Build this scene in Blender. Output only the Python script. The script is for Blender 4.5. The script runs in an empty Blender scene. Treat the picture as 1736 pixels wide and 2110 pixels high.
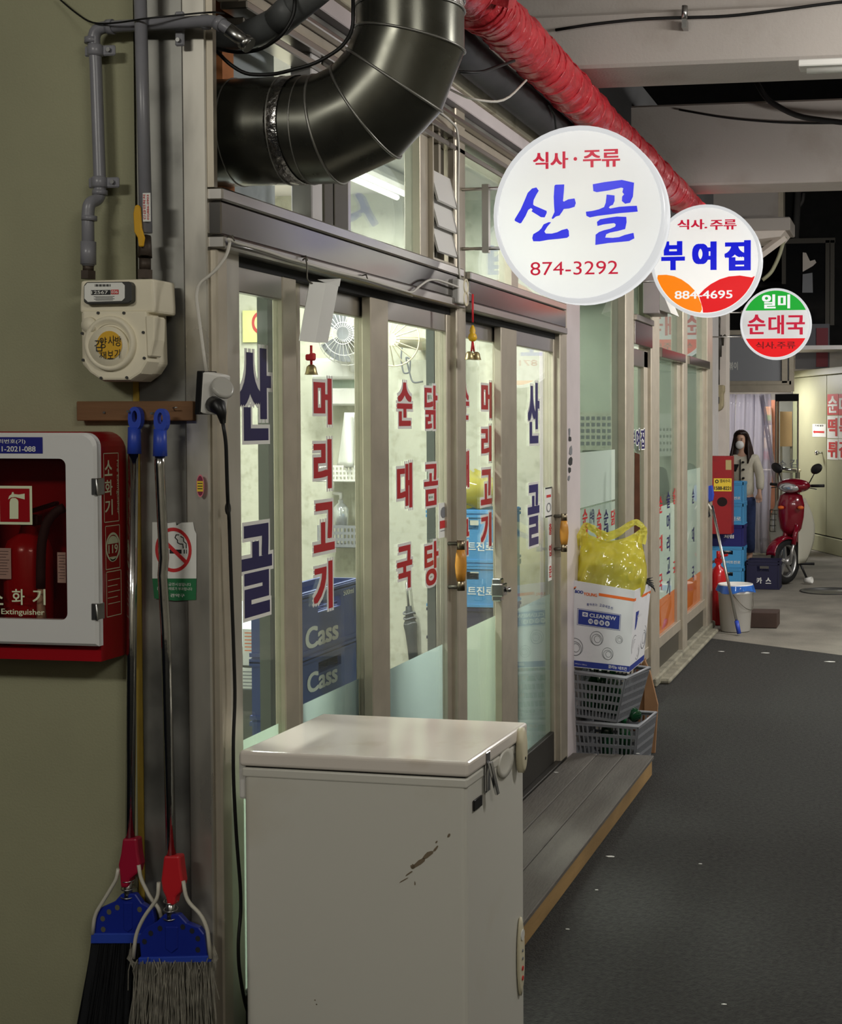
import bpy, bmesh, math, random
from mathutils import Vector, Matrix, Euler
random.seed(7)
SC = bpy.context.scene
COL = SC.collection
R = math.radians

# ---------------------------------------------------------------- camera
EYE = Vector((0.0, 0.0, 1.65))
FOC, PX, PY = 3000.0, 1385.0, 964.3           # focal length and principal point in pixels of the 1736 x 2110 frame
YAW, PITCH = math.atan(500 / 3000.0), R(1.8)
cam = bpy.data.cameras.new('camera')
cam.sensor_fit = 'AUTO'; cam.sensor_width = 36.0
cam.lens = FOC / 2110 * 36.0
cam.shift_x = (868 - PX) / 2110
cam.shift_y = -(1055 - PY) / 2110
cam.clip_start = 0.05; cam.clip_end = 200
camo = bpy.data.objects.new('camera', cam); COL.objects.link(camo)
camo.location = EYE; camo.rotation_euler = (R(90) - PITCH, 0, YAW)
SC.camera = camo

# ---------------------------------------------------------------- world, lamps, exposure
world = bpy.data.worlds.new('night'); SC.world = world; world.use_nodes = True
bgn = world.node_tree.nodes['Background']
bgn.inputs[0].default_value = (0.05, 0.055, 0.07, 1); bgn.inputs[1].default_value = 0.06
vs = SC.view_settings
SC.display_settings.display_device = 'sRGB'
vs.view_transform = 'Standard'; vs.look = 'None'; vs.gamma = 1.0; vs.use_curve_mapping = False
vs.exposure = 0.0
SC.cycles.use_denoising = True
SC.cycles.max_bounces = 8; SC.cycles.diffuse_bounces = 3; SC.cycles.glossy_bounces = 4
SC.cycles.transmission_bounces = 6; SC.cycles.transparent_max_bounces = 16
SC.cycles.sample_clamp_indirect = 4.0
SC.cycles.caustics_reflective = False; SC.cycles.caustics_refractive = False

def area(name, loc, aim, sx, sy, power, color=(1, 0.98, 0.92)):
    l = bpy.data.lights.new(name, 'AREA'); l.shape = 'RECTANGLE'; l.size = sx; l.size_y = sy
    l.energy = power; l.color = color
    o = bpy.data.objects.new(name, l); COL.objects.link(o)
    o.location = loc
    d = Vector(aim) - Vector(loc)
    o.rotation_euler = d.to_track_quat('-Z', 'Y').to_euler()
    return o
COOL = (1.0, 1.0, 0.97)
area('unseen_lane_light', (-2.3, -1.0, 3.35), (-1.9, 3.1, 1.1), 1.2, 0.3, 40, (1, 0.97, 0.88))
area('unseen_lane_light', (1.5, -0.6, 3.35), (-1.5, 3.1, 1.0), 1.2, 0.3, 34, (1, 0.97, 0.90))  # unseen fill added to brighten the fire cabinet's right side
area('unseen_lane_light', (0.9, 4.4, 2.92), (-1.3, 6.6, 0.6), 1.2, 0.2, 44, (1, 0.97, 0.93))  # extra light added for the carton, step and pier, not a lit fitting
area('unseen_lane_light', (1.8, 6.8, 2.3), (0.3, 8.45, 2.65), 1.0, 0.15, 46, (1, 0.97, 0.94))  # low light added between the beams to lift the second beam's face
area('unseen_lane_light', (1.1, 9.4, 3.4), (-1.5, 9.4, 0.8), 1.2, 0.2, 125, (1, 0.97, 0.93))
area('unseen_lane_light', (1.6, 12.2, 3.2), (-0.6, 12.8, 0.0), 1.2, 0.2, 55, (1, 0.97, 0.93))
area('unseen_lane_light', (0.6, -1.0, 3.35), (0.4, -3.0, 1.4), 1.2, 0.3, 40, (1, 0.97, 0.90))  # added to light the wall behind the camera, which the steel mirrors
area('alley_lamp_light', (0.2, 16.2, 3.3), (-1.6, 17.2, 0.0), 1.0, 0.3, 24, (1, 0.98, 0.94))
area('shop_lamp_light', (-2.7, 4.4, 2.62), (-2.7, 4.4, 0), 0.16, 1.2, 90, COOL)
area('shop_lamp_light', (-2.3, 5.8, 2.62), (-2.4, 5.9, 0), 0.16, 1.2, 56, COOL)
area('shop_lamp_light', (-2.9, 8.6, 2.62), (-2.9, 8.6, 0), 0.16, 1.2, 46, COOL)
area('shop_lamp_light', (-2.7, 10.4, 2.62), (-2.7, 10.4, 0), 0.16, 1.2, 40, COOL)
area('entrance_lamp_light', (-2.1, 19.0, 2.3), (-2.0, 18.8, 0), 0.5, 0.5, 40, (1, 0.97, 0.95))

# ---------------------------------------------------------------- sight lines: where a line of sight meets a known plane
_F = Vector((-math.sin(YAW) * math.cos(PITCH), math.cos(YAW) * math.cos(PITCH), -math.sin(PITCH)))
_R = Vector((math.cos(YAW), math.sin(YAW), 0))
_U = _R.cross(_F)
def S(u, v, X=None, Y=None, Z=None):
    d = _F + _R * ((u - PX) / FOC) + _U * ((PY - v) / FOC)
    if X is not None: t = X / d.x
    elif Y is not None: t = Y / d.y
    else: t = (Z - EYE.z) / d.z
    return EYE + d * t
def path(pts, **k): return [S(u, v, **k) for u, v in pts]
FX = -1.6                                     # the plane of the shop fronts

# ---------------------------------------------------------------- materials
def lin(c): return tuple(((x / 255) / 12.92 if x / 255 <= 0.04045 else ((x / 255 + 0.055) / 1.055) ** 2.4) for x in c)
MATS = {}
def P(name, rgb, rough=0.5, metal=0.0, var=0.0, vs=8.0, bump=0.0, bs=60.0, rgb2=None, thr=(0.4, 0.65), st=(1, 1, 1), spec=0.5, emit=None, es=1.0, rv=0.0, alpha=1.0, trans=0.0, ior=1.45, coat=0.0):
    m = bpy.data.materials.new(name); m.use_nodes = True
    nt = m.node_tree; N = nt.nodes; L = nt.links; b = N['Principled BSDF']
    c = lin(rgb)
    b.inputs['Base Color'].default_value = (*c, 1); b.inputs['Roughness'].default_value = rough
    b.inputs['Metallic'].default_value = metal; b.inputs['Specular IOR Level'].default_value = spec
    b.inputs['Transmission Weight'].default_value = trans; b.inputs['IOR'].default_value = ior
    b.inputs['Coat Weight'].default_value = coat
    if emit is not None:
        b.inputs['Emission Color'].default_value = (*lin(emit), 1); b.inputs['Emission Strength'].default_value = es
    tc = None
    def coords():
        t = N.new('ShaderNodeTexCoord'); mp = N.new('ShaderNodeMapping'); mp.inputs['Scale'].default_value = st
        L.new(t.outputs['Object'], mp.inputs['Vector']); return mp.outputs[0]
    if var > 0 or rgb2 is not None:
        tc = coords()
        n = N.new('ShaderNodeTexNoise'); n.inputs['Scale'].default_value = vs; n.inputs['Detail'].default_value = 6
        L.new(tc, n.inputs['Vector'])
        r = N.new('ShaderNodeValToRGB')
        L.new(n.outputs['Fac'], r.inputs['Fac'])
        if rgb2 is not None:
            r.color_ramp.elements[0].position, r.color_ramp.elements[1].position = thr
            r.color_ramp.elements[0].color = (*c, 1); r.color_ramp.elements[1].color = (*lin(rgb2), 1)
        else:
            r.color_ramp.elements[0].position, r.color_ramp.elements[1].position = 0.3, 0.7
            r.color_ramp.elements[0].color = (*[x * (1 - var) for x in c], 1)
            r.color_ramp.elements[1].color = (*[min(1, x * (1 + var)) for x in c], 1)
        L.new(r.outputs['Color'], b.inputs['Base Color'])
        if rv > 0:
            mr = N.new('ShaderNodeMapRange'); mr.inputs['From Min'].default_value = 0.3; mr.inputs['From Max'].default_value = 0.7
            mr.inputs['To Min'].default_value = max(0, rough - rv); mr.inputs['To Max'].default_value = min(1, rough + rv)
            L.new(n.outputs['Fac'], mr.inputs['Value']); L.new(mr.outputs[0], b.inputs['Roughness'])
    if bump > 0:
        tc = tc or coords()
        n2 = N.new('ShaderNodeTexNoise'); n2.inputs['Scale'].default_value = bs; n2.inputs['Detail'].default_value = 4
        L.new(tc, n2.inputs['Vector'])
        bp = N.new('ShaderNodeBump'); bp.inputs['Strength'].default_value = bump; bp.inputs['Distance'].default_value = 0.01
        L.new(n2.outputs['Fac'], bp.inputs['Height']); L.new(bp.outputs[0], b.inputs['Normal'])
    MATS[name] = m
    return m

def glass_mat(name, tint=(245, 249, 245), base=0.035, haze=0.03, hazec=(200, 205, 195), rough=0.0):
    """thin window glass: clear, with a mirror share that grows towards grazing, and a little dirt"""
    m = bpy.data.materials.new(name); m.use_nodes = True; nt = m.node_tree; N = nt.nodes; L = nt.links
    N.remove(N['Principled BSDF'])
    tr = N.new('ShaderNodeBsdfTransparent'); tr.inputs[0].default_value = (*lin(tint), 1)
    gl = N.new('ShaderNodeBsdfGlossy'); gl.inputs['Roughness'].default_value = rough
    lw = N.new('ShaderNodeLayerWeight'); lw.inputs[0].default_value = 0.5
    pw = N.new('ShaderNodeMath'); pw.operation = 'POWER'; pw.inputs[1].default_value = 5
    mu = N.new('ShaderNodeMath'); mu.operation = 'MULTIPLY_ADD'; mu.inputs[1].default_value = 0.9; mu.inputs[2].default_value = base
    L.new(lw.outputs['Facing'], pw.inputs[0]); L.new(pw.outputs[0], mu.inputs[0])
    mx = N.new('ShaderNodeMixShader'); L.new(mu.outputs[0], mx.inputs[0]); L.new(tr.outputs[0], mx.inputs[1]); L.new(gl.outputs[0], mx.inputs[2])
    df = N.new('ShaderNodeBsdfDiffuse'); df.inputs[0].default_value = (*lin(hazec), 1)
    mx2 = N.new('ShaderNodeMixShader'); mx2.inputs[0].default_value = haze
    L.new(mx.outputs[0], mx2.inputs[1]); L.new(df.outputs[0], mx2.inputs[2])
    L.new(mx2.outputs[0], N['Material Output'].inputs[0]); MATS[name] = m
    return m
def film_mat(name, rgb, through=0.7, gloss=0.06, clear=0.0, rough=0.02):
    """frosted film or thin plastic: diffuse + light passing through, with a smooth face"""
    m = bpy.data.materials.new(name); m.use_nodes = True; nt = m.node_tree; N = nt.nodes; L = nt.links
    N.remove(N['Principled BSDF'])
    c = (*lin(rgb), 1)
    df = N.new('ShaderNodeBsdfDiffuse'); df.inputs[0].default_value = c
    tl = N.new('ShaderNodeBsdfTranslucent'); tl.inputs[0].default_value = c
    mx = N.new('ShaderNodeMixShader'); mx.inputs[0].default_value = through
    L.new(df.outputs[0], mx.inputs[1]); L.new(tl.outputs[0], mx.inputs[2])
    tr = N.new('ShaderNodeBsdfTransparent'); tr.inputs[0].default_value = c
    m1 = N.new('ShaderNodeMixShader'); m1.inputs[0].default_value = clear
    L.new(mx.outputs[0], m1.inputs[1]); L.new(tr.outputs[0], m1.inputs[2])
    gl = N.new('ShaderNodeBsdfGlossy'); gl.inputs['Roughness'].default_value = rough
    lw = N.new('ShaderNodeLayerWeight'); lw.inputs[0].default_value = 0.5
    pw = N.new('ShaderNodeMath'); pw.operation = 'POWER'; pw.inputs[1].default_value = 4
    mu = N.new('ShaderNodeMath'); mu.operation = 'MULTIPLY_ADD'; mu.inputs[1].default_value = 0.8; mu.inputs[2].default_value = gloss
    L.new(lw.outputs['Facing'], pw.inputs[0]); L.new(pw.outputs[0], mu.inputs[0])
    m2 = N.new('ShaderNodeMixShader'); L.new(mu.outputs[0], m2.inputs[0])
    L.new(m1.outputs[0], m2.inputs[1]); L.new(gl.outputs[0], m2.inputs[2])
    L.new(m2.outputs[0], N['Material Output'].inputs[0]); MATS[name] = m
    return m
def lit_mat(name, rgb, es=1.0):
    """translucent acrylic of a backlit sign"""
    return P(name, tuple(int(c * .25) for c in rgb), 0.3, emit=rgb, es=es)

P('olive_paint', (150, 149, 120), 0.7, var=0.09, vs=2.2, bump=0.12, bs=180)
P('asphalt', (42, 42, 39), 0.85, var=0.55, vs=55, bump=0.9, bs=130)
P('concrete', (120, 116, 106), 0.85, var=0.25, vs=2.5, bump=0.35, bs=60)
P('kerb_concrete', (128, 124, 108), 0.9, var=0.3, vs=9, bump=0.6, bs=50)
P('beam_paint', (172, 165, 158), 0.75, rgb2=(150, 140, 130), thr=(0.5, 0.8), vs=3, bump=0.12, bs=90)
P('cream_beam', (188, 182, 160), 0.8, rgb2=(140, 130, 105), thr=(0.52, 0.72), vs=7, bump=0.25, bs=40)
P('steel', (184, 180, 174), 0.3, 1.0, var=0.04, vs=5)
P('steel_dull', (150, 149, 143), 0.42, 0.8, var=0.18, vs=8, rv=0.1)
P('steel_smooth', (140, 136, 131), 0.2, 1.0, var=0.05, vs=4)
P('alu', (184, 175, 158), 0.42, 0.55, var=0.08, vs=12)
P('alu_dark', (96, 92, 82), 0.5, 0.6)
P('alu_rail', (60, 58, 54), 0.55, 0.6)
P('duct_steel', (98, 98, 90), 0.3, 0.85, var=0.12, vs=7, rv=0.08)
P('foil', (190, 188, 186), 0.25, 1.0, bump=0.9, bs=35)
P('black_gap', (14, 14, 14), 0.8)
P('dark_wall', (38, 38, 38), 0.9, var=0.2, vs=3)
P('shop_wall', (198, 197, 180), 0.8, rgb2=(174, 173, 154), thr=(0.5, 0.75), vs=30, bump=0.1, bs=80)
P('shop_wall_green', (194, 198, 184), 0.8, var=0.06)
P('shop_floor', (120, 118, 108), 0.5, var=0.1)
P('white_panel', (218, 214, 212), 0.5, var=0.05)
P('pink_white', (206, 196, 196), 0.45, var=0.04)
P('grey_board', (168, 176, 178), 0.7, rgb2=(130, 138, 140), thr=(0.5, 0.8), vs=6, bump=0.1)
P('cream_metal', (168, 168, 138), 0.45, var=0.05, vs=3)
glass_mat('glass')
glass_mat('glass_dusty', haze=0.12, hazec=(180, 200, 195))
glass_mat('glass_dim', tint=(226, 234, 226), haze=0.12, hazec=(150, 165, 155))
film_mat('frost', (222, 236, 216), 0.75, 0.05)
film_mat('frost_blue', (214, 234, 230), 0.75, 0.08)
film_mat('frost_green', (218, 238, 222), 0.75, 0.05)
film_mat('frost_bright', (238, 251, 241), 0.45, 0.05)
film_mat('orange_film', (226, 118, 40), 0.35, 0.05)

# ---------------------------------------------------------------- mesh helpers
def wm(o):
    m = o.matrix_basis
    return wm(o.parent) @ o.matrix_parent_inverse @ m if o.parent else m
class MB:
    def __init__(s): s.v = []; s.f = []; s.sm = []
    def add(s, vs, fs, smooth=False):
        k = len(s.v); s.v += [Vector(p) for p in vs]
        for f in fs: s.f.append([i + k for i in f]); s.sm.append(smooth)
        return s
    def box(s, x0, x1, y0, y1, z0, z1):
        return s.hexa([(x0, y0, z0), (x1, y0, z0), (x1, y1, z0), (x0, y1, z0), (x0, y0, z1), (x1, y0, z1), (x1, y1, z1), (x0, y1, z1)])
    def hexa(s, c):
        return s.add(c, [(3, 2, 1, 0), (4, 5, 6, 7), (0, 1, 5, 4), (1, 2, 6, 5), (2, 3, 7, 6), (3, 0, 4, 7)])
    def obox(s, c, size, rot=None):
        rot = rot or Matrix.Identity(3); c = Vector(c); a, b, d = [x / 2 for x in size]
        return s.hexa([c + rot @ Vector(p) for p in [(-a, -b, -d), (a, -b, -d), (a, b, -d), (-a, b, -d), (-a, -b, d), (a, -b, d), (a, b, d), (-a, b, d)]])
    def tube(s, pts, r, n=10, caps=True, smooth=True, flat=None):
        pts = [Vector(p) for p in pts]; rr = r if isinstance(r, (list, tuple)) else [r] * len(pts)
        k = len(s.v); m = len(pts)
        t0 = (pts[1] - pts[0]).normalized()
        up = Vector((0, 0, 1)) if abs(t0.z) < 0.9 else Vector((0, 1, 0))
        nx = t0.cross(up).normalized()
        for i, p in enumerate(pts):
            if i == 0: t = pts[1] - pts[0]
            elif i == m - 1: t = pts[-1] - pts[-2]
            else: t = (pts[i + 1] - p).normalized() + (p - pts[i - 1]).normalized()
            if t.length < 1e-9: t = t0.copy()
            t.normalize()
            nx = (nx - t * nx.dot(t))
            if nx.length < 1e-6: nx = t.orthogonal()
            nx.normalize(); ny = t.cross(nx)
            f = 1.0
            if 0 < i < m - 1:
                a = (p - pts[i - 1]).normalized().dot(t); f = 1 / max(0.5, a)
                bend = (pts[i + 1] - p).normalized() - (p - pts[i - 1]).normalized()
            for j in range(n):
                a = 2 * math.pi * j / n
                d = nx * math.cos(a) + ny * math.sin(a)
                if 0 < i < m - 1 and f > 1.01 and bend.length > 1e-6:
                    bd = (bend - t * bend.dot(t)).normalized(); d = d + bd * d.dot(bd) * (f - 1)
                s.v.append(p + d * rr[i])
        for i in range(m - 1):
            for j in range(n):
                s.f.append([k + i * n + j, k + i * n + (j + 1) % n, k + (i + 1) * n + (j + 1) % n, k + (i + 1) * n + j]); s.sm.append(smooth)
        if caps:
            s.f.append([k + j for j in range(n)][::-1]); s.sm.append(False)
            s.f.append([k + (m - 1) * n + j for j in range(n)]); s.sm.append(False)
        return s
    def cyl(s, a, b, r, n=16, r2=None): return s.tube([a, b], [r, r if r2 is None else r2], n)
    def lathe(s, prof, c=(0, 0, 0), rot=None, n=24, sx=1, sy=1, smooth=True, caps=True):
        """profile of (radius, height) turned about local z"""
        rot = rot or Matrix.Identity(3); c = Vector(c); k = len(s.v); m = len(prof)
        for r, z in prof:
            for j in range(n):
                a = 2 * math.pi * j / n
                s.v.append(c + rot @ Vector((r * math.cos(a) * sx, r * math.sin(a) * sy, z)))
        for i in range(m - 1):
            for j in range(n):
                s.f.append([k + i * n + j, k + i * n + (j + 1) % n, k + (i + 1) * n + (j + 1) % n, k + (i + 1) * n + j]); s.sm.append(smooth)
        if caps:
            if prof[0][0] > 1e-6: s.f.append([k + j for j in range(n)][::-1]); s.sm.append(False)
            if prof[-1][0] > 1e-6: s.f.append([k + (m - 1) * n + j for j in range(n)]); s.sm.append(False)
        return s
    def ball(s, c, r, n=14, m=8, rot=None):
        rx, ry, rz = r if isinstance(r, (list, tuple)) else (r, r, r)
        pr = [(max(1e-5, math.sin(math.pi * i / m)), -math.cos(math.pi * i / m)) for i in range(m + 1)]
        rot = rot or Matrix.Identity(3)
        return s.lathe(pr, c, rot @ Matrix.Diagonal((rx, ry, rz)), n, caps=False)
    def prism(s, poly, depth):
        """poly: world points of one face; depth: extrusion vector (the first face looks along -depth)"""
        d = Vector(depth); n = len(poly); poly = [Vector(p) for p in poly]
        nm = Vector((0, 0, 0))
        for i in range(n): nm += (poly[i]).cross(poly[(i + 1) % n])
        if nm.dot(d) > 0: poly = poly[::-1]
        k = len(s.v); s.v += poly + [p + d for p in poly]
        s.f.append(list(range(k, k + n))); s.sm.append(False)
        s.f.append([k + n + i for i in range(n)][::-1]); s.sm.append(False)
        for i in range(n):
            j = (i + 1) % n
            s.f.append([k + i, k + n + i, k + n + j, k + j]); s.sm.append(False)
        return s
    def poly(s, pts): return s.add(pts, [list(range(len(pts)))])
    def grid(s, fn, nu, nv, smooth=True, closed=False):
        k = len(s.v)
        for i in range(nu + 1):
            for j in range(nv + (0 if closed else 1)): s.v.append(Vector(fn(i / nu, j / nv)))
        w = nv if closed else nv + 1
        for i in range(nu):
            for j in range(nv):
                jj = (j + 1) % w
                s.f.append([k + i * w + j, k + i * w + jj, k + (i + 1) * w + jj, k + (i + 1) * w + j]); s.sm.append(smooth)
        return s
    def frame(s, o, ax, ay, w, h, t, d):
        """rectangular frame of bar width t and depth vector d, o = lower left corner"""
        o, ax, ay = Vector(o), Vector(ax), Vector(ay)
        q = lambda a, b: o + ax * a + ay * b
        for a0, a1, b0, b1 in ((0, w, 0, t), (0, w, h - t, h), (0, t, t, h - t), (w - t, w, t, h - t)):
            s.prism([q(a0, b0), q(a1, b0), q(a1, b1), q(a0, b1)], d)
        return s
    def mesh(s, name, bevel=0.0, seg=1, M=None):
        me = bpy.data.meshes.new(name)
        vv = [M @ p for p in s.v] if M is not None else s.v
        me.from_pydata([tuple(p) for p in vv], [], s.f)
        me.polygons.foreach_set('use_smooth', s.sm)
        if bevel > 0:
            bm = bmesh.new(); bm.from_mesh(me)
            es = [e for e in bm.edges if len(e.link_faces) == 2 and e.calc_face_angle(0) > 0.6]
            bmesh.ops.bevel(bm, geom=es, offset=bevel, segments=seg, profile=0.5, affect='EDGES', clamp_overlap=True)
            bm.to_mesh(me); bm.free()
        me.update()
        return me
    def build(s, name, mat, parent=None, bevel=0.0, seg=1, local=False, kind=None, label=None, solid=0.0):
        M = wm(parent).inverted() if (parent is not None and not local) else None
        me = s.mesh(name, bevel, seg, M)
        me.materials.append(MATS[mat] if isinstance(mat, str) else mat)
        o = bpy.data.objects.new(name, me); COL.objects.link(o)
        if parent is not None: o.parent = parent
        if kind: o['kind'] = kind
        if label: o['label'] = label
        if solid:
            md = o.modifiers.new('thickness', 'SOLIDIFY'); md.thickness = solid
        return o
def tag(o, label=None, cat=None, group=None, kind=None):
    if label: o['label'] = label
    if cat: o['category'] = cat
    if group: o['group'] = group
    if kind: o['kind'] = kind
    return o
def thing(name, label, cat, loc=(0, 0, 0), rz=0.0, group=None, rot=None):
    o = bpy.data.objects.new(name, None); COL.objects.link(o); o.empty_display_size = 0.05
    o.location = loc; o.rotation_euler = rot if rot else (0, 0, rz)
    return tag(o, label, cat, group)
def struct(name, parent=None):
    o = bpy.data.objects.new(name, None); COL.objects.link(o); o.empty_display_size = 0.05
    o['kind'] = 'structure'
    return o
KIDS = lambda r: [c for c in COL.objects if c.parent == r]
def dup(root, loc, rz=None, label=None, group=None, rot=None):
    kids = {}
    for c in COL.objects:
        if c.parent: kids.setdefault(c.parent.name, []).append(c)
    def cp(o, par):
        c = o.copy(); COL.objects.link(c)
        if par is not None: c.parent = par
        for k in kids.get(o.name, []): cp(k, c)
        return c
    r = cp(root, None); r.location = loc
    if rz is not None: r.rotation_euler = (0, 0, rz)
    if rot is not None: r.rotation_euler = rot
    return tag(r, label, None, group)

# ---------------------------------------------------------------- lettering
_gl = {}
def glyph(sx, off, sp=1.0):
    k = (sx, off, sp)
    if k not in _gl:
        c = bpy.data.curves.new('t', 'FONT'); c.body = sx; c.offset = off; c.resolution_u = 4; c.space_character = sp
        o = bpy.data.objects.new('t', c); COL.objects.link(o)
        dg = bpy.context.evaluated_depsgraph_get()
        m = bpy.data.meshes.new_from_object(o.evaluated_get(dg))
        v = [tuple(p.co[:2]) for p in m.vertices]; f = [list(p.vertices) for p in m.polygons]
        bpy.data.objects.remove(o); bpy.data.curves.remove(c); bpy.data.meshes.remove(m)
        _gl[k] = (v, f)
    return _gl[k]
FAC = (Vector((0, 1, 0)), Vector((0, 0, 1)), Vector((1, 0, 0)))      # print on a plane that faces the corridor
CAMF = (Vector((1, 0, 0)), Vector((0, 0, 1)), Vector((0, -1, 0)))    # print on a plane that faces down the corridor
def txt(mb, sx, c, w, h, ax=CAMF, off=0.0, grow=0.0, lift=0.001, sp=1.0):
    """string sx fitted into w x h about c. off thickens the strokes (more across than along the height);
    grow widens them further for an edge without moving the fit"""
    v, f = glyph(sx, 0.0, sp)
    ox, oy = off * 1.15, off * 0.55
    xs = [p[0] for p in v]; ys = [p[1] for p in v]
    x0, x1, y0, y1 = min(xs) - ox, max(xs) + ox, min(ys) - oy, max(ys) + oy
    ky = h / max(1e-6, y1 - y0) if h else None
    kx = w / max(1e-6, x1 - x0) if w else ky
    ky = ky or kx
    c = Vector(c); a, b, n = ax
    gx_ = gy_ = 0.0
    if grow: gx_ = grow * ky / kx if kx > ky else grow; gy_ = grow * kx / ky if ky > kx else grow
    rx_, ry_ = ox + gx_, oy + gy_
    steps = [(0.0, 0.0)] if rx_ + ry_ < 1e-4 else [(rx_ * x, ry_ * y) for x, y in ((-1, -1), (0, -1), (1, -1), (1, 0), (1, 1), (0, 1), (-1, 1), (-1, 0), (0, 0))]
    for k, (dx, dy) in enumerate(steps):
        mb.add([c + a * ((p[0] + dx - (x0 + x1) / 2) * kx) + b * ((p[1] + dy - (y0 + y1) / 2) * ky) + n * (lift + k * 0.00001) for p in v], f)
    return mb
def quad(mb, c, w, h, ax=CAMF, lift=0.001):
    c = Vector(c); a, b, n = ax
    return mb.poly([c + a * i * w / 2 + b * j * h / 2 + n * lift for i, j in ((-1, -1), (1, -1), (1, 1), (-1, 1))])
def disc(mb, c, rx, ry, ax=CAMF, lift=0.001, n=28, a0=0, a1=360, inner=0.0):
    c = Vector(c); a, b, nn = ax
    pt = lambda k, q: c + a * math.cos(R(q)) * rx * k + b * math.sin(R(q)) * ry * k + nn * lift
    qs = [a0 + (a1 - a0) * i / n for i in range(n + 1)]
    if inner > 0:
        for i in range(n): mb.poly([pt(inner, qs[i]), pt(1, qs[i]), pt(1, qs[i + 1]), pt(inner, qs[i + 1])])
    else: mb.poly([pt(1, q) for q in (qs[:-1] if a1 - a0 == 360 else qs)])
    return mb

# ================================================================ SETTING
def yF(u): return S(u, 870, X=FX).y
def sheet(x, y0, y1, z0, z1): return MB().poly([(x, y0, z0), (x, y1, z0), (x, y1, z1), (x, y0, z1)])
def st(name, mb, mat, bevel=0.0, parent=None, **k):
    o = mb.build(name, mat, parent, bevel=bevel, **k)
    if parent is None: o['kind'] = 'structure'
    return o
# floors: asphalt lane, then old concrete beyond a slanting joint
st('floor', MB().prism([(-1.9, -3, 0), (6, -3, 0), (6, 7.0, 0), (-0.5, 10.33, 0), (-1.64, 11.05, 0), (-1.9, 11.1, 0)], (0, 0, -0.1)), 'asphalt')
st('floor', MB().prism([(-1.9, 11.1, -0.003), (-1.64, 11.05, -0.003), (-0.5, 10.33, -0.003), (6, 7.0, -0.003), (6, 32, -0.003), (-8, 32, -0.003), (-8, 11.1, -0.003)], (0, 0, -0.1)), 'concrete')
st('wall_left', MB().box(-3.4, -1.79, 3.15, 3.28, 0, 3.7), 'olive_paint')
st('trim_1', MB().box(-1.797, -1.783, 3.143, 3.15, 0.28, 1.78), P('yellow_seal', (176, 148, 62), 0.6, var=0.15, vs=12))
pillar = st('trim_2', MB().box(-1.783, -1.664, 3.143, 3.19, 0, 3.7).box(-1.783, -1.664, 3.19, 3.30, 0, 2.19), 'steel_dull', bevel=0.003)
st('trim_3', MB().box(-1.664, -1.606, 3.1375, 3.16, 0, 3.7).box(-1.664, -1.606, 3.16, 3.30, 0, 2.16), P('steel_jamb', (188, 184, 174), 0.36, 0.7, var=0.14, vs=10, st=(1, 1, 0.3), rv=0.1), bevel=0.003)
st('trim_4', MB().box(-1.606, -1.590, 3.143, 3.160, 2.19, 3.7), 'alu')

# stainless fascia over each run of doors: cap strip, main sheet, ledge, slot shade painted as a black strip, head rail
def fascia(name, y0, y1, z0=2.03, k=1.0):
    r = struct(name)
    st('cap_sheet', MB().box(FX - 0.05, FX + 0.030, y0, y1, 2.160, 2.19), 'steel', 0.004, r)
    st('main_sheet', MB().box(FX - 0.05, FX + 0.026, y0, y1, 2.082, 2.158), 'steel_smooth', 0.003, r)
    st('ledge', MB().box(FX - 0.05, FX + 0.034, y0, y1, 2.050, 2.080), 'steel', 0.004, r)
    st('slot_shade_strip', MB().box(FX - 0.07, FX - 0.012, y0, y1, 2.025, 2.050), 'black_gap', 0, r)  # black strip stands for the shadow line in the slot
    return r
fascia('trim_5', 3.145, 4.965)
fascia('trim_6', 5.045, 6.50)

def post(name, u0, u1, z0, z1, x0=FX - 0.07, x1=FX + 0.012, mat='alu'):
    return st(name, MB().box(x0, x1, yF(u0), yF(u1), z0, z1), mat, 0.004)
post('trim_7', 441, 462, 0.05, 2.05)
post('trim_8', 936, 955, 0.05, 3.0)
post('trim_9', 1150, 1164, 0.05, 2.3, mat='alu')
# threshold under the doors
st('trim_10', MB().box(FX - 0.08, FX + 0.014, 3.15, 6.55, 0.05, 0.10), 'alu_rail', 0.003)

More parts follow.
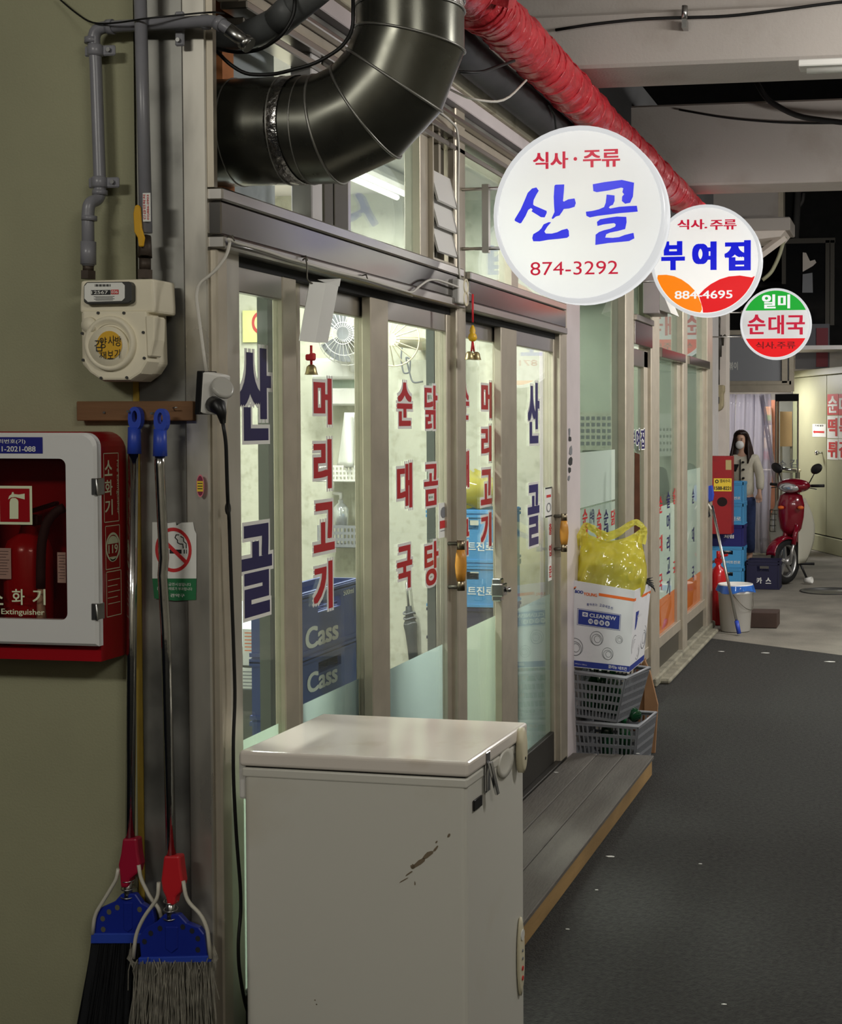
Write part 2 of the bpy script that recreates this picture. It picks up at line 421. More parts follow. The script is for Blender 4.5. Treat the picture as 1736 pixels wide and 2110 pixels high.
# ---- sliding glass doors of the near shop
P('navy_vinyl', (30, 24, 78), 0.4); P('red_vinyl', (178, 34, 42), 0.4); P('white_vinyl', (225, 224, 218), 0.45)
P('purple_vinyl', (50, 46, 104), 0.4)
P('gold_wood', (196, 136, 52), 0.4, var=0.15, vs=20, st=(1, 1, 0.2)); P('chrome', (205, 205, 205), 0.12, 1.0)
P('black_plastic', (22, 22, 23), 0.4); P('white_plastic', (214, 212, 206), 0.4); P('cream_plastic', (214, 206, 178), 0.4)
def leaf(name, u0, g0, g1, u1, x, film=0.87, fm='frost', zt=1.965, top=2.03, thick=0.03, fmx=None):
    """one framed glass leaf: u0..u1 outer edges, g0..g1 the pane, x its plane"""
    r = struct(name)
    y0, y1, a, b = [S(q, 870, X=x).y for q in (u0, u1, g0, g1)]
    y0, a, b, y1 = y0, a, b, y1 if False else y1
    y0, a, b, y1 = S(u0, 870, X=x).y, S(g0, 870, X=x).y, S(g1, 870, X=x).y, S(u1, 870, X=x).y
    st('stile', MB().box(x - thick, x, y0, a, 0.10, top), 'alu', 0.003, r)
    st('stile', MB().box(x - thick, x, b, y1, 0.10, top), 'alu', 0.003, r)
    st('top_rail', MB().box(x - thick, x - 0.002, a, b, zt, top), 'steel', 0.003, r)
    st('bottom_rail', MB().box(x - thick, x - 0.002, a, b, 0.10, 0.24), 'alu_rail', 0.003, r)
    st('glass_pane', MB().box(x - 0.018, x - 0.013, a, b, 0.24, zt), 'glass', 0, r)
    if film: st('frosted_film', sheet(x - 0.0205, a + 0.002, b - 0.002, 0.242, film), fm, 0, r)
    return r, x - 0.0125
def glassword(parent, gx, items, col, off=0.03, grow=0.075, tag_='lettering'):
    """items: (character, u0, v0, u1, v1) on the pane; white edge behind a coloured face"""
    a, b = MB(), MB()
    for ch, u0, v0, u1, v1 in items:
        p, q = S(u0, v0, X=gx), S(u1, v1, X=gx)
        um = (u0 + u1) / 2; mid = S(um, (v0 + v1) / 2, X=gx)
        w = q.y - p.y; h = (v1 - v0) * (S(um, 0, X=gx).z - S(um, 1000, X=gx).z) / 1000
        txt(a, ch, mid, w, h, FAC, off, grow, 0.0004); txt(b, ch, mid, w, h, FAC, off, 0, 0.0010)
    a.build(tag_ + '_edge', 'white_vinyl', parent); b.build(tag_, col, parent)
d1, g1 = leaf('window_1', 444, 464, 585, 613, FX - 0.012, fm='frost_green', film=0.865)
glassword(d1, g1, [('산', 491, 716, 560, 908), ('골', 496, 1080, 562, 1268)], 'navy_vinyl', 0.05, 0.05)
d2, g2 = leaf('door_1', 614, 621, 750, 778, FX - 0.045, fm='frost_blue')
glassword(d2, g2, [('머', 646, 779, 684, 875), ('리', 646, 905, 684, 1008), ('고', 646, 1035, 690, 1136), ('기', 646, 1158, 686, 1258)], 'red_vinyl', 0.045, 0.06)
d3, g3 = leaf('door_2', 766, 802, 922, 937, FX - 0.012, fm='frost_blue')
glassword(d3, g3, [('순', 818, 788, 850, 878), ('대', 818, 954, 850, 1048), ('국', 818, 1124, 850, 1214)], 'red_vinyl', 0.04, 0.06)
glassword(d3, g3, [('닭', 875, 794, 902, 884), ('곰', 874, 956, 903, 1042), ('탕', 875, 1116, 904, 1206)], 'red_vinyl', 0.03, 0.05)
d4, g4 = leaf('door_3', 948, 957, 1030, 1062, FX - 0.045, fm='frost')
glassword(d4, g4, [('순', 951, 792, 967, 865), ('대', 950, 929, 967, 1005), ('국', 951, 1070, 967, 1145)], 'red_vinyl', 0.04, 0.06)
glassword(d4, g4, [('머', 992, 787, 1014, 862), ('리', 992, 877, 1013, 951), ('고', 991, 967, 1014, 1040), ('기', 991, 1057, 1013, 1128)], 'red_vinyl', 0.045, 0.06)
d5, g5 = leaf('door_4', 1034, 1066, 1142, 1151, FX - 0.012, fm='frost_blue')
glassword(d5, g5, [('산', 1088, 788, 1112, 914), ('골', 1088, 998, 1112, 1124)], 'purple_vinyl', 0.045, 0.05)
mb = MB(); yb = MB()
for k, ch in enumerate('출입문'):
    mb_c = S(1134, 1090 + k * 44, X=g5); txt(mb, ch, mb_c, 0.045, 0.052, FAC, 0.04, 0, 0.0016)
quad(yb, S(1134, 1128, X=g5), 0.075, 0.30, FAC, 0.0008)
yb.build('entrance_strip', 'white_vinyl', d5); mb.build('entrance_lettering', 'red_vinyl', d5)
# paper notices stuck on the panes
P('paper', (226, 226, 220), 0.7); P('print_black', (30, 30, 32), 0.6); P('print_red', (196, 44, 46), 0.6); P('print_yellow', (232, 200, 60), 0.6)
P('print_green', (34, 110, 66), 0.6); P('print_blue', (40, 56, 138), 0.5); P('print_orange', (232, 110, 44), 0.5); P('print_grey', (120, 122, 126), 0.6)
def notice(parent, nm, u0, v0, u1, v1, gx, parts):
    c = S((u0 + u1) / 2, (v0 + v1) / 2, X=gx); w = S(u1, v0, X=gx).y - S(u0, v0, X=gx).y
    h = (v1 - v0) * (S(u0, 0, X=gx).z - S(u0, 1000, X=gx).z) / 1000
    m = MB(); quad(m, c, w, h, FAC, 0.0012); o = m.build(nm, 'paper', parent)
    for kind_, mat, fx, fy, fw, fh in parts:
        m = MB(); cc = c + FAC[0] * fx * w + FAC[1] * fy * h
        if kind_ == 'q': quad(m, cc, fw * w, fh * h, FAC, 0.0022)
        elif kind_ == 'd': disc(m, cc, fw * w, fh * h, FAC, 0.0024)
        elif kind_ == 'r': disc(m, cc, fw * w, fh * h, FAC, 0.0024, inner=0.75)
        else: txt(m, kind_, cc, fw * w, fh * h, FAC, 0.02, 0, 0.0026)
        m.build('print', mat, o)
notice(d3, 'warning_notice', 904, 1035, 923, 1108, g3, [('d', 'print_grey', 0, .22, .3, .16), ('q', 'print_red', 0, -.12, .8, .22), ('q', 'print_grey', 0, -.3, .7, .02)])
notice(d5, 'warning_notice', 1123, 1003, 1138, 1066, g5, [('q', 'print_black', 0, .47, .9, .05), ('q', 'print_black', 0, -.47, .9, .05), ('q', 'print_red', 0, .2, .6, .09), ('r', 'print_grey', 0, -.18, .3, .16)])
# chunky pulls: bronze ends and a golden wooden grip on two stand-offs
def pull(parent, u, v0, v1, x):
    p0, p1 = S(u, v0, X=x + 0.045), S(u, v1, X=x + 0.045)
    p1 = Vector((p0.x, p0.y, p1.z)); L_ = p0.z - p1.z
    h = MB()
    q = lambda t: Vector((p0.x, p0.y, p0.z - L_ * t))
    h.tube([q(0), q(.2)], 0.014, 12).tube([q(.8), q(1)], 0.014, 12)
    o = h.build('pull_handle', P('bronze' + str(u), (128, 116, 96), 0.35, 1.0), parent)
    MB().tube([q(.19), q(.35), q(.5), q(.65), q(.81)], [0.015, 0.019, 0.021, 0.019, 0.015], 12).build('wooden_grip', 'gold_wood', o)
    s = MB()
    for t in (.07, .93): s.tube([q(t), q(t) - Vector((0.047, 0, 0))], 0.007, 8)
    s.build('stand_off', 'alu_dark', o)
pull(d3, 950, 1113, 1217, FX - 0.012)
pull(d5, 1163, 1058, 1137, FX - 0.012)
lk = MB(); c = S(1042, 1215, X=FX + 0.01)
lk.box(c.x - 0.05, c.x, c.y - 0.03, c.y + 0.03, c.z - 0.025, c.z + 0.025).box(c.x - 0.05, c.x - 0.012, c.y - 0.02, c.y + 0.02, c.z - 0.045, c.z + 0.045)
lk.tube([c, c + Vector((0.02, 0.01, 0))], 0.011, 12)
lk.build('door_lock', 'chrome', d5, bevel=0.004)

# ---- transom band over the doors
def bar(name, y0, y1, z0, z1, x0=FX - 0.06, x1=FX, mat='alu'): return st(name, MB().box(x0, x1, y0, y1, z0, z1), mat, 0.003)
bar('trim_11', 3.72, 3.79, 2.19, 2.66, mat='white_panel')
w1 = struct('window_2')
for u0, u1, m in ((676, 694, 'alu_dark'), (697, 724, 'alu_dark'), (724, 730, 'steel'), (872, 888, 'alu')):
    st('mullion', MB().box(FX - 0.06, FX - 0.005, yF(u0), yF(u1), 2.19, 2.66), m, 0.002, w1)
st('glass_pane', MB().box(FX - 0.036, FX - 0.031, 3.79, yF(676), 2.19, 2.66), 'glass', 0, w1)
st('glass_pane', MB().box(FX - 0.036, FX - 0.031, yF(730), yF(872), 2.19, 2.66), 'glass_dusty', 0, w1)
w2 = struct('window_3')
st('glass_pane', MB().box(FX - 0.036, FX - 0.031, yF(955), yF(1150), 2.19, 2.66), 'glass_dusty', 0, w2)
st('mullion', MB().box(FX - 0.06, FX - 0.005, yF(1058), yF(1072), 2.19, 2.66), 'alu', 0.002, w2)
bar('trim_12', 3.30, 6.86, 2.66, 2.70)
# head rails and the pale cover sheet above
for k, (z0, z1, x1, m) in enumerate(((2.70, 2.715, 0.03, 'steel'), (2.60, 2.62, 0.012, 'steel'), (2.64, 2.66, 0.02, 'steel'), (2.715, 2.75, 0.0, 'steel_dull'), (2.75, 2.80, 0.035, 'pink_white'))):
    bar('trim_%d' % (13 + k), 3.30, 8.3, z0, z1, FX - 0.05, FX + x1, m)
bar('trim_18', 3.30, 12, 2.80, 2.93, FX - 0.25, FX + 0.05, 'cream_beam')
# louvred vent beside the middle post
lv = thing('louvre_vent', 'white louvred vent in the transom beside the middle post', 'vent', (FX, yF(910), 2.2))
a, b = yF(889), yF(934)
fr = MB().frame((FX - 0.01, a, 2.19), (0, 1, 0), (0, 0, 1), b - a, 0.47, 0.012, (0.02, 0, 0)); fr.build('vent_frame', 'alu', lv)
for k in range(3):
    z = 2.25 + 0.085 * k
    MB().hexa([(FX - 0.01, a + .012, z + .075), (FX + 0.02, a + .012, z - .03), (FX + 0.02, b - .012, z - .03), (FX - 0.01, b - .012, z + .075), (FX - 0.002, a + .012, z + .078), (FX + 0.026, a + .012, z - .026), (FX + 0.026, b - .012, z - .026), (FX - 0.002, b - .012, z + .078)]).build('louvre_slat', 'white_plastic', lv)
MB().box(FX - 0.03, FX - 0.025, a + .012, b - .012, 2.2, 2.65).build('vent_backing', 'alu_dark', lv)
MB().box(FX - 0.025, FX - 0.005, (a + b) / 2 - .01, (a + b) / 2 + .012, 2.5, 2.65).build('vent_bar', 'alu', lv)
# board, timber stud and gap at the left end of the transom
st('wall_upper', MB().box(FX - 0.16, FX - 0.12, 3.28, 3.75, 2.19, 3.3), 'grey_board')
st('trim_19', MB().box(FX - 0.12, FX - 0.075, 3.36, 3.42, 2.19, 3.3), P('orange_timber', (168, 106, 62), 0.8, var=0.25, vs=20, st=(1, 1, .2)))
st('wall_upper', MB().box(FX - 0.3, FX - 0.05, 3.28, 12, 2.93, 3.7), 'dark_wall')

# ---- room of the near shop
XR = -3.9
st('wall_shop', MB().box(XR - 0.1, XR, 3.28, 6.8, 0, 2.8), 'shop_wall')
st('wall_shop', MB().box(XR, FX - 0.09, 6.72, 6.82, 0, 2.75), 'shop_wall')
st('wall_shop', MB().box(XR, -1.7, 3.285, 3.32, 0, 2.75), 'shop_wall_green')
st('floor', MB().box(XR, FX - 0.07, 3.3, 6.75, 0.02, 0.09), 'shop_floor')
st('ceiling', MB().box(XR, FX - 0.07, 3.3, 12, 2.75, 2.80), 'white_panel')
# pale pier between the two shops
pier = st('trim_20', MB().box(FX - 0.12, FX + 0.008, yF(1164), yF(1193), 0.0, 2.75), 'pink_white', 0.004)

# ---- front of the second shop
def zz(u, v): return S(u, v, X=FX).z
w4 = struct('window_4')
ya, yb_ = yF(1193), yF(1286)
st('glass_pane', MB().box(FX - 0.036, FX - 0.031, ya, yb_, 0.30, 2.6), 'glass_dim', 0, w4)
st('frosted_film', sheet(FX - 0.0295, ya + .002, yb_ - .1, 1.225, 1.50), 'frost_bright', 0, w4)
st('frosted_film', sheet(FX - 0.0295, ya + .002, yb_ - .1, 0.32, 1.215), film_mat('pale_film', (222, 236, 226), .6, .05), 0, w4)
st('sill_panel', MB().box(FX - 0.06, FX - 0.02, ya, yb_, 0.02, 0.30), 'alu_dark', 0.002, w4)
m1, m2 = MB(), MB()
for k, (ch, cc) in enumerate((('순대', 0), ('(수육)', 1), ('순대', 0), ('순대', 1), ('닭', 0))):
    for j, c_ in enumerate(ch if ch != '(수육)' else ['(수육)']):
        u = 1206 + k * 14.5
        txt((m1, m2)[cc], c_, S(u, 1066 + j * 33, X=FX - 0.028), 0.11, 0.085, FAC, 0.03, 0, 0.001)
m1.build('menu_lettering', 'red_vinyl', w4); m2.build('menu_lettering', 'navy_vinyl', w4)
post('trim_21', 1286, 1303, 0.0, 3.0, mat='alu')
post('trim_22', 1339, 1356, 0.05, 3.0, mat='alu')
post('trim_23', 1405, 1414, 0.05, 3.0, mat='alu')
post('trim_24', 1455, 1466, 0.0, 3.0, mat='alu')
tr = struct('trim_25')
st('main_sheet', MB().box(FX - 0.05, FX + 0.02, yF(1303), yF(1339), 2.10, 2.235), 'steel_smooth', 0.003, tr)
st('ledge', MB().box(FX - 0.05, FX + 0.03, yF(1303), yF(1339), 2.235, 2.27), 'steel', 0.003, tr)
st('head_rail', MB().box(FX - 0.05, FX - 0.01, yF(1303), yF(1339), 1.98, 2.08), 'steel', 0.003, tr)
for k, (u0, u1) in enumerate(((1356, 1405), (1414, 1456))):
    st('head_rail', MB().box(FX - 0.05, FX + 0.03, yF(u0), yF(u1), 2.06, 2.12), 'steel_smooth', 0.003, tr)
def pane2(name, u0, u1, zf0, zf1, lower, fmt):
    r = struct(name); y0, y1 = yF(u0), yF(u1)
    st('glass_pane', MB().box(FX - 0.036, FX - 0.031, y0, y1, 0.26, 2.06), 'glass_dim', 0, r)
    st('glass_pane', MB().box(FX - 0.036, FX - 0.031, y0, y1, 2.12, 2.66), 'glass_dim', 0, r)
    st('stile', MB().box(FX - 0.05, FX - 0.01, y1 - 0.12, y1, 0.2, 2.08), 'alu', 0.002, r)
    if fmt: st('frosted_film', sheet(FX - 0.0295, y0, y1 - 0.12, lower, zf1), fmt, 0, r)
    if lower > 0.3: st('coloured_film', sheet(FX - 0.0295, y0, y1 - 0.12, 0.27, lower), 'orange_film', 0, r)
    st('bottom_rail', MB().box(FX - 0.05, FX - 0.005, y0, y1, 0.20, 0.27), 'alu', 0.002, r)
    st('sill_panel', MB().box(FX - 0.06, FX - 0.02, y0, y1, 0.06, 0.20), 'alu_dark', 0.002, r)
    return r
d6 = pane2('door_5', 1303, 1339, 0, 1.0, 0.27, None)
d7 = pane2('door_6', 1356, 1405, 0, 1.10, 0.497, 'pale_film')
d8 = pane2('window_5', 1414, 1456, 0, 1.30, 0.497, 'pale_film')
gx = FX - 0.028
glassword(d6, FX - 0.008, [('부', 1304, 886, 1309, 925), ('여', 1311, 884, 1319, 926), ('집', 1321, 884, 1329, 925)], 'navy_vinyl', 0.045, 0.05)
m1, m2 = MB(), MB()
for u, v, sx, mm, dv in ((1362, 1040, '순대국', m1, 80), (1378, 1030, '술머리고기', m2, 45), (1391, 1022, '술국', m1, 150)):
    for j, c_ in enumerate(sx):
        txt(mm, c_, S(u, v + j * dv, X=gx), 0.13, 0.11, FAC, 0.03, 0, 0.001)
m1.build('menu_lettering', 'red_vinyl', d7); m2.build('menu_lettering', 'navy_vinyl', d7)
m1 = MB()
for j, c_ in enumerate('순대국'): txt(m1, c_, S(1429, 1022 + j * 80, X=gx), 0.10, 0.11, FAC, 0.03, 0, 0.001)
m1.build('menu_lettering', 'navy_vinyl', d8)
st('baseboard_right', MB().box(FX - 0.1, FX + 0.03, yF(1345), 11.55, 0.0, 0.06), 'kerb_concrete', 0.01)
st('baseboard_right', MB().box(FX - 0.1, FX + 0.09, yF(1352), 11.3, 0.0, 0.03), 'kerb_concrete', 0.01)
st('wall_shop', MB().box(XR - 0.1, XR, 6.8, 12, 0, 2.8), 'shop_wall_green')
st('wall_shop', MB().box(XR, FX - 0.07, 11.5, 11.58, 0, 3.7), 'shop_wall_green')
st('floor', MB().box(XR, FX - 0.07, 6.82, 11.5, 0.02, 0.09), 'shop_floor')

# ---- ceiling beams over the lane
st('ceiling_beam', MB().box(FX - 0.3, 5, 5.55, 5.9, 3.02, 3.232), 'beam_paint', 0.012)
st('ceiling_beam', MB().box(FX - 0.3, 5, 5.67, 5.85, 3.232, 3.9), 'beam_paint', 0.01)
st('ceiling_beam', MB().box(FX - 0.3, 5, 8.45, 8.8, 3.032, 3.507), 'beam_paint', 0.012)
st('ceiling', MB().box(-4, 5, -2, 5.6, 3.72, 3.85), 'beam_paint')
cg = MB()
for k in range(60):                                  # corrugated roof over the gap between the beams
    x = -1.9 + k * 0.1
    cg.tube([(x, 5.85, 3.98), (x, 8.8, 3.98)], 0.045, 6, caps=False)
st('ceiling', cg, P('rust_roof', (112, 100, 90), 0.8, rgb2=(84, 66, 56), thr=(.4, .6), vs=2), 0)
for k, x in enumerate((-0.9, 0.25, 1.4)):
    st('ceiling_beam', MB().hexa([(x, 5.7, 3.75), (x + .12, 5.7, 3.75), (x + .5, 8.6, 3.75), (x + .38, 8.6, 3.75), (x, 5.7, 3.9), (x + .12, 5.7, 3.9), (x + .5, 8.6, 3.9), (x + .38, 8.6, 3.9)]), P('old_timber%d' % k, (110, 84, 70), 0.85, var=.3, vs=8), 0)

# torn remains of a poster on the pale pier
tf = thing('torn_poster', 'torn black and white poster remains on the pale pier', 'poster', S(1175, 990, X=FX + .009))
for k, (u, v, w_, h_, m_) in enumerate(((1174, 890, .05, .06, 'print_grey'), (1175, 905, .07, .035, 'print_black'), (1177, 930, .09, .06, 'print_grey'), (1176, 950, .10, .05, 'print_black'), (1174, 968, .07, .035, 'print_black'), (1173, 985, .05, .03, 'print_grey'))):
    c = S(u, v, X=FX + .009); m = MB()
    m.poly([c + Vector((.0008, math.cos(t_) * w_ * .5 * random.uniform(.6, 1.1), math.sin(t_) * h_ * .5 * random.uniform(.6, 1.1))) for t_ in (.5, 1.2, 2.4, 3.6, 4.6, 5.6)])
    m.build('paper_shred', m_, tf)

# ================================================================ ROUND BACKLIT SIGNS
lit_mat('sign_white', (250, 250, 248), .24); lit_mat('sign_letter_white', (250, 250, 248), .92); lit_mat('sign_rim', (240, 241, 241), 0.74)
_m = MATS['sign_white'].node_tree; _tl = _m.nodes.new('ShaderNodeBsdfTranslucent'); _tl.inputs[0].default_value = (.9, .9, .88, 1); _ad = _m.nodes.new('ShaderNodeAddShader')
_m.links.new(_m.nodes['Principled BSDF'].outputs[0], _ad.inputs[0]); _m.links.new(_tl.outputs[0], _ad.inputs[1]); _m.links.new(_ad.outputs[0], _m.nodes['Material Output'].inputs[0])
lit_mat('sign_red', (205, 22, 58), 0.85); lit_mat('sign_blue', (52, 56, 226), 0.95); lit_mat('sign_deep_blue', (8, 20, 205), 1.0)
lit_mat('sign_orange', (252, 132, 8), 1.0); lit_mat('sign_scarlet', (226, 14, 22), 1.0); lit_mat('sign_green', (24, 172, 52), 0.9)
lit_mat('sign_dark_red', (120, 8, 16), 0.7)
P('sign_case', (206, 208, 208), 0.35)
SR = 0.305
def sign(loc, label, arm, wall=FX):
    t = thing('round_sign', label, 'sign', loc, group='round lit signs over the lane')
    rx = Matrix.Rotation(R(90), 3, 'X')                       # local z of the lathe -> -y
    k = SR
    MB().lathe([(k - .012, -.050), (k, -.044), (k, .044), (k - .012, .050)], (0, 0, 0), rx, 56, caps=False).build('sign_case', 'sign_rim', t, local=True)
    for s_ in (1, -1):
        MB().lathe([(0.0005, .047), (k - .014, .047)], (0, 0, 0), rx if s_ > 0 else Matrix.Rotation(R(-90), 3, 'X'), 56, caps=False, smooth=False).build('sign_face', 'sign_white', t, local=True)
        MB().lathe([(k - .016, .046), (k - .012, .054), (k - .003, .054), (k + .002, .046), (k + .002, .040)], (0, 0, 0), rx if s_ > 0 else Matrix.Rotation(R(-90), 3, 'X'), 56, caps=False).build('sign_rim', 'sign_rim', t, local=True)
    l = bpy.data.lights.new('sign_tube_light', 'AREA'); l.shape = 'DISK'; l.size = .34; l.energy = .06
    lo = bpy.data.objects.new('sign_tube_light', l); COL.objects.link(lo); lo.parent = t; lo.rotation_euler = (R(90), 0, 0)
    if arm:
        b = MB(); xl = wall - loc[0]
        for z in (.105, -.105):
            b.tube([(xl - .02, 0, z), (-math.sqrt(k * k - z * z) + .01, 0, z)], 0.006, 8)
        b.box(xl + arm - .012, xl + arm + .012, -.012, .012, -.12, .12)
        b.build('bracket', 'steel', t, local=True)
    return t
SAX = (Vector((1, 0, 0)), Vector((0, 0, 1)), Vector((0, -1, 0)))
FY = -.0485
def part_poly(t, nm, mat, polys, lift=.0015):
    m = MB()
    for p in polys: m.poly([(x, FY - lift, z) for x, z in p])
    return m.build(nm, mat, t, local=True)
def sgn_txt(t, items, mat, nm='lettering', lift=.002):
    m = MB()
    for sx, x, z, w, h, off in items: txt(m, sx, (x, FY, z), w, h, SAX, off, 0, lift)
    return m.build(nm, mat, t, local=True)
# the near sign
n1 = sign((-1.152, 5.0, 2.37), 'largest white round sign with blue brush lettering and a red telephone number', 0.10)
mp = lambda zx, zy: ((zx - 876) / 779 * SR, -((zy + .03 * (zx - 876)) - 893) / 799 * SR)
SAN = [[(290,940),(345,850),(385,760),(410,700),(450,660),(490,650),(512,680),(490,715),(465,765),(460,805),(470,815),(530,840),(583,862),(585,880),(565,922),(530,920),(490,895),(445,868),(455,850),(440,838),(415,855),(390,910),(350,975),(335,978),(290,955)],
 [(655,635),(665,625),(745,622),(742,680),(733,770),(740,778),(780,757),(838,748),(850,790),(838,825),(790,840),(740,845),(725,870),(700,905),(670,912),(640,937),(628,930),(655,872),(650,800),(648,735)],
 [(600,965),(625,965),(590,1005),(562,1050),(575,1068),(630,1068),(680,1055),(720,1035),(770,1022),(785,1040),(788,1090),(770,1105),(700,1115),(600,1125),(520,1140),(460,1140),(450,1110),(460,1075),(510,1045),(535,1020),(555,985)],
 [(1003,620),(1110,600),(1265,580),(1375,605),(1365,730),(1340,785),(1295,795),(1265,770),(1268,730),(1285,710),(1270,690),(1278,655),(1260,650),(1150,675),(1040,692),(1008,682)],
 [(1128,712),(1200,720),(1200,770),(1185,805),(1160,815),(1148,830),(1160,838),(1240,822),(1330,815),(1400,812),(1408,865),(1330,872),(1240,880),(1150,892),(1050,905),(975,920),(945,905),(940,868),(1000,860),(1060,845),(1105,825),(1120,785),(1125,740)],
 [(1070,935),(1150,920),(1220,910),(1305,912),(1308,960),(1295,1022),(1230,1040),(1160,1055),(1125,1070),(1115,1100),(1180,1102),(1240,1095),(1290,1075),(1370,1055),(1378,1105),(1330,1130),(1240,1140),(1140,1150),(1025,1168),(1028,1075),(1060,1050),(1100,1035),(1160,1020),(1205,1000),(1210,980),(1195,970),(1150,975),(1100,982),(1045,997),(1040,960)]]
part_poly(n1, 'brush_lettering', 'sign_blue', [[mp(*q) for q in p] for p in SAN])
def bx(sx, x0, y0, x1, y1, off, mpf): 
    a, b = mpf(x0, y1), mpf(x1, y0); return (sx, (a[0] + b[0]) / 2, (a[1] + b[1]) / 2, b[0] - a[0], (y1 - y0) / 799 * SR if mpf is mp else b[1] - a[1], off)
sgn_txt(n1, [bx('식사', 460, 328, 782, 482, .03, mp), bx('주류', 915, 306, 1250, 466, .03, mp), bx('874-3292', 433, 1318, 1230, 1440, .0, mp)], 'sign_red')
m = MB(); q = mp(846, 392); disc(m, (q[0], FY, q[1]), .0065, .0065, SAX, .002); m.build('dot', 'sign_red', n1, local=True)
# the middle sign
n2 = sign((-1.136, 8.0, 2.538), 'white round sign with deep blue lettering over an orange and a red petal', 0.08)
mq = lambda zx, zy: ((zx - 1097) / 246 * SR, -((zy + .03 * (zx - 1097)) - 693) / 249 * SR)
rim = lambda a: (.286 * math.cos(R(a)), .286 * math.sin(R(a)))
red = [mq(*p) for p in [(1083, 905), (1072, 868), (1066, 848), (1090, 822), (1120, 798), (1160, 776), (1200, 763), (1250, 758), (1303, 766)]] + [rim(a) for a in range(-18, -95, -5)]
org = [mq(*p) for p in [(882, 761), (920, 759), (955, 765), (990, 780), (1022, 802), (1048, 828), (1066, 860), (1078, 890), (1081, 912)]] + [rim(a) for a in range(-96, -164, -5)]
part_poly(n2, 'red_petal', 'sign_scarlet', [red]); part_poly(n2, 'orange_petal', 'sign_orange', [org])
sgn_txt(n2, [bx('식사.', 970, 508, 1104, 557, .03, mq), bx('주류', 1116, 508, 1235, 557, .03, mq)], 'sign_red')
sgn_txt(n2, [bx('부', 897, 607, 1004, 740, .06, mq), bx('여', 1036, 607, 1146, 738, .06, mq), bx('집', 1180, 600, 1298, 738, .06, mq)], 'sign_deep_blue')
sgn_txt(n2, [bx('884-4695', 958, 824, 1217, 868, .015, mq)], 'sign_letter_white', lift=.004)
# the far sign
n3 = sign((-1.185, 12.6, 2.497), 'smallest round sign striped green, white and red', 0.50, -1.975)
mr = lambda zx, zy: ((zx - 737) / 343 * SR, -((zy + .02 * (zx - 737)) - 1323) / 335 * SR)
cg_ = [(.286 * math.cos(R(a)), .286 * math.sin(R(a))) for a in range(24, 157, 4)]
cr_ = [(.286 * math.cos(R(a)), .286 * math.sin(R(a))) for a in range(206, 335, 4)]
part_poly(n3, 'green_band', 'sign_green', [cg_]); part_poly(n3, 'red_band', 'sign_scarlet', [cr_])
sgn_txt(n3, [bx('일', 605, 1045, 738, 1180, .04, mr), bx('미', 760, 1045, 878, 1178, .04, mr)], 'sign_letter_white', lift=.004)
sgn_txt(n3, [bx('순', 465, 1235, 640, 1425, .03, mr), bx('대', 668, 1238, 820, 1425, .03, mr), bx('국', 840, 1238, 1022, 1425, .03, mr)], 'sign_red')
sgn_txt(n3, [bx('식사.주류', 545, 1487, 930, 1562, .015, mr)], 'sign_dark_red', lift=.004)
# a sign across the lane, just past the edge of the frame; the door panes mirror it
n4 = sign((0.06, 12.0, 2.25), 'round sign with blue lettering across the lane, mirrored in the door panes', 0)
part_poly(n4, 'gold_band', 'sign_orange', [[(.286 * math.cos(R(a)), .286 * math.sin(R(a))) for a in range(240, 301, 5)]])
sgn_txt(n4, [('호', -.12, .07, .19, .22, .04), ('호', .12, .07, .19, .22, .04)], 'sign_deep_blue')
sgn_txt(n4, [('871-12', 0, -.10, .34, .05, .01)], 'sign_red')
MB().tube([(0, 0, SR - .01), (0, 0, 1.45)], .01, 8).build('hanging_rod', 'steel', n4, local=True)

# ================================================================ DUCT AND PIPES OVERHEAD
def mitre(pts, r, n, mat, name, parent, seam=0.006, rs=None):
    """ducting: one gore per part, with a raised seam at each joint"""
    pass
dt = thing('exhaust_duct', 'fat galvanised duct that leaves the shop front and bends upwards', 'duct', (-1.3, 3.36, 2.36))
DY, r0 = 3.36, 0.1285
cz, cx, rb = 2.357, -1.452, 0.258
cen = [(-1.72, cz), (cx - .10, cz)]
ring = [(-1.72, cz), (cx, cz)]
ang = [0, 22.5, 45, 67.5, 90]
# mitre points of a four-piece elbow
Rm = rb / math.cos(R(11.25))
el = [(cx + Rm * math.sin(R(a)), cz + rb - Rm * math.cos(R(a))) for a in (11.25, 33.75, 56.25, 78.75)]
line = [(-1.72, cz)] + el + [(cx + rb, cz + rb + .02), (cx + rb, 3.7)]
n = 40
def ringpts(i, rad):
    p = Vector((line[i][0], DY, line[i][1]))
    tin = Vector((line[i][0] - line[i - 1][0], 0, line[i][1] - line[i - 1][1])).normalized() if i else None
    tout = Vector((line[i + 1][0] - line[i][0], 0, line[i + 1][1] - line[i][1])).normalized() if i < len(line) - 1 else None
    t = ((tin or tout) + (tout or tin)).normalized()
    rad_dir = Vector((-t.z, 0, t.x)); k = 1.0
    if tin and tout: k = 1 / max(.2, t.dot(tin))
    return [p + rad_dir * math.cos(2 * math.pi * j / n) * rad * k + Vector((0, 1, 0)) * math.sin(2 * math.pi * j / n) * rad for j in range(n)]
for i in range(len(line) - 1):
    m = MB(); a, b = ringpts(i, r0), ringpts(i + 1, r0 * (1 if i < 5 else 1.0))
    m.add(a + b, [[j, (j + 1) % n, n + (j + 1) % n, n + j] for j in range(n)], True)
    m.build('duct_gore', 'duct_steel' if i < 5 else 'foil', dt)
sm_ = MB()
for i in range(1, 6):
    pts = ringpts(i, r0 + .001); sm_.tube(pts + [pts[0]], 0.0035, 6, caps=False)
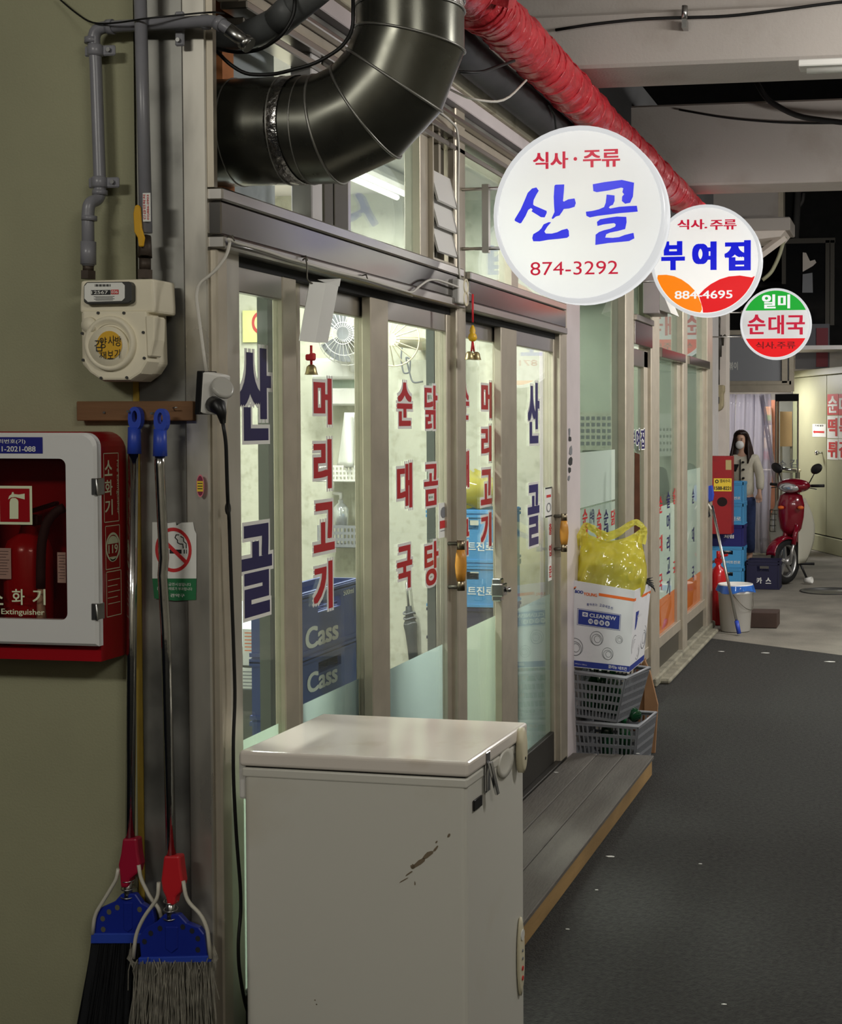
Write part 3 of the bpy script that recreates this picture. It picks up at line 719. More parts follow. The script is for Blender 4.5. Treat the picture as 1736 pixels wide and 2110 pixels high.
for x in (-1.63, -1.505, -1.448):
    sm_.tube([(x, DY + math.sin(2 * math.pi * j / n) * (r0 + .0005), cz + math.cos(2 * math.pi * j / n) * (r0 + .0005)) for j in range(n + 1)], 0.002, 6, caps=False)
sm_.build('seam_ring', 'steel_dull', dt)
tp = MB(); tp.lathe([(r0 + .001, 0), (r0 + .0015, .001), (r0 + .0015, .034), (r0 + .001, .035)], (-1.492, DY, cz), Matrix.Rotation(R(90), 3, 'Y') @ Matrix.Rotation(R(9), 3, 'X'), 36, caps=False)
tp.build('tape_band', 'foil', dt)
tp = MB(); tp.lathe([(r0 + .001, 0), (r0 + .004, .002), (r0 + .004, .12), (r0 + .001, .122)], (cx + rb, DY, 2.655), None, 36, caps=False); tp.build('tape_band', 'foil', dt)

# red taped hose running along the lane
P('red_tape', (186, 52, 60), 0.28, var=0.2, vs=16, bump=0.8, bs=28, st=(1, 1, 1))
hs = []
for u, v in [(962, -25), (1000, 10), (1060, 72), (1130, 140), (1215, 228), (1300, 312), (1380, 387), (1445, 450), (1500, 503)]:
    hs.append(S(u, v, Z=2.935))
hs = [hs[0] + (hs[0] - hs[1]) * 2.0] + hs
pts = []
for i in range(len(hs) - 1):
    for k in range(14): pts.append(hs[i].lerp(hs[i + 1], k / 14))
pts.append(hs[-1])
rr = [0.081 + 0.0045 * math.sin(i * 1.9) + 0.004 * random.uniform(-1, 1) + (0.010 if 20 < i < 30 else 0) for i in range(len(pts))]
h_ = MB().tube(pts, rr, 20)
for p in h_.v: p += Vector((random.uniform(-.003, .003), 0, random.uniform(-.003, .003)))
o = h_.build('wrapped_hose', 'red_tape'); tag(o, 'red tape-wrapped hose slung along the ceiling above the signs', 'hose')
for i in range(6, len(pts) - 3, 3):
    wr = MB()
    t = (pts[i + 1] - pts[i]).normalized(); a_ = t.orthogonal().normalized(); b_ = t.cross(a_)
    ph = random.uniform(0, .04)
    wr.tube([pts[i] + (a_ * math.cos(2 * math.pi * j / 18) + b_ * math.sin(2 * math.pi * j / 18)) * (rr[i] + .001) + t * ph * math.sin(j) * .3 for j in range(19)], 0.0035, 5, caps=False)
    wr.build('tape_wrap', 'red_tape', o)
fl = MB(); c0 = hs[1]
fl.hexa([c0 + Vector(d) for d in [(-.02, .0, -.02), (.12, .02, -.06), (.13, .06, -.05), (0, .05, 0), (-.02, .0, .05), (.13, .02, .0), (.14, .06, 0), (0, .05, .05)]]).build('tape_flap', 'red_tape', o)
# dark insulated pipe between the shop front and the hose
dk = MB().tube([S(880, 30, X=-1.475), S(960, 110, X=-1.475), S(1240, 345, X=-1.475), S(1420, 510, X=-1.475)], 0.064, 16)
tag(dk.build('insulated_pipe', P('dark_insulation', (54, 54, 56), 0.6, var=.2, vs=10)), 'dark grey insulated pipe behind the red hose', 'pipe')
# grey pipes
P('pvc_grey', (132, 134, 140), 0.42, var=0.06, vs=20); P('pvc_dark', (84, 86, 86), 0.5); P('brown_iron', (70, 60, 52), 0.55, 0.4, var=.2, vs=30); P('galv', (176, 176, 174), 0.3, 1.0)
P('gas_grey', (128, 128, 134), 0.32, var=0.06, vs=25)
vp = thing('vent_pipe', 'dark grey plastic vent pipe rising from the column behind the fat duct', 'pipe', S(470, 95, Y=3.32))
def arc(pts, k=8):
    """round the corners of a polyline"""
    pts = [Vector(p) for p in pts]; out = [pts[0]]
    for i in range(1, len(pts) - 1):
        a = pts[i] - pts[i - 1]; b = pts[i + 1] - pts[i]; d = min(a.length, b.length) * .45
        p0, p1 = pts[i] - a.normalized() * d, pts[i] + b.normalized() * d
        for j in range(k + 1):
            t = j / k; out.append(p0 * (1 - t) ** 2 + pts[i] * 2 * t * (1 - t) + p1 * t * t)
    out.append(pts[-1]); return out
MB().tube(arc([S(436, 76, Y=3.34), S(512, 74, Y=3.33), S(575, 45, Y=3.30), S(660, -25, Y=3.24)], 6), 0.034, 18).build('pipe', 'pvc_dark', vp)
MB().tube([S(572, 46, Y=3.30), S(610, 10, Y=3.27)], 0.036, 18).build('coupling', 'pvc_dark', vp)

gp = thing('gas_pipe', 'grey gas pipe with elbows and clamps above the left inlet of the meter', 'pipe', S(182, 560, Y=3.10))
GY = 3.105
pr = arc([S(182, 548, Y=GY - .03), S(181, 445, Y=GY - .03), S(183, 418, Y=GY - .03), S(205, 410, Y=GY), S(206, 380, Y=GY), S(197, 120, Y=GY), S(191, 58, Y=GY), S(250, 54, Y=GY), S(440, 43, Y=GY - .03), S(462, 52, Y=GY - .04), S(512, 92, Y=GY - .02)], 5)
MB().tube(pr, 0.0138, 14).build('pipe', 'gas_grey', gp)
for (a, b, yy) in (((190, 78), (190, 90), GY), ((222, 56), (234, 55), GY), ((184, 445), (184, 455), GY - .03), ((206, 402), (206, 392), GY), ((182, 498), (182, 545), GY - .03), ((430, 45), (418, 46), GY - .02), ((447, 45), (458, 52), GY - .035)):
    MB().tube([S(*a, Y=yy), S(*b, Y=yy)], 0.0172, 14).build('coupling', 'gas_grey', gp)
MB().tube([S(470, 60, Y=GY - .04), S(512, 92, Y=GY - .02)], 0.0155, 14).tube([S(503, 85, Y=GY - .02), S(514, 94, Y=GY - .02)], 0.019, 14).build('sleeve', 'galv', gp)
for (u, v, hor) in ((197, 104, 0), (205, 376, 0), (368, 48, 1)):
    m = MB(); c = S(u, v, Y=GY)
    if hor:
        m.tube([c + Vector((-.012, 0, 0)), c + Vector((.012, 0, 0))], 0.018, 14)
        m.box(c.x - .011, c.x + .011, c.y + .002, c.y + .010, c.z - .05, c.z - .012)
        m.box(c.x - .011, c.x + .011, c.y + .002, c.y + .010, c.z + .012, c.z + .028)
    else:
        m.tube([c + Vector((0, 0, -.013)), c + Vector((0, 0, .013))], 0.018, 14)
        m.box(c.x + .012, c.x + .046, c.y + .002, c.y + .010, c.z - .012, c.z + .012)
        m.box(c.x - .03, c.x - .012, c.y + .002, c.y + .010, c.z - .012, c.z + .012).box(c.x - .004, c.x + .004, c.y + .01, c.y + .046, c.z - .004, c.z + .004)
    k_ = m.build('pipe_clamp', 'gas_grey', gp, bevel=.003)
    s_ = MB(); q = c + (Vector((0, -.006, -.038)) if hor else Vector((.034, -.006, 0)))
    s_.tube([q, q + Vector((0, .004, 0))], 0.005, 8).build('screw', 'galv', k_)
MB().tube([S(182, 545, Y=GY - .03), S(182, 560, Y=GY - .03)], 0.012, 12).tube([S(182, 558, Y=GY - .03), S(182, 575, Y=GY - .03)], 0.0175, 6, smooth=False).build('union_nut', 'brown_iron', gp)

gr = thing('gas_pipe', 'straight grey gas pipe with a yellow lever valve, right inlet of the meter', 'pipe', S(300, 575, Y=3.09))
MB().tube([S(288, -60, Y=GY - .032), S(301, 480, Y=GY - .03)], 0.0140, 14).build('pipe', 'gas_grey', gr)
v_ = MB().tube([S(299, 487, Y=GY - .02), S(299, 530, Y=GY - .03)], [.014, .016], 8).tube([S(299, 533, Y=GY - .03), S(299, 556, Y=GY - .03)], 0.013, 12).tube([S(299, 556, Y=GY - .03), S(299, 574, Y=GY - .03)], 0.018, 6, smooth=False)
v_.build('ball_valve', 'brown_iron', gr)
c = S(290, 500, Y=3.055)
lvr = MB().prism([S(u, v, Y=3.052) for u, v in [(277, 424), (283, 421), (288, 426), (291, 470), (297, 490), (294, 508), (285, 508), (283, 490), (276, 478), (274, 440)]], (0, .007, 0))
lvr.build('valve_lever', P('yellow_lever', (206, 156, 20), 0.4), gr, bevel=.002)
m = MB(); txt(m, 'GAS', S(282, 452, Y=3.0515), .006, .03, (Vector((0, 0, 1)), Vector((-1, 0, 0)), Vector((0, -1, 0))), 0, 0, .0006); 
sk = MB(); quad(sk, S(302.5, 427, Y=GY - .0475), .019, .064, CAMF, 0); o = sk.build('pipe_label', 'paper', gr)
m = MB()
for k in range(2):
    txt(m, '02)886-0903' if k else '긴급연락처', S(306 if k else 298, 427, Y=GY - .0475), .056, .006, (Vector((0, 0, 1)), Vector((-1, 0, 0)), Vector((0, -1, 0))), .01, 0, .001)
m.build('print', 'print_red', o)

# gas meter
MY = 3.015
gm = thing('gas_meter', 'cream gas meter with a dial and a yellow scribbled sticker on the olive wall', 'meter', S(245, 785, Y=3.08))
P('meter_cream', (226, 218, 194), 0.5, var=0.05, vs=10); P('meter_dark', (62, 62, 60), 0.4)
D = Vector((0, .055, 0))
mm = MB().prism([S(u, v, Y=MY) for u, v in [(168, 640), (303, 640), (305, 745), (290, 770), (268, 784), (208, 784), (184, 768), (170, 745)]], D)
mm.build('front_shell', 'meter_cream', gm, bevel=.006, seg=2)
mm = MB().prism([S(u, v, Y=MY + .055) for u, v in [(166, 630), (312, 630), (322, 640), (325, 750), (312, 770), (290, 786), (212, 786), (186, 770), (168, 750)]], (0, .05, 0))
mm.build('back_shell', 'meter_cream', gm, bevel=.006, seg=2)
MB().prism([S(u, v, Y=MY + .005) for u, v in [(166, 578), (278, 575), (315, 574), (318, 628), (318, 645), (164, 645), (164, 630)]], (0, .10, 0)).build('top_block', 'meter_cream', gm, bevel=.006, seg=2)
rim_ = MB(); c = S(229, 708, Y=MY)
rim_.lathe([(.062, 0), (.060, .010), (.052, .010), (.046, .002), (.044, .002)], c, Matrix.Rotation(R(90), 3, 'X'), 36, caps=False)
rim_.build('face_ring', 'meter_cream', gm)
MB().lathe([(.049, .0), (.047, .009), (.001, .010)], S(226, 717, Y=MY), Matrix.Rotation(R(90), 3, 'X'), 32).lathe([(.018, .0), (.017, .009), (.001, .010)], S(186, 670, Y=MY), Matrix.Rotation(R(90), 3, 'X'), 20).build('face_dome', 'meter_cream', gm)
dl = MB().prism([S(u, v, Y=MY - .012) for u, v in [(172, 588), (178, 581), (266, 580), (271, 586), (271, 620), (265, 625), (179, 627), (172, 622)]], (0, .02, 0)).build('dial_housing', 'meter_dark', gm, bevel=.002)
m = MB().prism([S(u, v, Y=MY - .0135) for u, v in [(174, 590), (180, 583), (251, 582), (257, 588), (257, 614), (251, 620), (181, 622), (174, 615)]], (0, .001, 0)); m.build('dial_face', 'paper', dl)
m = MB(); quad(m, S(208, 602.5, Y=MY - .014), .047, .0105, CAMF, .0006); m.build('counter', 'print_black', dl)
m = MB(); quad(m, S(237, 601.5, Y=MY - .014), .018, .010, CAMF, .0008); m.build('counter', 'print_red', dl)
m = MB(); txt(m, '12567', S(206, 602.5, Y=MY - .014), .04, .007, CAMF, .01, 0, .0012); txt(m, '036', S(237, 601.5, Y=MY - .014), .015, .0065, CAMF, .01, 0, .0012); m.build('digits', 'paper', dl)
m = MB()
for k in range(14): quad(m, S(196 + k * 2.4, 588, Y=MY - .014), .0008 + .0008 * (k % 3), .005, CAMF, .0006)
for k in range(4): quad(m, S(215, 611 + k * 2.4, Y=MY - .014), .05 - .008 * (k % 2), .0008, CAMF, .0006)
m.build('print', 'print_black', dl)
cst = S(226, 711, Y=MY - .0105)
m = MB(); disc(m, cst, .0305, .0315, CAMF, .0015); so = m.build('round_sticker', P('sticker_yellow', (214, 166, 40), 0.5), gm)
m = MB()
for k, (ch, u, v, w, h) in enumerate((('김', 204, 712, .018, .026), ('양', 214, 706, .016, .024), ('사', 231, 702, .016, .022), ('방', 245, 703, .014, .022), ('재', 213, 732, .016, .016), ('보', 229, 731, .013, .018), ('기', 243, 729, .013, .02))):
    txt(m, ch, S(u, v, Y=MY - .0105), w, h, CAMF, -.012, 0, .003)
m.build('scribble', 'print_black', so)
for u, v in ((203, 645), (256, 645), (170, 687), (296, 685), (172, 742), (298, 738), (209, 779), (262, 778), (316, 690)):
    c = S(u, v, Y=MY); MB().tube([c + Vector((0, -.003, 0)), c + Vector((0, .002, 0))], .0033, 8).build('bolt', 'meter_dark', gm)
m = MB().prism([S(u, v, Y=MY - .006) for u, v in [(299, 650), (318, 652), (317, 700), (310, 735), (303, 735)]], (0, .05, 0)); m.build('side_rib', 'meter_cream', gm, bevel=.003)

# ================================================================ LEFT WALL: cabinet, rack board, brooms, notices
P('cab_red', (150, 14, 24), 0.35, var=0.06); P('cab_white', (214, 214, 212), 0.45); P('luminous', (214, 220, 186), 0.5)
P('ext_red', (176, 20, 26), 0.25, coat=.3); P('rubber', (40, 40, 41), 0.7); P('label_blue', (24, 30, 120), 0.5)
glass_mat('acrylic', tint=(238, 226, 222), base=.03, haze=.03, hazec=(120, 60, 60))
CY = 3.005                                                   # front of the cabinet door
fc = thing('fire_extinguisher_cabinet', 'red wall cabinet with a white door and an extinguisher behind its window', 'fire cabinet', S(100, 1360, Y=3.1))
xr = S(203, 1100, Y=3.03).x; xl = xr - .40
zt, zb = S(150, 890, Y=CY).z, S(150, 1331, Y=CY).z
zbb = S(100, 1361, Y=3.03).z
# body: back box with a rounded top right corner
def rrect(x0, x1, z0, z1, r, y, corners=(1, 1, 1, 1), k=6):
    out = []
    for (cx_, cz_, a0, on) in ((x1 - r, z1 - r, 0, corners[0]), (x0 + r, z1 - r, 90, corners[1]), (x0 + r, z0 + r, 180, corners[2]), (x1 - r, z0 + r, 270, corners[3])):
        if on: out += [Vector((cx_ + r * math.cos(R(a0 + 90 * i / k)), y, cz_ + r * math.sin(R(a0 + 90 * i / k)))) for i in range(k + 1)]
        else: out.append(Vector((cx_ + (r if a0 in (0, 270) else -r), y, cz_ + (r if a0 < 180 else -r))))
    return out
outer = rrect(xl, xr, zbb, zt, .045, 3.035, (1, 1, 0, 0)); inner = rrect(xl + .012, xr - .012, zbb + .03, zt - .012, .036, 3.035, (1, 1, 0, 0))
n_ = len(outer); bd = MB()
bd.add([*outer, *[p + Vector((0, .115, 0)) for p in outer], *inner, *[Vector((p.x, 3.14, p.z)) for p in inner]],
       [[i, (i + 1) % n_, n_ + (i + 1) % n_, n_ + i] for i in range(n_)] + [[i, 2 * n_ + i, 2 * n_ + (i + 1) % n_, (i + 1) % n_] for i in range(n_)] +
       [[2 * n_ + i, 3 * n_ + i, 3 * n_ + (i + 1) % n_, 2 * n_ + (i + 1) % n_] for i in range(n_)] + [[3 * n_ + i for i in range(n_)]])
bd.build('cabinet_body', 'cab_red', fc)
# door: white frame round a rounded window
dz0, dz1 = zb, zt - .002; dx1 = S(199, 1100, Y=CY).x; dx0 = dx1 - .385
wx1 = S(137, 1100, Y=CY).x; wx0 = dx0 + .07; wz1, wz0 = S(100, 945, Y=CY).z, S(100, 1277, Y=CY).z
K = 8
o_ = rrect(dx0, dx1, dz0, dz1, .032, CY, (1, 1, 0, 0), K); i_ = rrect(wx0, wx1, wz0, wz1, .016, CY, (1, 1, 1, 1), K)
o2 = rrect(dx0, dx1, dz0, dz1, .032, CY, (1, 1, 1, 1), K)
for j in range(K + 1):
    o2[2 * (K + 1) + j] = Vector((dx0, CY, dz0)); o2[3 * (K + 1) + j] = Vector((dx1, CY, dz0))
n_ = len(o2); dr = MB(); T = Vector((0, .022, 0)); B2 = Vector((0, .006, 0))
ins = []
for p in o2:
    c_ = Vector(((dx0 + dx1) / 2, CY, (dz0 + dz1) / 2)); d_ = c_ - p; ins.append(p + Vector((math.copysign(.006, d_.x), 0, math.copysign(.006, d_.z))))
dr.add([*ins, *[p + B2 for p in o2], *[p + T for p in o2], *i_, *[p + T for p in i_]],
       [[i, (i + 1) % n_, n_ + (i + 1) % n_, n_ + i] for i in range(n_)] + [[n_ + i, n_ + (i + 1) % n_, 2 * n_ + (i + 1) % n_, 2 * n_ + i] for i in range(n_)] +
       [[i, 3 * n_ + i, 3 * n_ + (i + 1) % n_, (i + 1) % n_] for i in range(n_)] + [[3 * n_ + i, 4 * n_ + i, 4 * n_ + (i + 1) % n_, 3 * n_ + (i + 1) % n_] for i in range(n_)])
door = dr.build('cabinet_door', 'cab_white', fc)
MB().prism([p + Vector((0, .010, 0)) for p in i_], (0, .003, 0)).build('window_pane', 'acrylic', door)
for v in (1003, 1261):
    c = S(197, v, Y=CY); h = MB().box(c.x - .010, c.x + .005, c.y - .002, c.y + .03, c.z - .019, c.z + .019)
    h.tube([c + Vector((.004, -.002, -.019)), c + Vector((.004, -.002, .019))], .004, 8); h.build('hinge', 'galv', fc, bevel=.002)
m = MB(); c = S(30, 918, Y=CY); w_ = S(88, 900, Y=CY).x - S(-60, 900, Y=CY).x
cc = S(14, 917.5, Y=CY); quad(m, cc, w_, .037, CAMF, .0008); lb = m.build('number_plate', 'label_blue', fc)
m = MB(); txt(m, '관리번호(기)', S(19, 910, Y=CY), .082, .011, CAMF, .01, 0, .0016); txt(m, '251-2021-088', S(30, 925, Y=CY), .106, .012, CAMF, .012, 0, .0016); m.build('lettering', 'paper', lb)
# pictogram plate and words on the window
pl_ = MB(); c = S(31, 1041, Y=CY + .008); quad(pl_, c, .086, .088, CAMF, .0005); pp = pl_.build('pictogram_plate', 'luminous', fc)
m = MB(); quad(m, c, .074, .076, CAMF, .0012); m.build('red_field', 'cab_red', pp)
m = MB(); q = lambda u, v: S(u, v, Y=CY + .008) + Vector((0, -.002, 0))
for poly in ([(21, 1069), (21, 1034), (23, 1028), (27, 1026), (33, 1026), (38, 1030), (39, 1034), (39, 1069)], [(18, 1029), (20, 1022), (25, 1018), (26, 1014), (29, 1014), (30, 1018), (40, 1019), (52, 1017), (52, 1029), (40, 1026), (32, 1024), (24, 1025)]):
    m.poly([q(*p) for p in poly])
m.build('pictogram', 'luminous', pp)
m = MB()
for ch, u in (('소', -6), ('화', 38), ('기', 81)): txt(m, ch, S(u, 1230, Y=CY + .008), .032, .036, CAMF, .015, 0, .001)
txt(m, 'Fire Extinguisher', S(31, 1262, Y=CY + .008), .148, .0165, CAMF, .012, 0, .001)
m.build('window_lettering', 'luminous', fc)
# frames and words on the side of the body
SX = xr + .0008; SIDE = (Vector((0, 1, 0)), Vector((0, 0, 1)), Vector((1, 0, 0)))
def sq(u, v): return S(u, v, X=SX)
for k, (u0, v0, u1, v1) in enumerate(((206, 934, 243, 1074), (210, 1085, 245, 1170), (212, 1180, 248, 1266))):
    p, q2 = sq(u0, v0), sq(u1, v1); y0, y1, z0, z1 = p.y, q2.y, q2.z, p.z
    y0 += .014; y1 += .006
    fr_ = MB()
    for a0, a1, b0, b1 in ((y0, y1, z0, z0 + .0018), (y0, y1, z1 - .0018, z1), (y0, y0 + .002, z0, z1), (y1 - .002, y1, z0, z1)):
        fr_.poly([(SX, a0, b0), (SX, a1, b0), (SX, a1, b1), (SX, a0, b1)])
    f_ = fr_.build('print_frame', 'luminous', fc)
    m = MB(); yc, zc = (y0 + y1) / 2, (z0 + z1) / 2
    if k == 0:
        for j, ch in enumerate('소화기'): txt(m, ch, (SX, yc - .012, zc + .045 - j * .045), .032, .036, SIDE, .02, 0, .0004)
        txt(m, 'Fire Extinguisher', (SX, yc + .026, zc), .125, .011, (Vector((0, 0, -1)), Vector((0, 1, 0)), Vector((1, 0, 0))), .0, 0, .0004)
    elif k == 1:
        disc(m, (SX, yc, zc), .030, .034, SIDE, .0004, inner=.84); disc(m, (SX, yc, zc + .008), .022, .018, SIDE, .0004, a0=0, a1=180)
        disc(m, (SX, yc, zc - .022), .014, .010, SIDE, .0004, a0=180, a1=360)
        txt(m, '119', (SX, yc, zc - .004), .040, .02, SIDE, .02, 0, .0008)
    else:
        for j in range(5): quad(m, (SX, yc - .006 * (j % 2), zc + .032 - j * .0135), .05 - .008 * (j % 2), .0016, SIDE, .0004)
    m.build('side_lettering', 'luminous', fc)
# extinguisher standing inside
ex = thing('fire_extinguisher', 'red fire extinguisher with a black hose inside the wall cabinet', 'extinguisher', (xr - .21, 3.085, zbb + .03))
MB().lathe([(.05, 0), (.054, .006), (.054, .215), (.046, .240), (.020, .258), (.016, .275)], (0, 0, 0), None, 28).build('cylinder', 'ext_red', ex, local=True)
MB().box(-.022, .03, -.012, .012, .275, .30).hexa([(.0, -.01, .30), (.075, -.01, .322), (.075, .01, .322), (.0, .01, .30), (0, -.01, .31), (.075, -.01, .332), (.075, .01, .332), (0, .01, .31)]).build('lever_head', 'black_plastic', ex, local=True, bevel=.003)
hp = [S(132, 1046, Y=3.045), S(118, 1052, Y=3.04), S(96, 1075, Y=3.035), S(86, 1115, Y=3.033), S(84, 1165, Y=3.035), S(84, 1212, Y=3.035)]
MB().tube(arc(hp, 5), .0105, 12).build('hose', 'rubber', ex)
MB().tube([S(84, 1210, Y=3.035), S(84, 1238, Y=3.035), S(86, 1274, Y=3.035)], [.007, .008, .011], 12).build('nozzle', 'cream_plastic', ex)
for u0, u1, v0, v1, yy in ((-30, 27, 1127, 1195, 3.028), (117, 137, 1136, 1203, 3.045)):
    m = MB(); c = S((u0 + u1) / 2, (v0 + v1) / 2, Y=yy); quad(m, c, (u1 - u0) / 960, (v1 - v0) / 960, CAMF, 0); lb = m.build('label_sheet', 'paper', ex)
    m = MB()
    for j in range(9): quad(m, c + Vector((.002 * (j % 2), 0, .028 - j * .0066)), (u1 - u0) / 960 * (.8 - .1 * (j % 3)), .0014, CAMF, .0006)
    m.build('print', 'print_grey', lb)

# rack board with screws
rb = thing('rack_board', 'brown wooden board screwed across wall and column as a broom rack', 'board', S(277, 868, Y=3.13))
p, q = S(157, 827, Y=3.12), S(396, 867, Y=3.12)
MB().box(p.x, q.x, 3.12, 3.142, q.z, p.z).build('plank', P('rack_wood', (116, 82, 52), 0.7, var=.3, vs=14, st=(.15, 1, 1), bump=.2, bs=30), rb, bevel=.002)
for u, v in ((215, 850), (277, 848), (325, 852)):
    c = S(u, v, Y=3.118); MB().tube([c + Vector((0, -.03 if u > 250 else -.002, 0)), c + Vector((0, .004, 0))], .0028, 8).build('screw', 'galv', rb)
c = S(360, 846, Y=3.118); MB().tube([c, c + Vector((.004, -.014, .006)), c + Vector((.014, -.016, .007))], .0015, 6).build('bent_nail', 'galv', rb)

# two brooms
P('broom_blue', (44, 70, 172), 0.4, var=.05); P('head_blue', (24, 42, 140), 0.4, var=.08); P('broom_red', (196, 36, 44), 0.4); P('broom_crimson', (158, 22, 52), 0.4)
P('pole_chrome', (190, 190, 188), 0.14, 1.0, bump=.25, bs=14, st=(1, 1, .6)); P('bail_white', (196, 192, 178), 0.45); P('bristle_black', (16, 18, 22), 0.7)
P('mop_grey', (140, 136, 124), 0.9, var=.35, vs=40)
def broom(nm, label, yy, gu, gv, gv2, pole, sock, head, sockm, arms):
    t = thing(nm, label, 'broom', S(gu, gv, Y=yy), group='brooms hanging on the rack board')
    # grip with a hanging hole
    w = 13; g = MB()
    a, b = S(gu, gv + 42, Y=yy), S(gu, gv2, Y=yy)
    g.tube([a, a.lerp(b, .5), b], [.0142, .0148, .0158], 16)
    kk = 20; D_ = Vector((0, .016, 0))
    ot = [S(gu + 13.5 * math.cos(2 * math.pi * i / kk), gv + 24 - 24 * math.copysign(abs(math.sin(2 * math.pi * i / kk)) ** .8, math.sin(2 * math.pi * i / kk)), Y=yy - .008) for i in range(kk)]
    hl = [S(gu + 5.5 * math.cos(2 * math.pi * i / kk), gv + 20 - 12 * math.sin(2 * math.pi * i / kk), Y=yy - .008) for i in range(kk)]
    q4 = lambda o1, o2: [[o1 + i, o2 + i, o2 + (i + 1) % kk, o1 + (i + 1) % kk] for i in range(kk)]
    g.add([*ot, *hl, *[p + D_ for p in ot], *[p + D_ for p in hl]], q4(0, kk) + q4(3 * kk, 2 * kk) + q4(2 * kk, 0) + q4(kk, 3 * kk))
    g.build('grip', 'broom_blue', t)
    MB().tube([S(u, v, Y=yy) for u, v in pole], .0112, 14).build('pole', 'pole_chrome', t)
    MB().prism([S(u, v, Y=yy - .014) for u, v in sock], (0, .028, 0)).build('socket', sockm, t, bevel=.005, seg=2)
    hu = sum(u for u, v in head['body']) / len(head['body'])
    sp = MB(); su, s0, s1 = head['spring']
    for k in range(3):
        c = S(su, s0 + (s1 - s0) * k / 2, Y=yy)
        sp.tube([c + Vector((.016 * math.cos(j * .524), .014 * math.sin(j * .524), .003 * math.sin(j * .524))) for j in range(13)], .0016, 6, caps=False)
    sp.tube([S(su, s0, Y=yy), S(su, s1 + 6, Y=yy)], .010, 10)
    sp.build('spring', 'galv', t)
    hb = MB().prism([S(u, v, Y=yy - .008) for u, v in head['body']], (0, .016, 0)).build('broom_head', 'head_blue', t, bevel=.002)
    hd = MB()
    for u, v in head['holes']: disc(hd, S(u, v, Y=yy - .008), .006, .0066, CAMF, .0006, 16)
    hd.build('head_hole', P('hole_shade_' + sockm, (88, 86, 72) if sockm == 'broom_crimson' else (30, 32, 44), 0.8), hb)
    rb_ = MB().prism([S(u, v, Y=yy - .011) for u, v in head['rib']], (0, .005, 0)); rb_.build('head_rib', 'head_blue', hb, bevel=.002)
    MB().prism([S(u, v, Y=yy - .014) for u, v in head['band']], (0, .028, 0)).build('head_band', 'broom_blue', hb, bevel=.002)
    ba = MB()
    for ar in arms: ba.tube(arc([S(u, v, Y=yy - .012) for u, v in ar], 4), .0045, 8)
    ba.build('wire_bail', 'bail_white', t)
    return t
bA = broom('broom', 'broom with black bristles hanging on the olive wall, crimson socket', 3.105, 277, 838, 935, [(275, 930), (268, 1735)],
  [(252, 1728), (281, 1728), (284, 1760), (288, 1782), (283, 1800), (268, 1812), (262, 1830), (248, 1830), (246, 1805), (243, 1782), (248, 1760)],
  dict(body=[(250, 1842), (278, 1842), (292, 1862), (314, 1874), (318, 1895), (320, 1925), (190, 1925), (196, 1890), (205, 1872), (236, 1858)],
       spring=(264, 1812, 1846), holes=[(212, 1893), (213, 1915), (225, 1879), (242, 1870), (288, 1874)], rib=[(254, 1860), (272, 1860), (272, 1915), (263, 1922), (254, 1915)],
       band=[(187, 1924), (322, 1924), (324, 1945), (186, 1945)]), 'broom_crimson',
  [[(244, 1790), (240, 1812), (214, 1855), (195, 1885), (191, 1925)], [(286, 1782), (290, 1810), (310, 1850), (328, 1872), (332, 1890)]])
bB = broom('broom', 'broom with a stringy grey head on a dented chrome pole, bright red socket', 3.068, 330, 842, 940, [(330, 935), (329, 960), (338, 1150), (335, 1185), (342, 1300), (353, 1770)],
  [(337, 1764), (369, 1764), (372, 1790), (376, 1818), (370, 1840), (361, 1850), (359, 1866), (344, 1866), (341, 1850), (334, 1835), (331, 1815), (334, 1790)],
  dict(body=[(338, 1884), (368, 1884), (384, 1902), (410, 1912), (420, 1925), (428, 1975), (290, 1975), (286, 1930), (300, 1912), (322, 1900)],
       spring=(352, 1856, 1890), holes=[(311, 1923), (330, 1913), (298, 1940), (377, 1910), (396, 1918), (408, 1934), (408, 1957)], rib=[(340, 1910), (366, 1910), (366, 1955), (353, 1965), (340, 1955)],
       band=[(284, 1974), (432, 1970), (434, 1984), (284, 1988)]), 'broom_red',
  [[(327, 1818), (326, 1850), (296, 1890), (280, 1925), (275, 1975)], [(378, 1815), (384, 1855), (415, 1885), (428, 1915), (434, 1975)]])
# bristles
br = MB(); top = [(188, 1944), (322, 1944)]; bot = [(148, 2200), (330, 2200)]
def bristle(mb, nn, t0, t1, b0, b1, yy, jit, r, wav=0):
    for k in range(nn):
        f = random.random(); y = yy + random.uniform(-.014, .014)
        u0 = t0[0] + (t1[0] - t0[0]) * f; u1 = b0[0] + (b1[0] - b0[0]) * min(1, max(0, f + random.uniform(-jit, jit)))
        v1 = b0[1] - random.random() * 40
        P0, P1 = S(u0, t0[1], Y=y), S(u1, v1, Y=y + random.uniform(-.01, .01))
        pts_ = [P0.lerp(P1, q_ / 5) + Vector((random.uniform(-wav, wav), random.uniform(-wav, wav), 0)) * (q_ > 0) for q_ in range(6)]
        mb.tube(pts_, r, 4, caps=False)
br.prism([S(u, v, Y=3.098) for u, v in [(190, 1942), (320, 1942), (326, 2180), (152, 2180)]], (0, .02, 0))
bristle(br, 220, *top, *bot, 3.105, .05, .0012)
br.build('bristles', 'bristle_black', bA, kind='stuff')
br = MB()
br.prism([S(u, v, Y=3.064) for u, v in [(286, 1986), (430, 1982), (445, 2190), (268, 2190)]], (0, .016, 0))
br.build('bristle_core', P('mop_core', (70, 68, 62), 0.95), bB)
br = MB(); bristle(br, 420, (278, 1982), (436, 1980), (262, 2210), (452, 2210), 3.062, .06, .0011, .003)
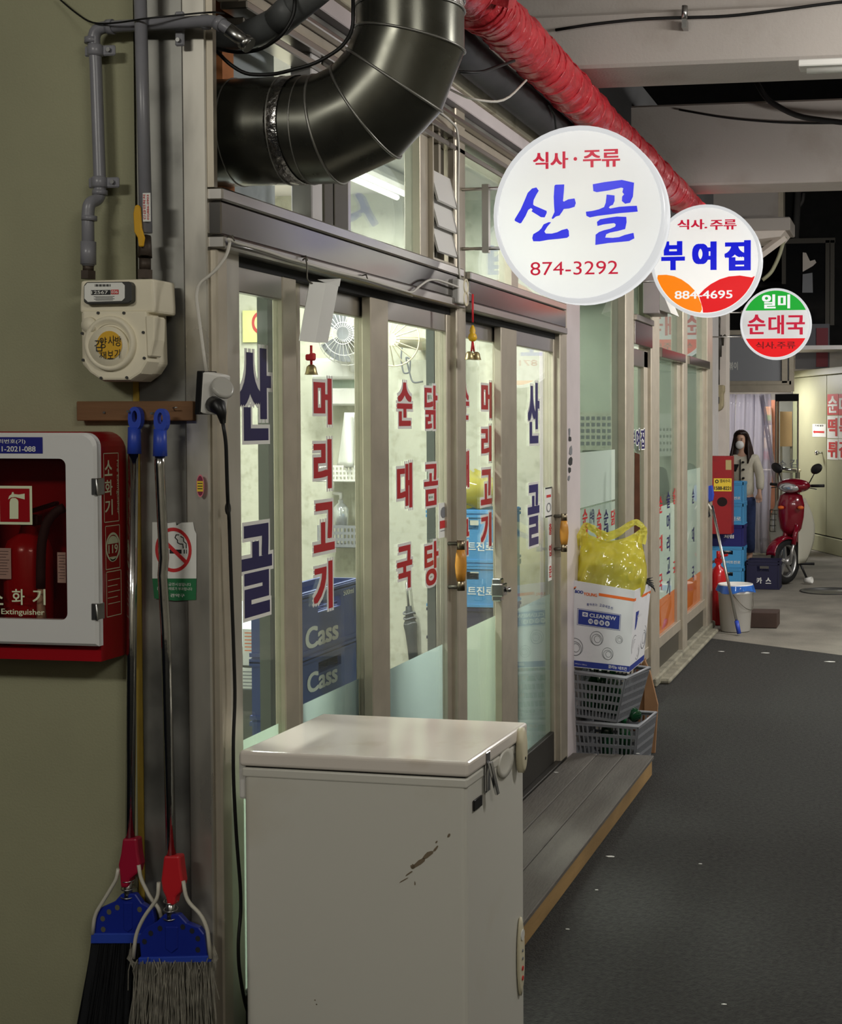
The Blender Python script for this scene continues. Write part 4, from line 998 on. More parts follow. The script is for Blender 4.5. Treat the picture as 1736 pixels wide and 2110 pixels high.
for k in range(16):
    f = k / 15; u = 272 + 168 * f; br.tube([S(u, 1972 + random.uniform(0, 14), Y=3.048), S(u + random.uniform(-12, 12), 2000, Y=3.046), S(u + random.uniform(-14, 14), 2030 + random.uniform(-10, 30), Y=3.06)], .0013, 4, caps=False)
for (a, b) in ((1, -1), (0, 1)):
    for k in range(12): br.tube([S((272, 438)[b > 0] + random.uniform(-4, 4), 1950 + random.uniform(-8, 8), Y=3.065), S((268, 444)[b > 0] + random.uniform(-6, 6), 1975, Y=3.06), S((280, 432)[b > 0] + random.uniform(-6, 14), 2000, Y=3.064)], .0013, 4, caps=False)
br.build('bristles', 'mop_grey', bB, kind='stuff')

# no-smoking notice and oval sticker on the column
NY = 3.1362
ns = thing('no_smoking_sign', 'torn no-smoking notice with a green foot on the metal column', 'sign', S(360, 1238, Y=NY))
m = MB().poly([S(u, v, Y=NY - .0006) for u, v in [(314, 1076), (330, 1076), (331, 1080), (362, 1076), (364, 1083), (374, 1077), (398, 1076), (401, 1092), (405, 1100), (405, 1192), (314, 1192)]]); m.build('sheet', 'paper', ns)
m = MB().poly([S(u, v, Y=NY - .0006) for u, v in [(314, 1192), (405, 1192), (404, 1236), (360, 1238), (318, 1233)]]); m.build('green_foot', 'print_green', ns)
c = S(357.5, 1133, Y=NY - .001)
m = MB(); disc(m, c, .0455, .052, CAMF, .0003, 40, inner=.84)
d_ = Vector((math.cos(R(-42)), 0, math.sin(R(-42)))); e_ = Vector((-d_.z, 0, d_.x))
m.poly([c + d_ * a * .046 + e_ * b * .0045 + Vector((0, -.0006, 0)) for a, b in ((-1, -1), (1, -1), (1, 1), (-1, 1))]); m.build('ban_ring', 'print_red', ns)
m = MB(); quad(m, S(362, 1136.5, Y=NY - .001), .030, .0095, CAMF, .0002); quad(m, S(380, 1136.5, Y=NY - .001), .003, .0095, CAMF, .0002); quad(m, S(384.5, 1136.5, Y=NY - .001), .002, .0095, CAMF, .0002)
for pts_ in ([(369, 1102), (363, 1102), (361, 1108), (366, 1113), (366, 1118), (371, 1121), (377, 1121), (378, 1130)], [(372, 1105), (378, 1108), (379, 1116), (384, 1120), (384, 1130)]):
    m.tube(path(pts_, Y=NY - .0012), .0011, 5)
m.build('cigarette', 'print_black', ns)
m = MB(); txt(m, '이곳은 금연시설입니다', S(360, 1204, Y=NY - .001), .082, .0075, CAMF, 0, 0, .0003); txt(m, '흡연시 과태료가 부과됩니다', S(360, 1213, Y=NY - .001), .088, .0075, CAMF, 0, 0, .0003); txt(m, '관악구', S(366, 1227, Y=NY - .001), .036, .008, CAMF, .01, 0, .0003); m.build('lettering', 'paper', ns)
sk = thing('oval_sticker', 'small pink and yellow oval sticker on the bright door jamb', 'sticker', S(413, 1027, Y=3.124))
m = MB(); disc(m, S(413, 1001, Y=3.1245), .0098, .0262, CAMF, .0004); m.build('sticker_rim', P('sticker_pink', (214, 120, 132), .5), sk)
m = MB(); disc(m, S(413, 1001, Y=3.1245), .008, .023, CAMF, .0008); m.build('sticker_field', P('sticker_maroon', (120, 40, 66), .5), sk)
m = MB(); quad(m, S(413, 1002, Y=3.1245), .015, .024, CAMF, .0012); m.build('sticker_band', 'print_yellow', sk)
m = MB()
for k in range(3): quad(m, S(413, 996 + k * 5.5, Y=3.1245), .012, .002, CAMF, .0016)
m.build('print', 'print_black', sk)

# ================================================================ SOCKETS, CABLES, BELLS
P('cable_white', (196, 192, 182), 0.45); P('cable_black', (12, 12, 12), 0.5)
so = thing('socket_box', 'white socket box with a flap on the door jamb, black plug in it', 'socket', S(430, 858, Y=3.1))
B_ = [S(417, 765, Y=3.03), S(455, 772, Y=3.06), S(445, 856, Y=3.06), S(412, 852, Y=3.03)]
MB().prism(B_, (0.008, .035, 0)).build('box_cover', 'white_plastic', so, bevel=.004, seg=2)
MB().prism([S(405, 764, Y=3.045), S(418, 764, Y=3.04), S(412, 854, Y=3.04), S(400, 854, Y=3.045)], (0.01, .05, 0)).build('box_back', 'black_plastic', so, bevel=.002)
fl = MB(); c = S(455, 803, Y=3.05)
fl.lathe([(.012, 0), (.026, .004), (.027, .012), (.022, .016), (.012, .014)], c, Matrix.Rotation(R(60), 3, 'Y') @ Matrix.Rotation(R(30), 3, 'X'), 20)
fl.build('flap', P('clear_cap', (200, 198, 190), 0.25, trans=.3), so, bevel=.002)
pg = thing('power_cord', 'black cord with a plug running down behind the chest freezer', 'cord', S(450, 840, Y=3.07))
pc = S(446, 838, Y=3.04)
MB().tube([S(440, 833, Y=3.045), S(450, 838, Y=3.03), S(457, 852, Y=3.03), S(460, 872, Y=3.035)], [.019, .018, .011, .006], 14).build('plug', 'black_plastic', pg)
cp_ = arc([S(u, v, Y=3.06 + .00016 * (v - 870)) for u, v in [(459, 868), (466, 910), (468, 985), (470, 1040)]] + [S(u, v, X=-1.57) for u, v in [(472, 1060), (476, 1180), (482, 1340), (485, 1440), (481, 1520), (481, 1600), (487, 1720), (496, 1830), (497, 1880), (491, 1935), (492, 1990), (500, 2040), (506, 2070), (520, 2110)]], 4)
MB().tube(cp_, .0042, 10).build('cord', 'cable_black', pg)
MB().ball(S(470, 1048, X=-1.57), (.007, .007, .016)).build('cord_tape', 'cable_black', pg)
wc = thing('white_cable', 'thin white cable clipped along the steel fascia to both sockets', 'cable', S(425, 765, Y=3.06))
yy = FX + .045
cpts = [S(425, 766, Y=3.05), S(416, 700, Y=3.06), S(404, 610, Y=3.07), S(409, 585, Y=3.08), S(445, 558, Y=3.1)] + [S(u, v, X=yy) for u, v in [(468, 525), (474, 500), (470, 492), (485, 500), (545, 516), (590, 532), (625, 541), (690, 560), (752, 574), (820, 595), (850, 604), (862, 592), (882, 577), (900, 576), (925, 584), (950, 594), (970, 606)]]
MB().tube(arc(cpts, 4), .0038, 8).build('cable', 'cable_white', wc)
MB().tube([S(u, v + 5, X=yy - .004) for u, v in [(474, 498), (545, 516), (625, 541), (752, 574), (850, 606)]], .0024, 6).build('earth_wire', 'galv', wc)
for u, v in ((471, 490), (623, 531), (748, 569)):
    c = S(u, v, X=yy - .01); MB().tube([c + Vector((-.012, 0, .0)), c + Vector((.01, 0, .004)), c + Vector((.014, 0, -.008))], .002, 6).build('cable_nail', 'alu_dark', wc)
s2 = thing('socket_outlet', 'white two-gang socket screwed to the middle door post', 'socket', S(957, 630, X=FX + .03))
p, q = S(947, 574, X=FX + .05), S(968, 630, X=FX + .05)
MB().box(FX + .012, FX + .05, p.y, q.y, q.z, p.z).build('socket_body', 'white_plastic', s2, bevel=.006, seg=2)
for v in (590, 616):
    c = S(960, v, X=FX + .05); MB().lathe([(.026, 0), (.026, .004), (.020, .004), (.018, -.004)], c, Matrix.Rotation(R(90), 3, 'Y'), 20, caps=False).build('socket_ring', 'cream_plastic', s2)
uc = MB().tube(arc([S(u, v, X=FX + .03) for u, v in [(885, 218), (915, 236), (942, 262), (946, 300), (944, 420), (946, 560), (950, 580)]], 4), .0045, 8)
tag(uc.build('white_conduit', 'cable_white'), 'white cable dropping down the middle post from the ceiling to the socket', 'cable')

# bells and the folded card over the doors
P('brass', (176, 160, 116), 0.35, 0.8); P('red_cord', (196, 36, 44), 0.6); P('gourd_yellow', (226, 178, 40), 0.35)
BELL = [(.0005, .026), (.006, .0255), (.012, .020), (.014, .010), (.0165, .001), (.0175, 0), (.014, .0), (.012, .01), (.004, .018)]
cd = thing('folded_card', 'white folded card hanging on a wire over the second door leaf', 'card', S(650, 575, X=-1.53))
f4 = [S(639, 580, X=-1.535), S(672, 583, X=-1.51), S(650, 706, X=-1.51), S(617, 702, X=-1.535)]
MB().prism(f4, (-.002, .002, 0)).build('card_panel', 'paper', cd)
MB().prism([S(672, 583, X=-1.51), S(698, 590, X=-1.55), S(676, 706, X=-1.55), S(650, 706, X=-1.51)], (-.002, .002, 0)).build('card_panel', 'paper', cd)
MB().prism([S(655, 576, X=-1.53), S(672, 583, X=-1.512), S(703, 574, X=-1.545), S(700, 590, X=-1.55)], (-.002, .002, 0)).build('card_flap', 'paper', cd)
MB().tube(arc([S(624, 536, X=-1.55), S(630, 531, X=-1.54), S(633, 545, X=-1.54), S(633, 578, X=-1.535), S(644, 584, X=-1.53)], 3), .002, 6).build('wire_hook', 'alu_dark', cd)
b1 = thing('door_bell', 'single brass bell on a red knot below the white card', 'bell', S(642, 773, X=-1.53))
c = S(642, 772, X=-1.53)
MB().lathe(BELL, c, None, 20, caps=False).build('bell', 'brass', b1)
MB().tube([c + Vector((0, 0, .022)), c + Vector((0, 0, .075))], .0035, 8).build('cord', 'red_cord', b1)
MB().box(c.x - .011, c.x + .011, c.y - .014, c.y + .006, c.z + .036, c.z + .052).box(c.x - .006, c.x + .006, c.y - .002, c.y + .018, c.z + .040, c.z + .056).build('knot', 'red_cord', b1, bevel=.003)
b2 = thing('door_bell', 'pair of brass bells on a red cord with a yellow gourd at the middle post', 'bell', S(974, 742, X=-1.53))
c = S(974, 606, X=-1.53)
z = lambda v: S(974, v, X=-1.53).z
MB().tube([c, Vector((c.x, c.y - .003, z(640))), Vector((c.x, c.y, z(664)))], .0026, 6).tube([c + Vector((0, .008, 0)), Vector((c.x, c.y + .006, z(664)))], .0026, 6).build('cord', 'red_cord', b2)
MB().lathe([(.003, 0), (.012, .004), (.0165, .014), (.013, .025), (.009, .030), (.011, .038), (.008, .048), (.003, .058)], (c.x, c.y, z(704)), None, 16).build('gourd', 'gourd_yellow', b2)
for dy in (-.014, .016):
    MB().tube([(c.x, c.y, z(702)), (c.x, c.y + dy, z(724))], .0035, 6).build('cord', 'red_cord', b2)
    MB().lathe([(r_ * 1.05, h_ * 1.1) for r_, h_ in BELL], (c.x + dy * .5, c.y + dy, z(741)), None, 18, caps=False).build('bell', 'brass', b2)
# black cables by the duct and the ceiling
def cable(label, pts_, r=.005, mat='cable_black', nm='black_cable'):
    tag(MB().tube(arc(pts_, 4), r, 8).build(nm, mat), label, 'cable')
cable('black cable sagging from the top of the olive wall to the grey pipe', [S(118, -6, Y=3.13), S(150, 22, Y=3.12), S(190, 50, Y=3.09), S(245, 47, Y=3.07), S(300, 38, Y=3.045), S(330, 35, Y=3.05), S(440, 24, Y=3.07), S(462, 28, Y=3.2)], .0022)
cable('black cable looping under the fat duct from the column', [S(446, 104, Y=3.2), S(470, 130, Y=3.2), S(505, 153, Y=3.2), S(560, 155, Y=3.2), S(650, 132, Y=3.2), S(705, 98, Y=3.22), S(728, 62, Y=3.24), S(728, -20, Y=3.24)], .0045)
cable('black cable hanging past the dark vent pipe', [S(447, 100, Y=3.28), S(490, 109, Y=3.26), S(540, 103, Y=3.24), S(585, 70, Y=3.22), S(607, 30, Y=3.22), S(608, -10, Y=3.22)], .0045)
cable('thin cable strung along the face of the first beam', [S(1145, 62, Y=5.53), S(1220, 50, Y=5.53), S(1330, 38, Y=5.53), S(1500, 34, Y=5.53), S(1600, 22, Y=5.53), S(1760, 0, Y=5.53), Vector((2.6, 5.53, 3.28))], .006)
cable('black cable drooping over the face of the second beam', [S(1400, 226, Y=8.43), S(1500, 244, Y=8.43), S(1620, 254, Y=8.43), S(1760, 254, Y=8.43), Vector((2.6, 8.43, 3.3))], .006)
cable('thick black cable sagging from the roof gap', [S(1560, 170, Y=8.3), S(1580, 205, Y=8.3), S(1640, 240, Y=8.3), S(1760, 256, Y=8.3), Vector((2.6, 8.3, 3.25))], .016)
cable('thin black cable curling out below the red hose', [S(945, 148, X=-1.4), S(990, 150, X=-1.35), S(1060, 125, X=-1.3)], .005)
cable('pale cable curving from the cream beam', [S(915, 178, X=-1.56), S(970, 205, X=-1.36), S(1040, 212, X=-1.32), S(1085, 165, X=-1.3)], .004, 'cable_white', 'white_cable')
cable('black cable beside the near end of the cream beam', [S(1130, 215, X=-1.4), S(1145, 240, X=-1.4), S(1147, 275, X=-1.4)], .005)

# ================================================================ FREEZER AND STEP
P('freezer_white', (206, 204, 194), 0.32, rgb2=(190, 182, 162), thr=(.55, .85), vs=2.6); P('freezer_lid', (222, 214, 204), 0.16, rgb2=(200, 186, 168), thr=(.58, .8), vs=6)
P('gasket', (20, 20, 20), .7); P('rust', (118, 104, 84), .8)
fz = thing('chest_freezer', 'worn white chest freezer in front of the glass doors', 'freezer', (-1.26, 3.37, 0), rz=R(-2.2))
W_, Dp, H_ = .555, .44, .885
x0, x1, y0, y1 = -W_ / 2, W_ / 2, -Dp / 2, Dp / 2
MB().box(x0 + .004, x1 - .004, y0 + .004, y1 - .004, .03, H_ - .040).build('freezer_body', 'freezer_white', fz, local=True, bevel=.012, seg=3)
MB().box(x0 + .001, x1 - .001, y0 + .001, y1 - .001, H_ - .062, H_ - .040).build('top_band', 'freezer_white', fz, local=True, bevel=.004, seg=2)
MB().box(x0 + .008, x1 - .008, y0 + .008, y1 - .008, H_ - .042, H_ - .034).build('gasket', 'gasket', fz, local=True)
lid = MB().box(x0 - .004, x1 + .004, y0 - .004, y1 + .004, H_ - .036, H_).build('freezer_lid', 'freezer_lid', fz, local=True, bevel=.008, seg=3)
for y in (-.10, .10):
    MB().box(x0 - .018, x0 + .002, y0 + .02 if y < 0 else y1 - .06, y0 + .06 if y < 0 else y1 - .02, H_ - .12, H_ - .012).build('lid_hinge', 'white_plastic', fz, local=True, bevel=.006, seg=2)
for a in ((x0 + .05, y0 + .05), (x1 - .05, y0 + .05), (x0 + .05, y1 - .05), (x1 - .05, y1 - .05)):
    MB().lathe([(.02, 0), (.022, .035)], (a[0], a[1], 0), None, 12).build('foot', 'black_plastic', fz, local=True)
# toggle latch, lock and badge on the right-hand side
yl = y0 + .13
lt = MB().box(x1 + .001, x1 + .006, yl - .014, yl + .014, H_ - .10, H_ - .006).hexa([(x1 + .006, yl - .010, H_ - .03), (x1 + .014, yl - .010, H_ - .03), (x1 + .026, yl + .008, H_ - .11), (x1 + .018, yl + .008, H_ - .11), (x1 + .006, yl + .010, H_ - .03), (x1 + .014, yl + .010, H_ - .03), (x1 + .026, yl + .024, H_ - .11), (x1 + .018, yl + .024, H_ - .11)])
lt = lt.build('toggle_latch', 'chrome', fz, local=True, bevel=.0015)
MB().tube([(x1 + .010, yl - .011, H_ - .09), (x1 + .018, yl - .011, H_ - .06), (x1 + .016, yl + .010, H_ - .045)], .002, 6).build('latch_wire', 'chrome', lt)
yk = y1 - .07
lk = MB().lathe([(.0005, .018), (.018, .018), (.022, .014), (.022, 0)], (x1 + .003, yk, H_ - .055), Matrix.Rotation(R(90), 3, 'Y') @ Matrix.Diagonal((2.6, 1, 1)), 24).build('lid_lock', 'cream_plastic', fz, local=True)
MB().tube([(x1 + .020, yk, H_ - .075), (x1 + .022, yk, H_ - .075)], .004, 8).build('key_hole', 'black_plastic', lk, local=True)
ys = .055
MB().lathe([(.0005, .003), (.03, .003), (.042, .006), (.044, 0)], (x1 - .003, ys, H_ - .066), Matrix.Rotation(R(90), 3, 'Y') @ Matrix.Diagonal((.8, 1.3, 1)), 24).build('lid_grip', 'freezer_white', fz, local=True)
MB().box(x1 - .003, x1 + .0015, y0 + .045, y0 + .10, H_ - .125, H_ - .10).build('badge', 'black_plastic', fz, local=True, bevel=.001)
cpn = MB().lathe([(.0005, .007), (.020, .007), (.024, .004), (.024, 0)], (x1 - .002, y1 - .05, .30), Matrix.Rotation(R(90), 3, 'Y') @ Matrix.Diagonal((4.2, 1, 1)), 28).build('control_panel', 'cream_plastic', fz, local=True)
for z, mm_, r_ in ((.355, 'white_plastic', .014), (.315, 'print_grey', .004), (.295, 'print_grey', .004), (.27, 'print_red', .006), (.245, 'print_red', .006)):
    MB().tube([(x1 + .003, y1 - .05, z), (x1 + .007, y1 - .05, z)], r_, 12).build('control_knob', mm_, cpn, local=True)
def scuff(u, v, w, h, a):
    sc = MB()
    c = Vector((x0 + .004 + (u - 515) / 455 * W_, y0 + .0038, H_ - (v - 1560) / 820)); d = Vector((math.cos(R(a)), 0, math.sin(R(a)))); e = Vector((-d.z, 0, d.x))
    k = 9; sc.poly([c + d * (w * math.cos(2 * math.pi * i / k)) * random.uniform(.8, 1.1) + e * (h * math.sin(2 * math.pi * i / k)) * random.uniform(.6, 1.2) + Vector((0, -.0006, 0)) for i in range(k)])
    sc.build('scuff_mark', 'rust', fz, local=True)
for a in ((870, 1756, .022, .007, 36), (888, 1740, .016, .006, 38), (858, 1763, .006, .006, 50), (903, 1727, .010, .003, 48), (929, 1700, .006, .003, 60), (840, 1790, .014, .0015, 32), (862, 1795, .0015, .006, 0), (905, 1714, .004, .002, 50), (850, 1777, .012, .002, 36), (659, 2032, .002, .002, 0), (662, 2040, .002, .002, 0)): scuff(*a)

sp = thing('wooden_step', 'low wooden step of grey planks along the glass doors', 'step', (-1.4, 5.0, 0))
P('deck_grey', (92, 88, 82), 0.75, var=.2, vs=6, st=(2, .3, 1), bump=.35, bs=60); P('deck_side', (140, 112, 70), 0.8, var=.3, vs=8, st=(1, .25, 1), bump=.2, bs=30)
ye = S(1345, 1545, X=-1.2).y; zs = .093
xs = [-1.585, -1.46, -1.335, -1.20]
for i in range(3):
    MB().box(xs[i] + .002, xs[i + 1] - .002 if i < 2 else xs[i + 1] + .006, 3.62, ye + (.004 * i), zs - .018, zs).build('plank', 'deck_grey', sp, bevel=.003)
MB().box(-1.225, -1.20, 3.63, ye - .01, 0.004, zs - .019).build('side_board', 'deck_side', sp, bevel=.002)
for y in (3.7, 4.6, 5.5, 6.3):
    MB().box(-1.58, -1.227, y, y + .05, 0.0, zs - .019).build('bearer', 'deck_side', sp)

# ================================================================ STACK AT THE END OF THE STEP
P('basket_grey', (120, 122, 126), 0.5); P('box_white', (220, 220, 222), 0.6, var=.03); P('bottle_green', (14, 62, 34), 0.08, spec=.8); P('card_brown', (150, 112, 78), 0.8, var=.12, vs=12)
def lerp4(c, s_, t_): return (c[0] * (1 - s_) + c[1] * s_) * (1 - t_) + (c[3] * (1 - s_) + c[2] * s_) * t_
def lattice(mb, c, cols, rows, slot=None, th=.006, bw=.30):
    """perforated moulded wall on the patch c = (bottom left, bottom right, top right, top left)"""
    nrm = (c[1] - c[0]).cross(c[3] - c[0]).normalized() * th
    def q(a0, a1, b0, b1): mb.prism([lerp4(c, a0, b0), lerp4(c, a1, b0), lerp4(c, a1, b1), lerp4(c, a0, b1)], nrm)
    for j in range(rows + 1): q(0, 1, j / (rows + .3), (j + bw) / (rows + .3))
    for i in range(cols + 1):
        for j in range(rows):
            if slot and j == rows - 1 and slot[0] <= i <= slot[1]: continue
            q((i) / (cols + bw), (i + bw) / (cols + bw), (j + bw) / (rows + .3), (j + 1) / (rows + .3))
def basket(name, label, fb, ft, back, rows):
    """fb, ft: bottom and top front corners; back: depth vector"""
    t = thing(name, label, 'basket', (fb[0] + fb[1] + back) / 2, group='grey baskets stacked at the end of the step')
    bk = back
    ib = (fb[1] - fb[0]) * .0
    b4 = [fb[0], fb[1], fb[1] + bk * .86, fb[0] + bk * .86]; t4 = [ft[0], ft[1], ft[1] + bk, ft[0] + bk]
    m = MB()
    lattice(m, (b4[0], b4[1], t4[1], t4[0]), 14, rows, (4, 9)); lattice(m, (b4[1], b4[2], t4[2], t4[1]), 16, rows)
    lattice(m, (b4[2], b4[3], t4[3], t4[2]), 14, rows); lattice(m, (b4[3], b4[0], t4[0], t4[3]), 16, rows)
    m.prism(b4, (0, 0, .006)); m.build('basket_wall', 'basket_grey', t)
    MB().tube([t4[0], t4[1], t4[2], t4[3], t4[0]], .008, 8).build('basket_rim', P('rim_' + name + str(rows), (150, 152, 156), .4), t)
    return t
v_ = lambda u, v, y: S(u, v, Y=y)
lowb = [v_(1192, 1566, 6.78), v_(1307, 1572, 6.74)]; lowt = [v_(1182, 1487, 6.76), v_(1315, 1496, 6.70)]
bkv = v_(1352, 1462, 7.02) - lowt[1]; bkv.z = 0
for p in lowb: p.z = .004
bL = basket('plastic_basket', 'lower grey plastic basket with green bottles at the end of the step', lowb, lowt, bkv, 4)
upb = [v_(1174, 1474, 6.76), v_(1271, 1488, 6.72)]; upt = [v_(1164, 1381, 6.74), v_(1290, 1396, 6.68)]
bkv2 = v_(1338, 1374, 6.96) - upt[1]; bkv2.z = .0
bU = basket('plastic_basket', 'upper grey plastic basket under the white napkin carton', upb, upt, bkv2, 5)
# bottles: green glass lying and standing in both baskets
BOT = [(.0005, 0), (.030, .001), (.032, .006), (.032, .125), (.028, .150), (.014, .175), (.0125, .205), (.0145, .207), (.0145, .215), (.0005, .2155)]
def bottle(loc, rot, label):
    t = thing('green_bottle', label, 'bottle', loc, rot=rot, group='green bottles in the grey baskets')
    MB().lathe(BOT[:8], (0, 0, 0), None, 16).build('bottle_glass', 'bottle_green', t, local=True)
    MB().lathe([(.0155, .2), (.0155, .216), (.0005, .217)], (0, 0, 0), None, 14).build('cap', 'print_green', t, local=True)
    return t
c_ = (lowt[0] + lowt[1]) / 2 + bkv * .5
spots = [((lowt[1] + bkv * .62 + Vector((-.055, -.03, .008))), (R(70), 0, R(-128)), 'green bottle lying on top in the lower basket, neck to the lane'),
         ((lowt[1] + bkv * .86 + Vector((-.15, .02, -.004))), (R(76), 0, R(-80)), 'green bottle lying behind another at the back of the lower basket'),
         ((lowb[0].lerp(lowb[1], .72) + bkv * .35 + Vector((0, 0, .012))), (R(8), 0, 0), 'green bottle standing inside the lower basket near its front'),
         ((lowb[0].lerp(lowb[1], .35) + bkv * .4 + Vector((0, 0, .012))), (R(5), 0, 1), 'green bottle standing inside the lower basket at its door side')]
for a in spots: bottle(*a)
for k in range(3):
    bottle(upb[0].lerp(upb[1], .2 + .3 * k) + bkv2 * .4 + Vector((0, 0, .01)), (R(-12 + 9 * k), R(8 - 6 * k), 0), ('green bottle in the upper basket, nearest the door', 'green bottle in the middle of the upper basket', 'green bottle in the upper basket, nearest the lane')[k])
# napkin carton
BL, BR, TR, TL = v_(1161, 1372, 6.73), v_(1297, 1386, 6.69), v_(1309, 1217, 6.69), v_(1166, 1193, 6.73)
zoff = max(upt[0].z, upt[1].z) + .009 - BL.z
bkc = v_(1343, 1201, 6.96) - TR; bkb = v_(1327, 1361, 6.95) - BR
nb = thing('napkin_carton', 'white napkin carton with blue panels on top of the baskets', 'carton', (BL + BR + bkb) / 2)
wl = MB(); nI = Vector((0, .006, 0))
F4 = [BL, BR, TR, TL]; B4 = [BL + bkb, BR + bkb, TR + bkc, TL + bkc]
for quad4, nn in (((F4[0], F4[1], F4[2], F4[3]), (0, .005, 0)), ((F4[1], B4[1], B4[2], F4[2]), (-.005, 0, 0)), ((B4[1], B4[0], B4[3], B4[2]), (0, -.005, 0)), ((B4[0], F4[0], F4[3], B4[3]), (.005, 0, 0)), ((F4[0], F4[1], B4[1], B4[0]), (0, 0, .005))):
    wl.prism(list(quad4), nn)
wl.build('carton_wall', 'box_white', nb)
def face_print(c4):
    a = ((c4[1] - c4[0]) + (c4[2] - c4[3])) / 2; b = ((c4[3] - c4[0]) + (c4[2] - c4[1])) / 2
    an, bn = a.normalized(), b.normalized()
    return lambda s_, t_: lerp4(c4, s_, t_), (an, bn, an.cross(bn).normalized()), a.length, b.length
fp, fax, fw, fh = face_print((BL, BR, TR, TL)); nrm = fax[2]
sp_, sax, sw, sh = face_print((BR, B4[1], B4[2], TR)); snr = sax[2]
def strip(mb, f, n, a0, a1, b0, b1, l=.0008): mb.poly([f(a0, b0) + n * l, f(a1, b0) + n * l, f(a1, b1) + n * l, f(a0, b1) + n * l])
m = MB(); strip(m, fp, nrm, 0, .075, .868, .902); strip(m, fp, nrm, .49, 1, .868, .902); strip(m, sp_, snr, 0, .1, .868, .902); strip(m, sp_, snr, .45, 1, .868, .902); m.build('orange_stripe', 'print_orange', nb)
m = MB(); strip(m, fp, nrm, 0, 1, .008, .078); strip(m, sp_, snr, 0, 1, .008, .078)
for c4 in ((.205, .81, .505, .675),): strip(m, fp, nrm, *c4)
strip(m, sp_, snr, .16, .72, .50, .72)
m.build('blue_panel', 'print_blue', nb)
m = MB()
for e in (.0,):
    a0, a1, b0, b1 = .19, .825, .493, .687
    for q in ((a0, a1, b0, b0 + .004), (a0, a1, b1 - .004, b1), (a0, a0 + .005, b0, b1), (a1 - .005, a1, b0, b1)): strip(m, fp, nrm, *q)
m.build('panel_outline', 'print_blue', nb)
m = MB(); txt(m, 'CLEANEW', fp(.565, .628), fw * .39, fh * .045, fax, .02, 0, .0016); txt(m, '클리뉴 네프킨', fp(.825, .045), fw * .27, fh * .04, fax, .02, 0, .0016); txt(m, '냅킨밴드', fp(.09, .043), fw * .13, fh * .026, fax, 0, 0, .0016); txt(m, '200mm x 150mm', fp(.27, .041), fw * .18, fh * .013, fax, 0, 0, .0016)
strip(m, fp, nrm, .265, .345, .602, .652, .0016)
for k in range(4): disc(m, fp(.39 + k * .082, .556), fw * .034, fw * .036, fax, .0016)
txt(m, 'CLEANEW', sp_(.46, .655), sw * .42, sh * .03, sax, .02, 0, .0016)
for k in range(4): disc(m, sp_(.30 + k * .1, .575), sw * .04, sh * .022, sax, .0016)
m.build('white_print', 'box_white', nb)
m = MB(); txt(m, 'BOO', fp(.205, .878), fw * .12, fh * .036, fax, .04, 0, .0016)
for k, ch in enumerate('뽑아쓰는고급네프킨'):
    s_ = .34 + k * .041 + (.02 if k > 3 else 0); txt(m, ch, fp(s_, .742 + .02 * (1 - ((s_ - .515) / .2) ** 2)), fw * .032, fh * .030, fax, .01, 0, .0016)
for k, ch in enumerate('테이블용'): txt(m, ch, fp(.39 + k * .082, .556), fw * .04, fw * .04, fax, .02, 0, .0022)
disc(m, fp(.305, .627), fw * .022, fh * .014, fax, .0022, inner=.4)
m.build('blue_print', 'print_blue', nb)
m = MB(); txt(m, 'YOUNG', fp(.37, .868), fw * .20, fh * .036, fax, .03, 0, .0016); disc(m, fp(.17, .868), fw * .07, fh * .07, fax, .0014, 10, 100, 170, .82); m.build('orange_print', 'print_orange', nb)
m = MB(); disc(m, fp(.155, .868), fw * .045, fh * .05, fax, .0014, 10, 95, 170, .78); m.build('swoosh', 'print_black', nb)
m = MB()
def rings(f, ax_, s_, t_, r_, kx=1.0):
    c = f(s_, t_); disc(m, c, r_ * kx, r_ * 1.04, ax_, .001, 32, inner=.93)
    disc(m, c + ax_[0] * r_ * .03 * kx - ax_[1] * r_ * .20, r_ * .80 * kx, r_ * .83, ax_, .001, 28, inner=.92)
    disc(m, c + ax_[0] * r_ * .12 * kx - ax_[1] * r_ * .10, r_ * .50 * kx, r_ * .52, ax_, .001, 24, inner=.88)
rings(fp, fax, .17, .235, .041); rings(fp, fax, .49, .365, .033); rings(fp, fax, .82, .385, .018); rings(fp, fax, .665, .20, .028)
rings(sp_, sax, .2, .30, .050, .9); rings(sp_, sax, .8, .33, .055, .9); rings(sp_, sax, .45, .19, .036, .9)
m.build('ring_print', 'print_grey', nb)

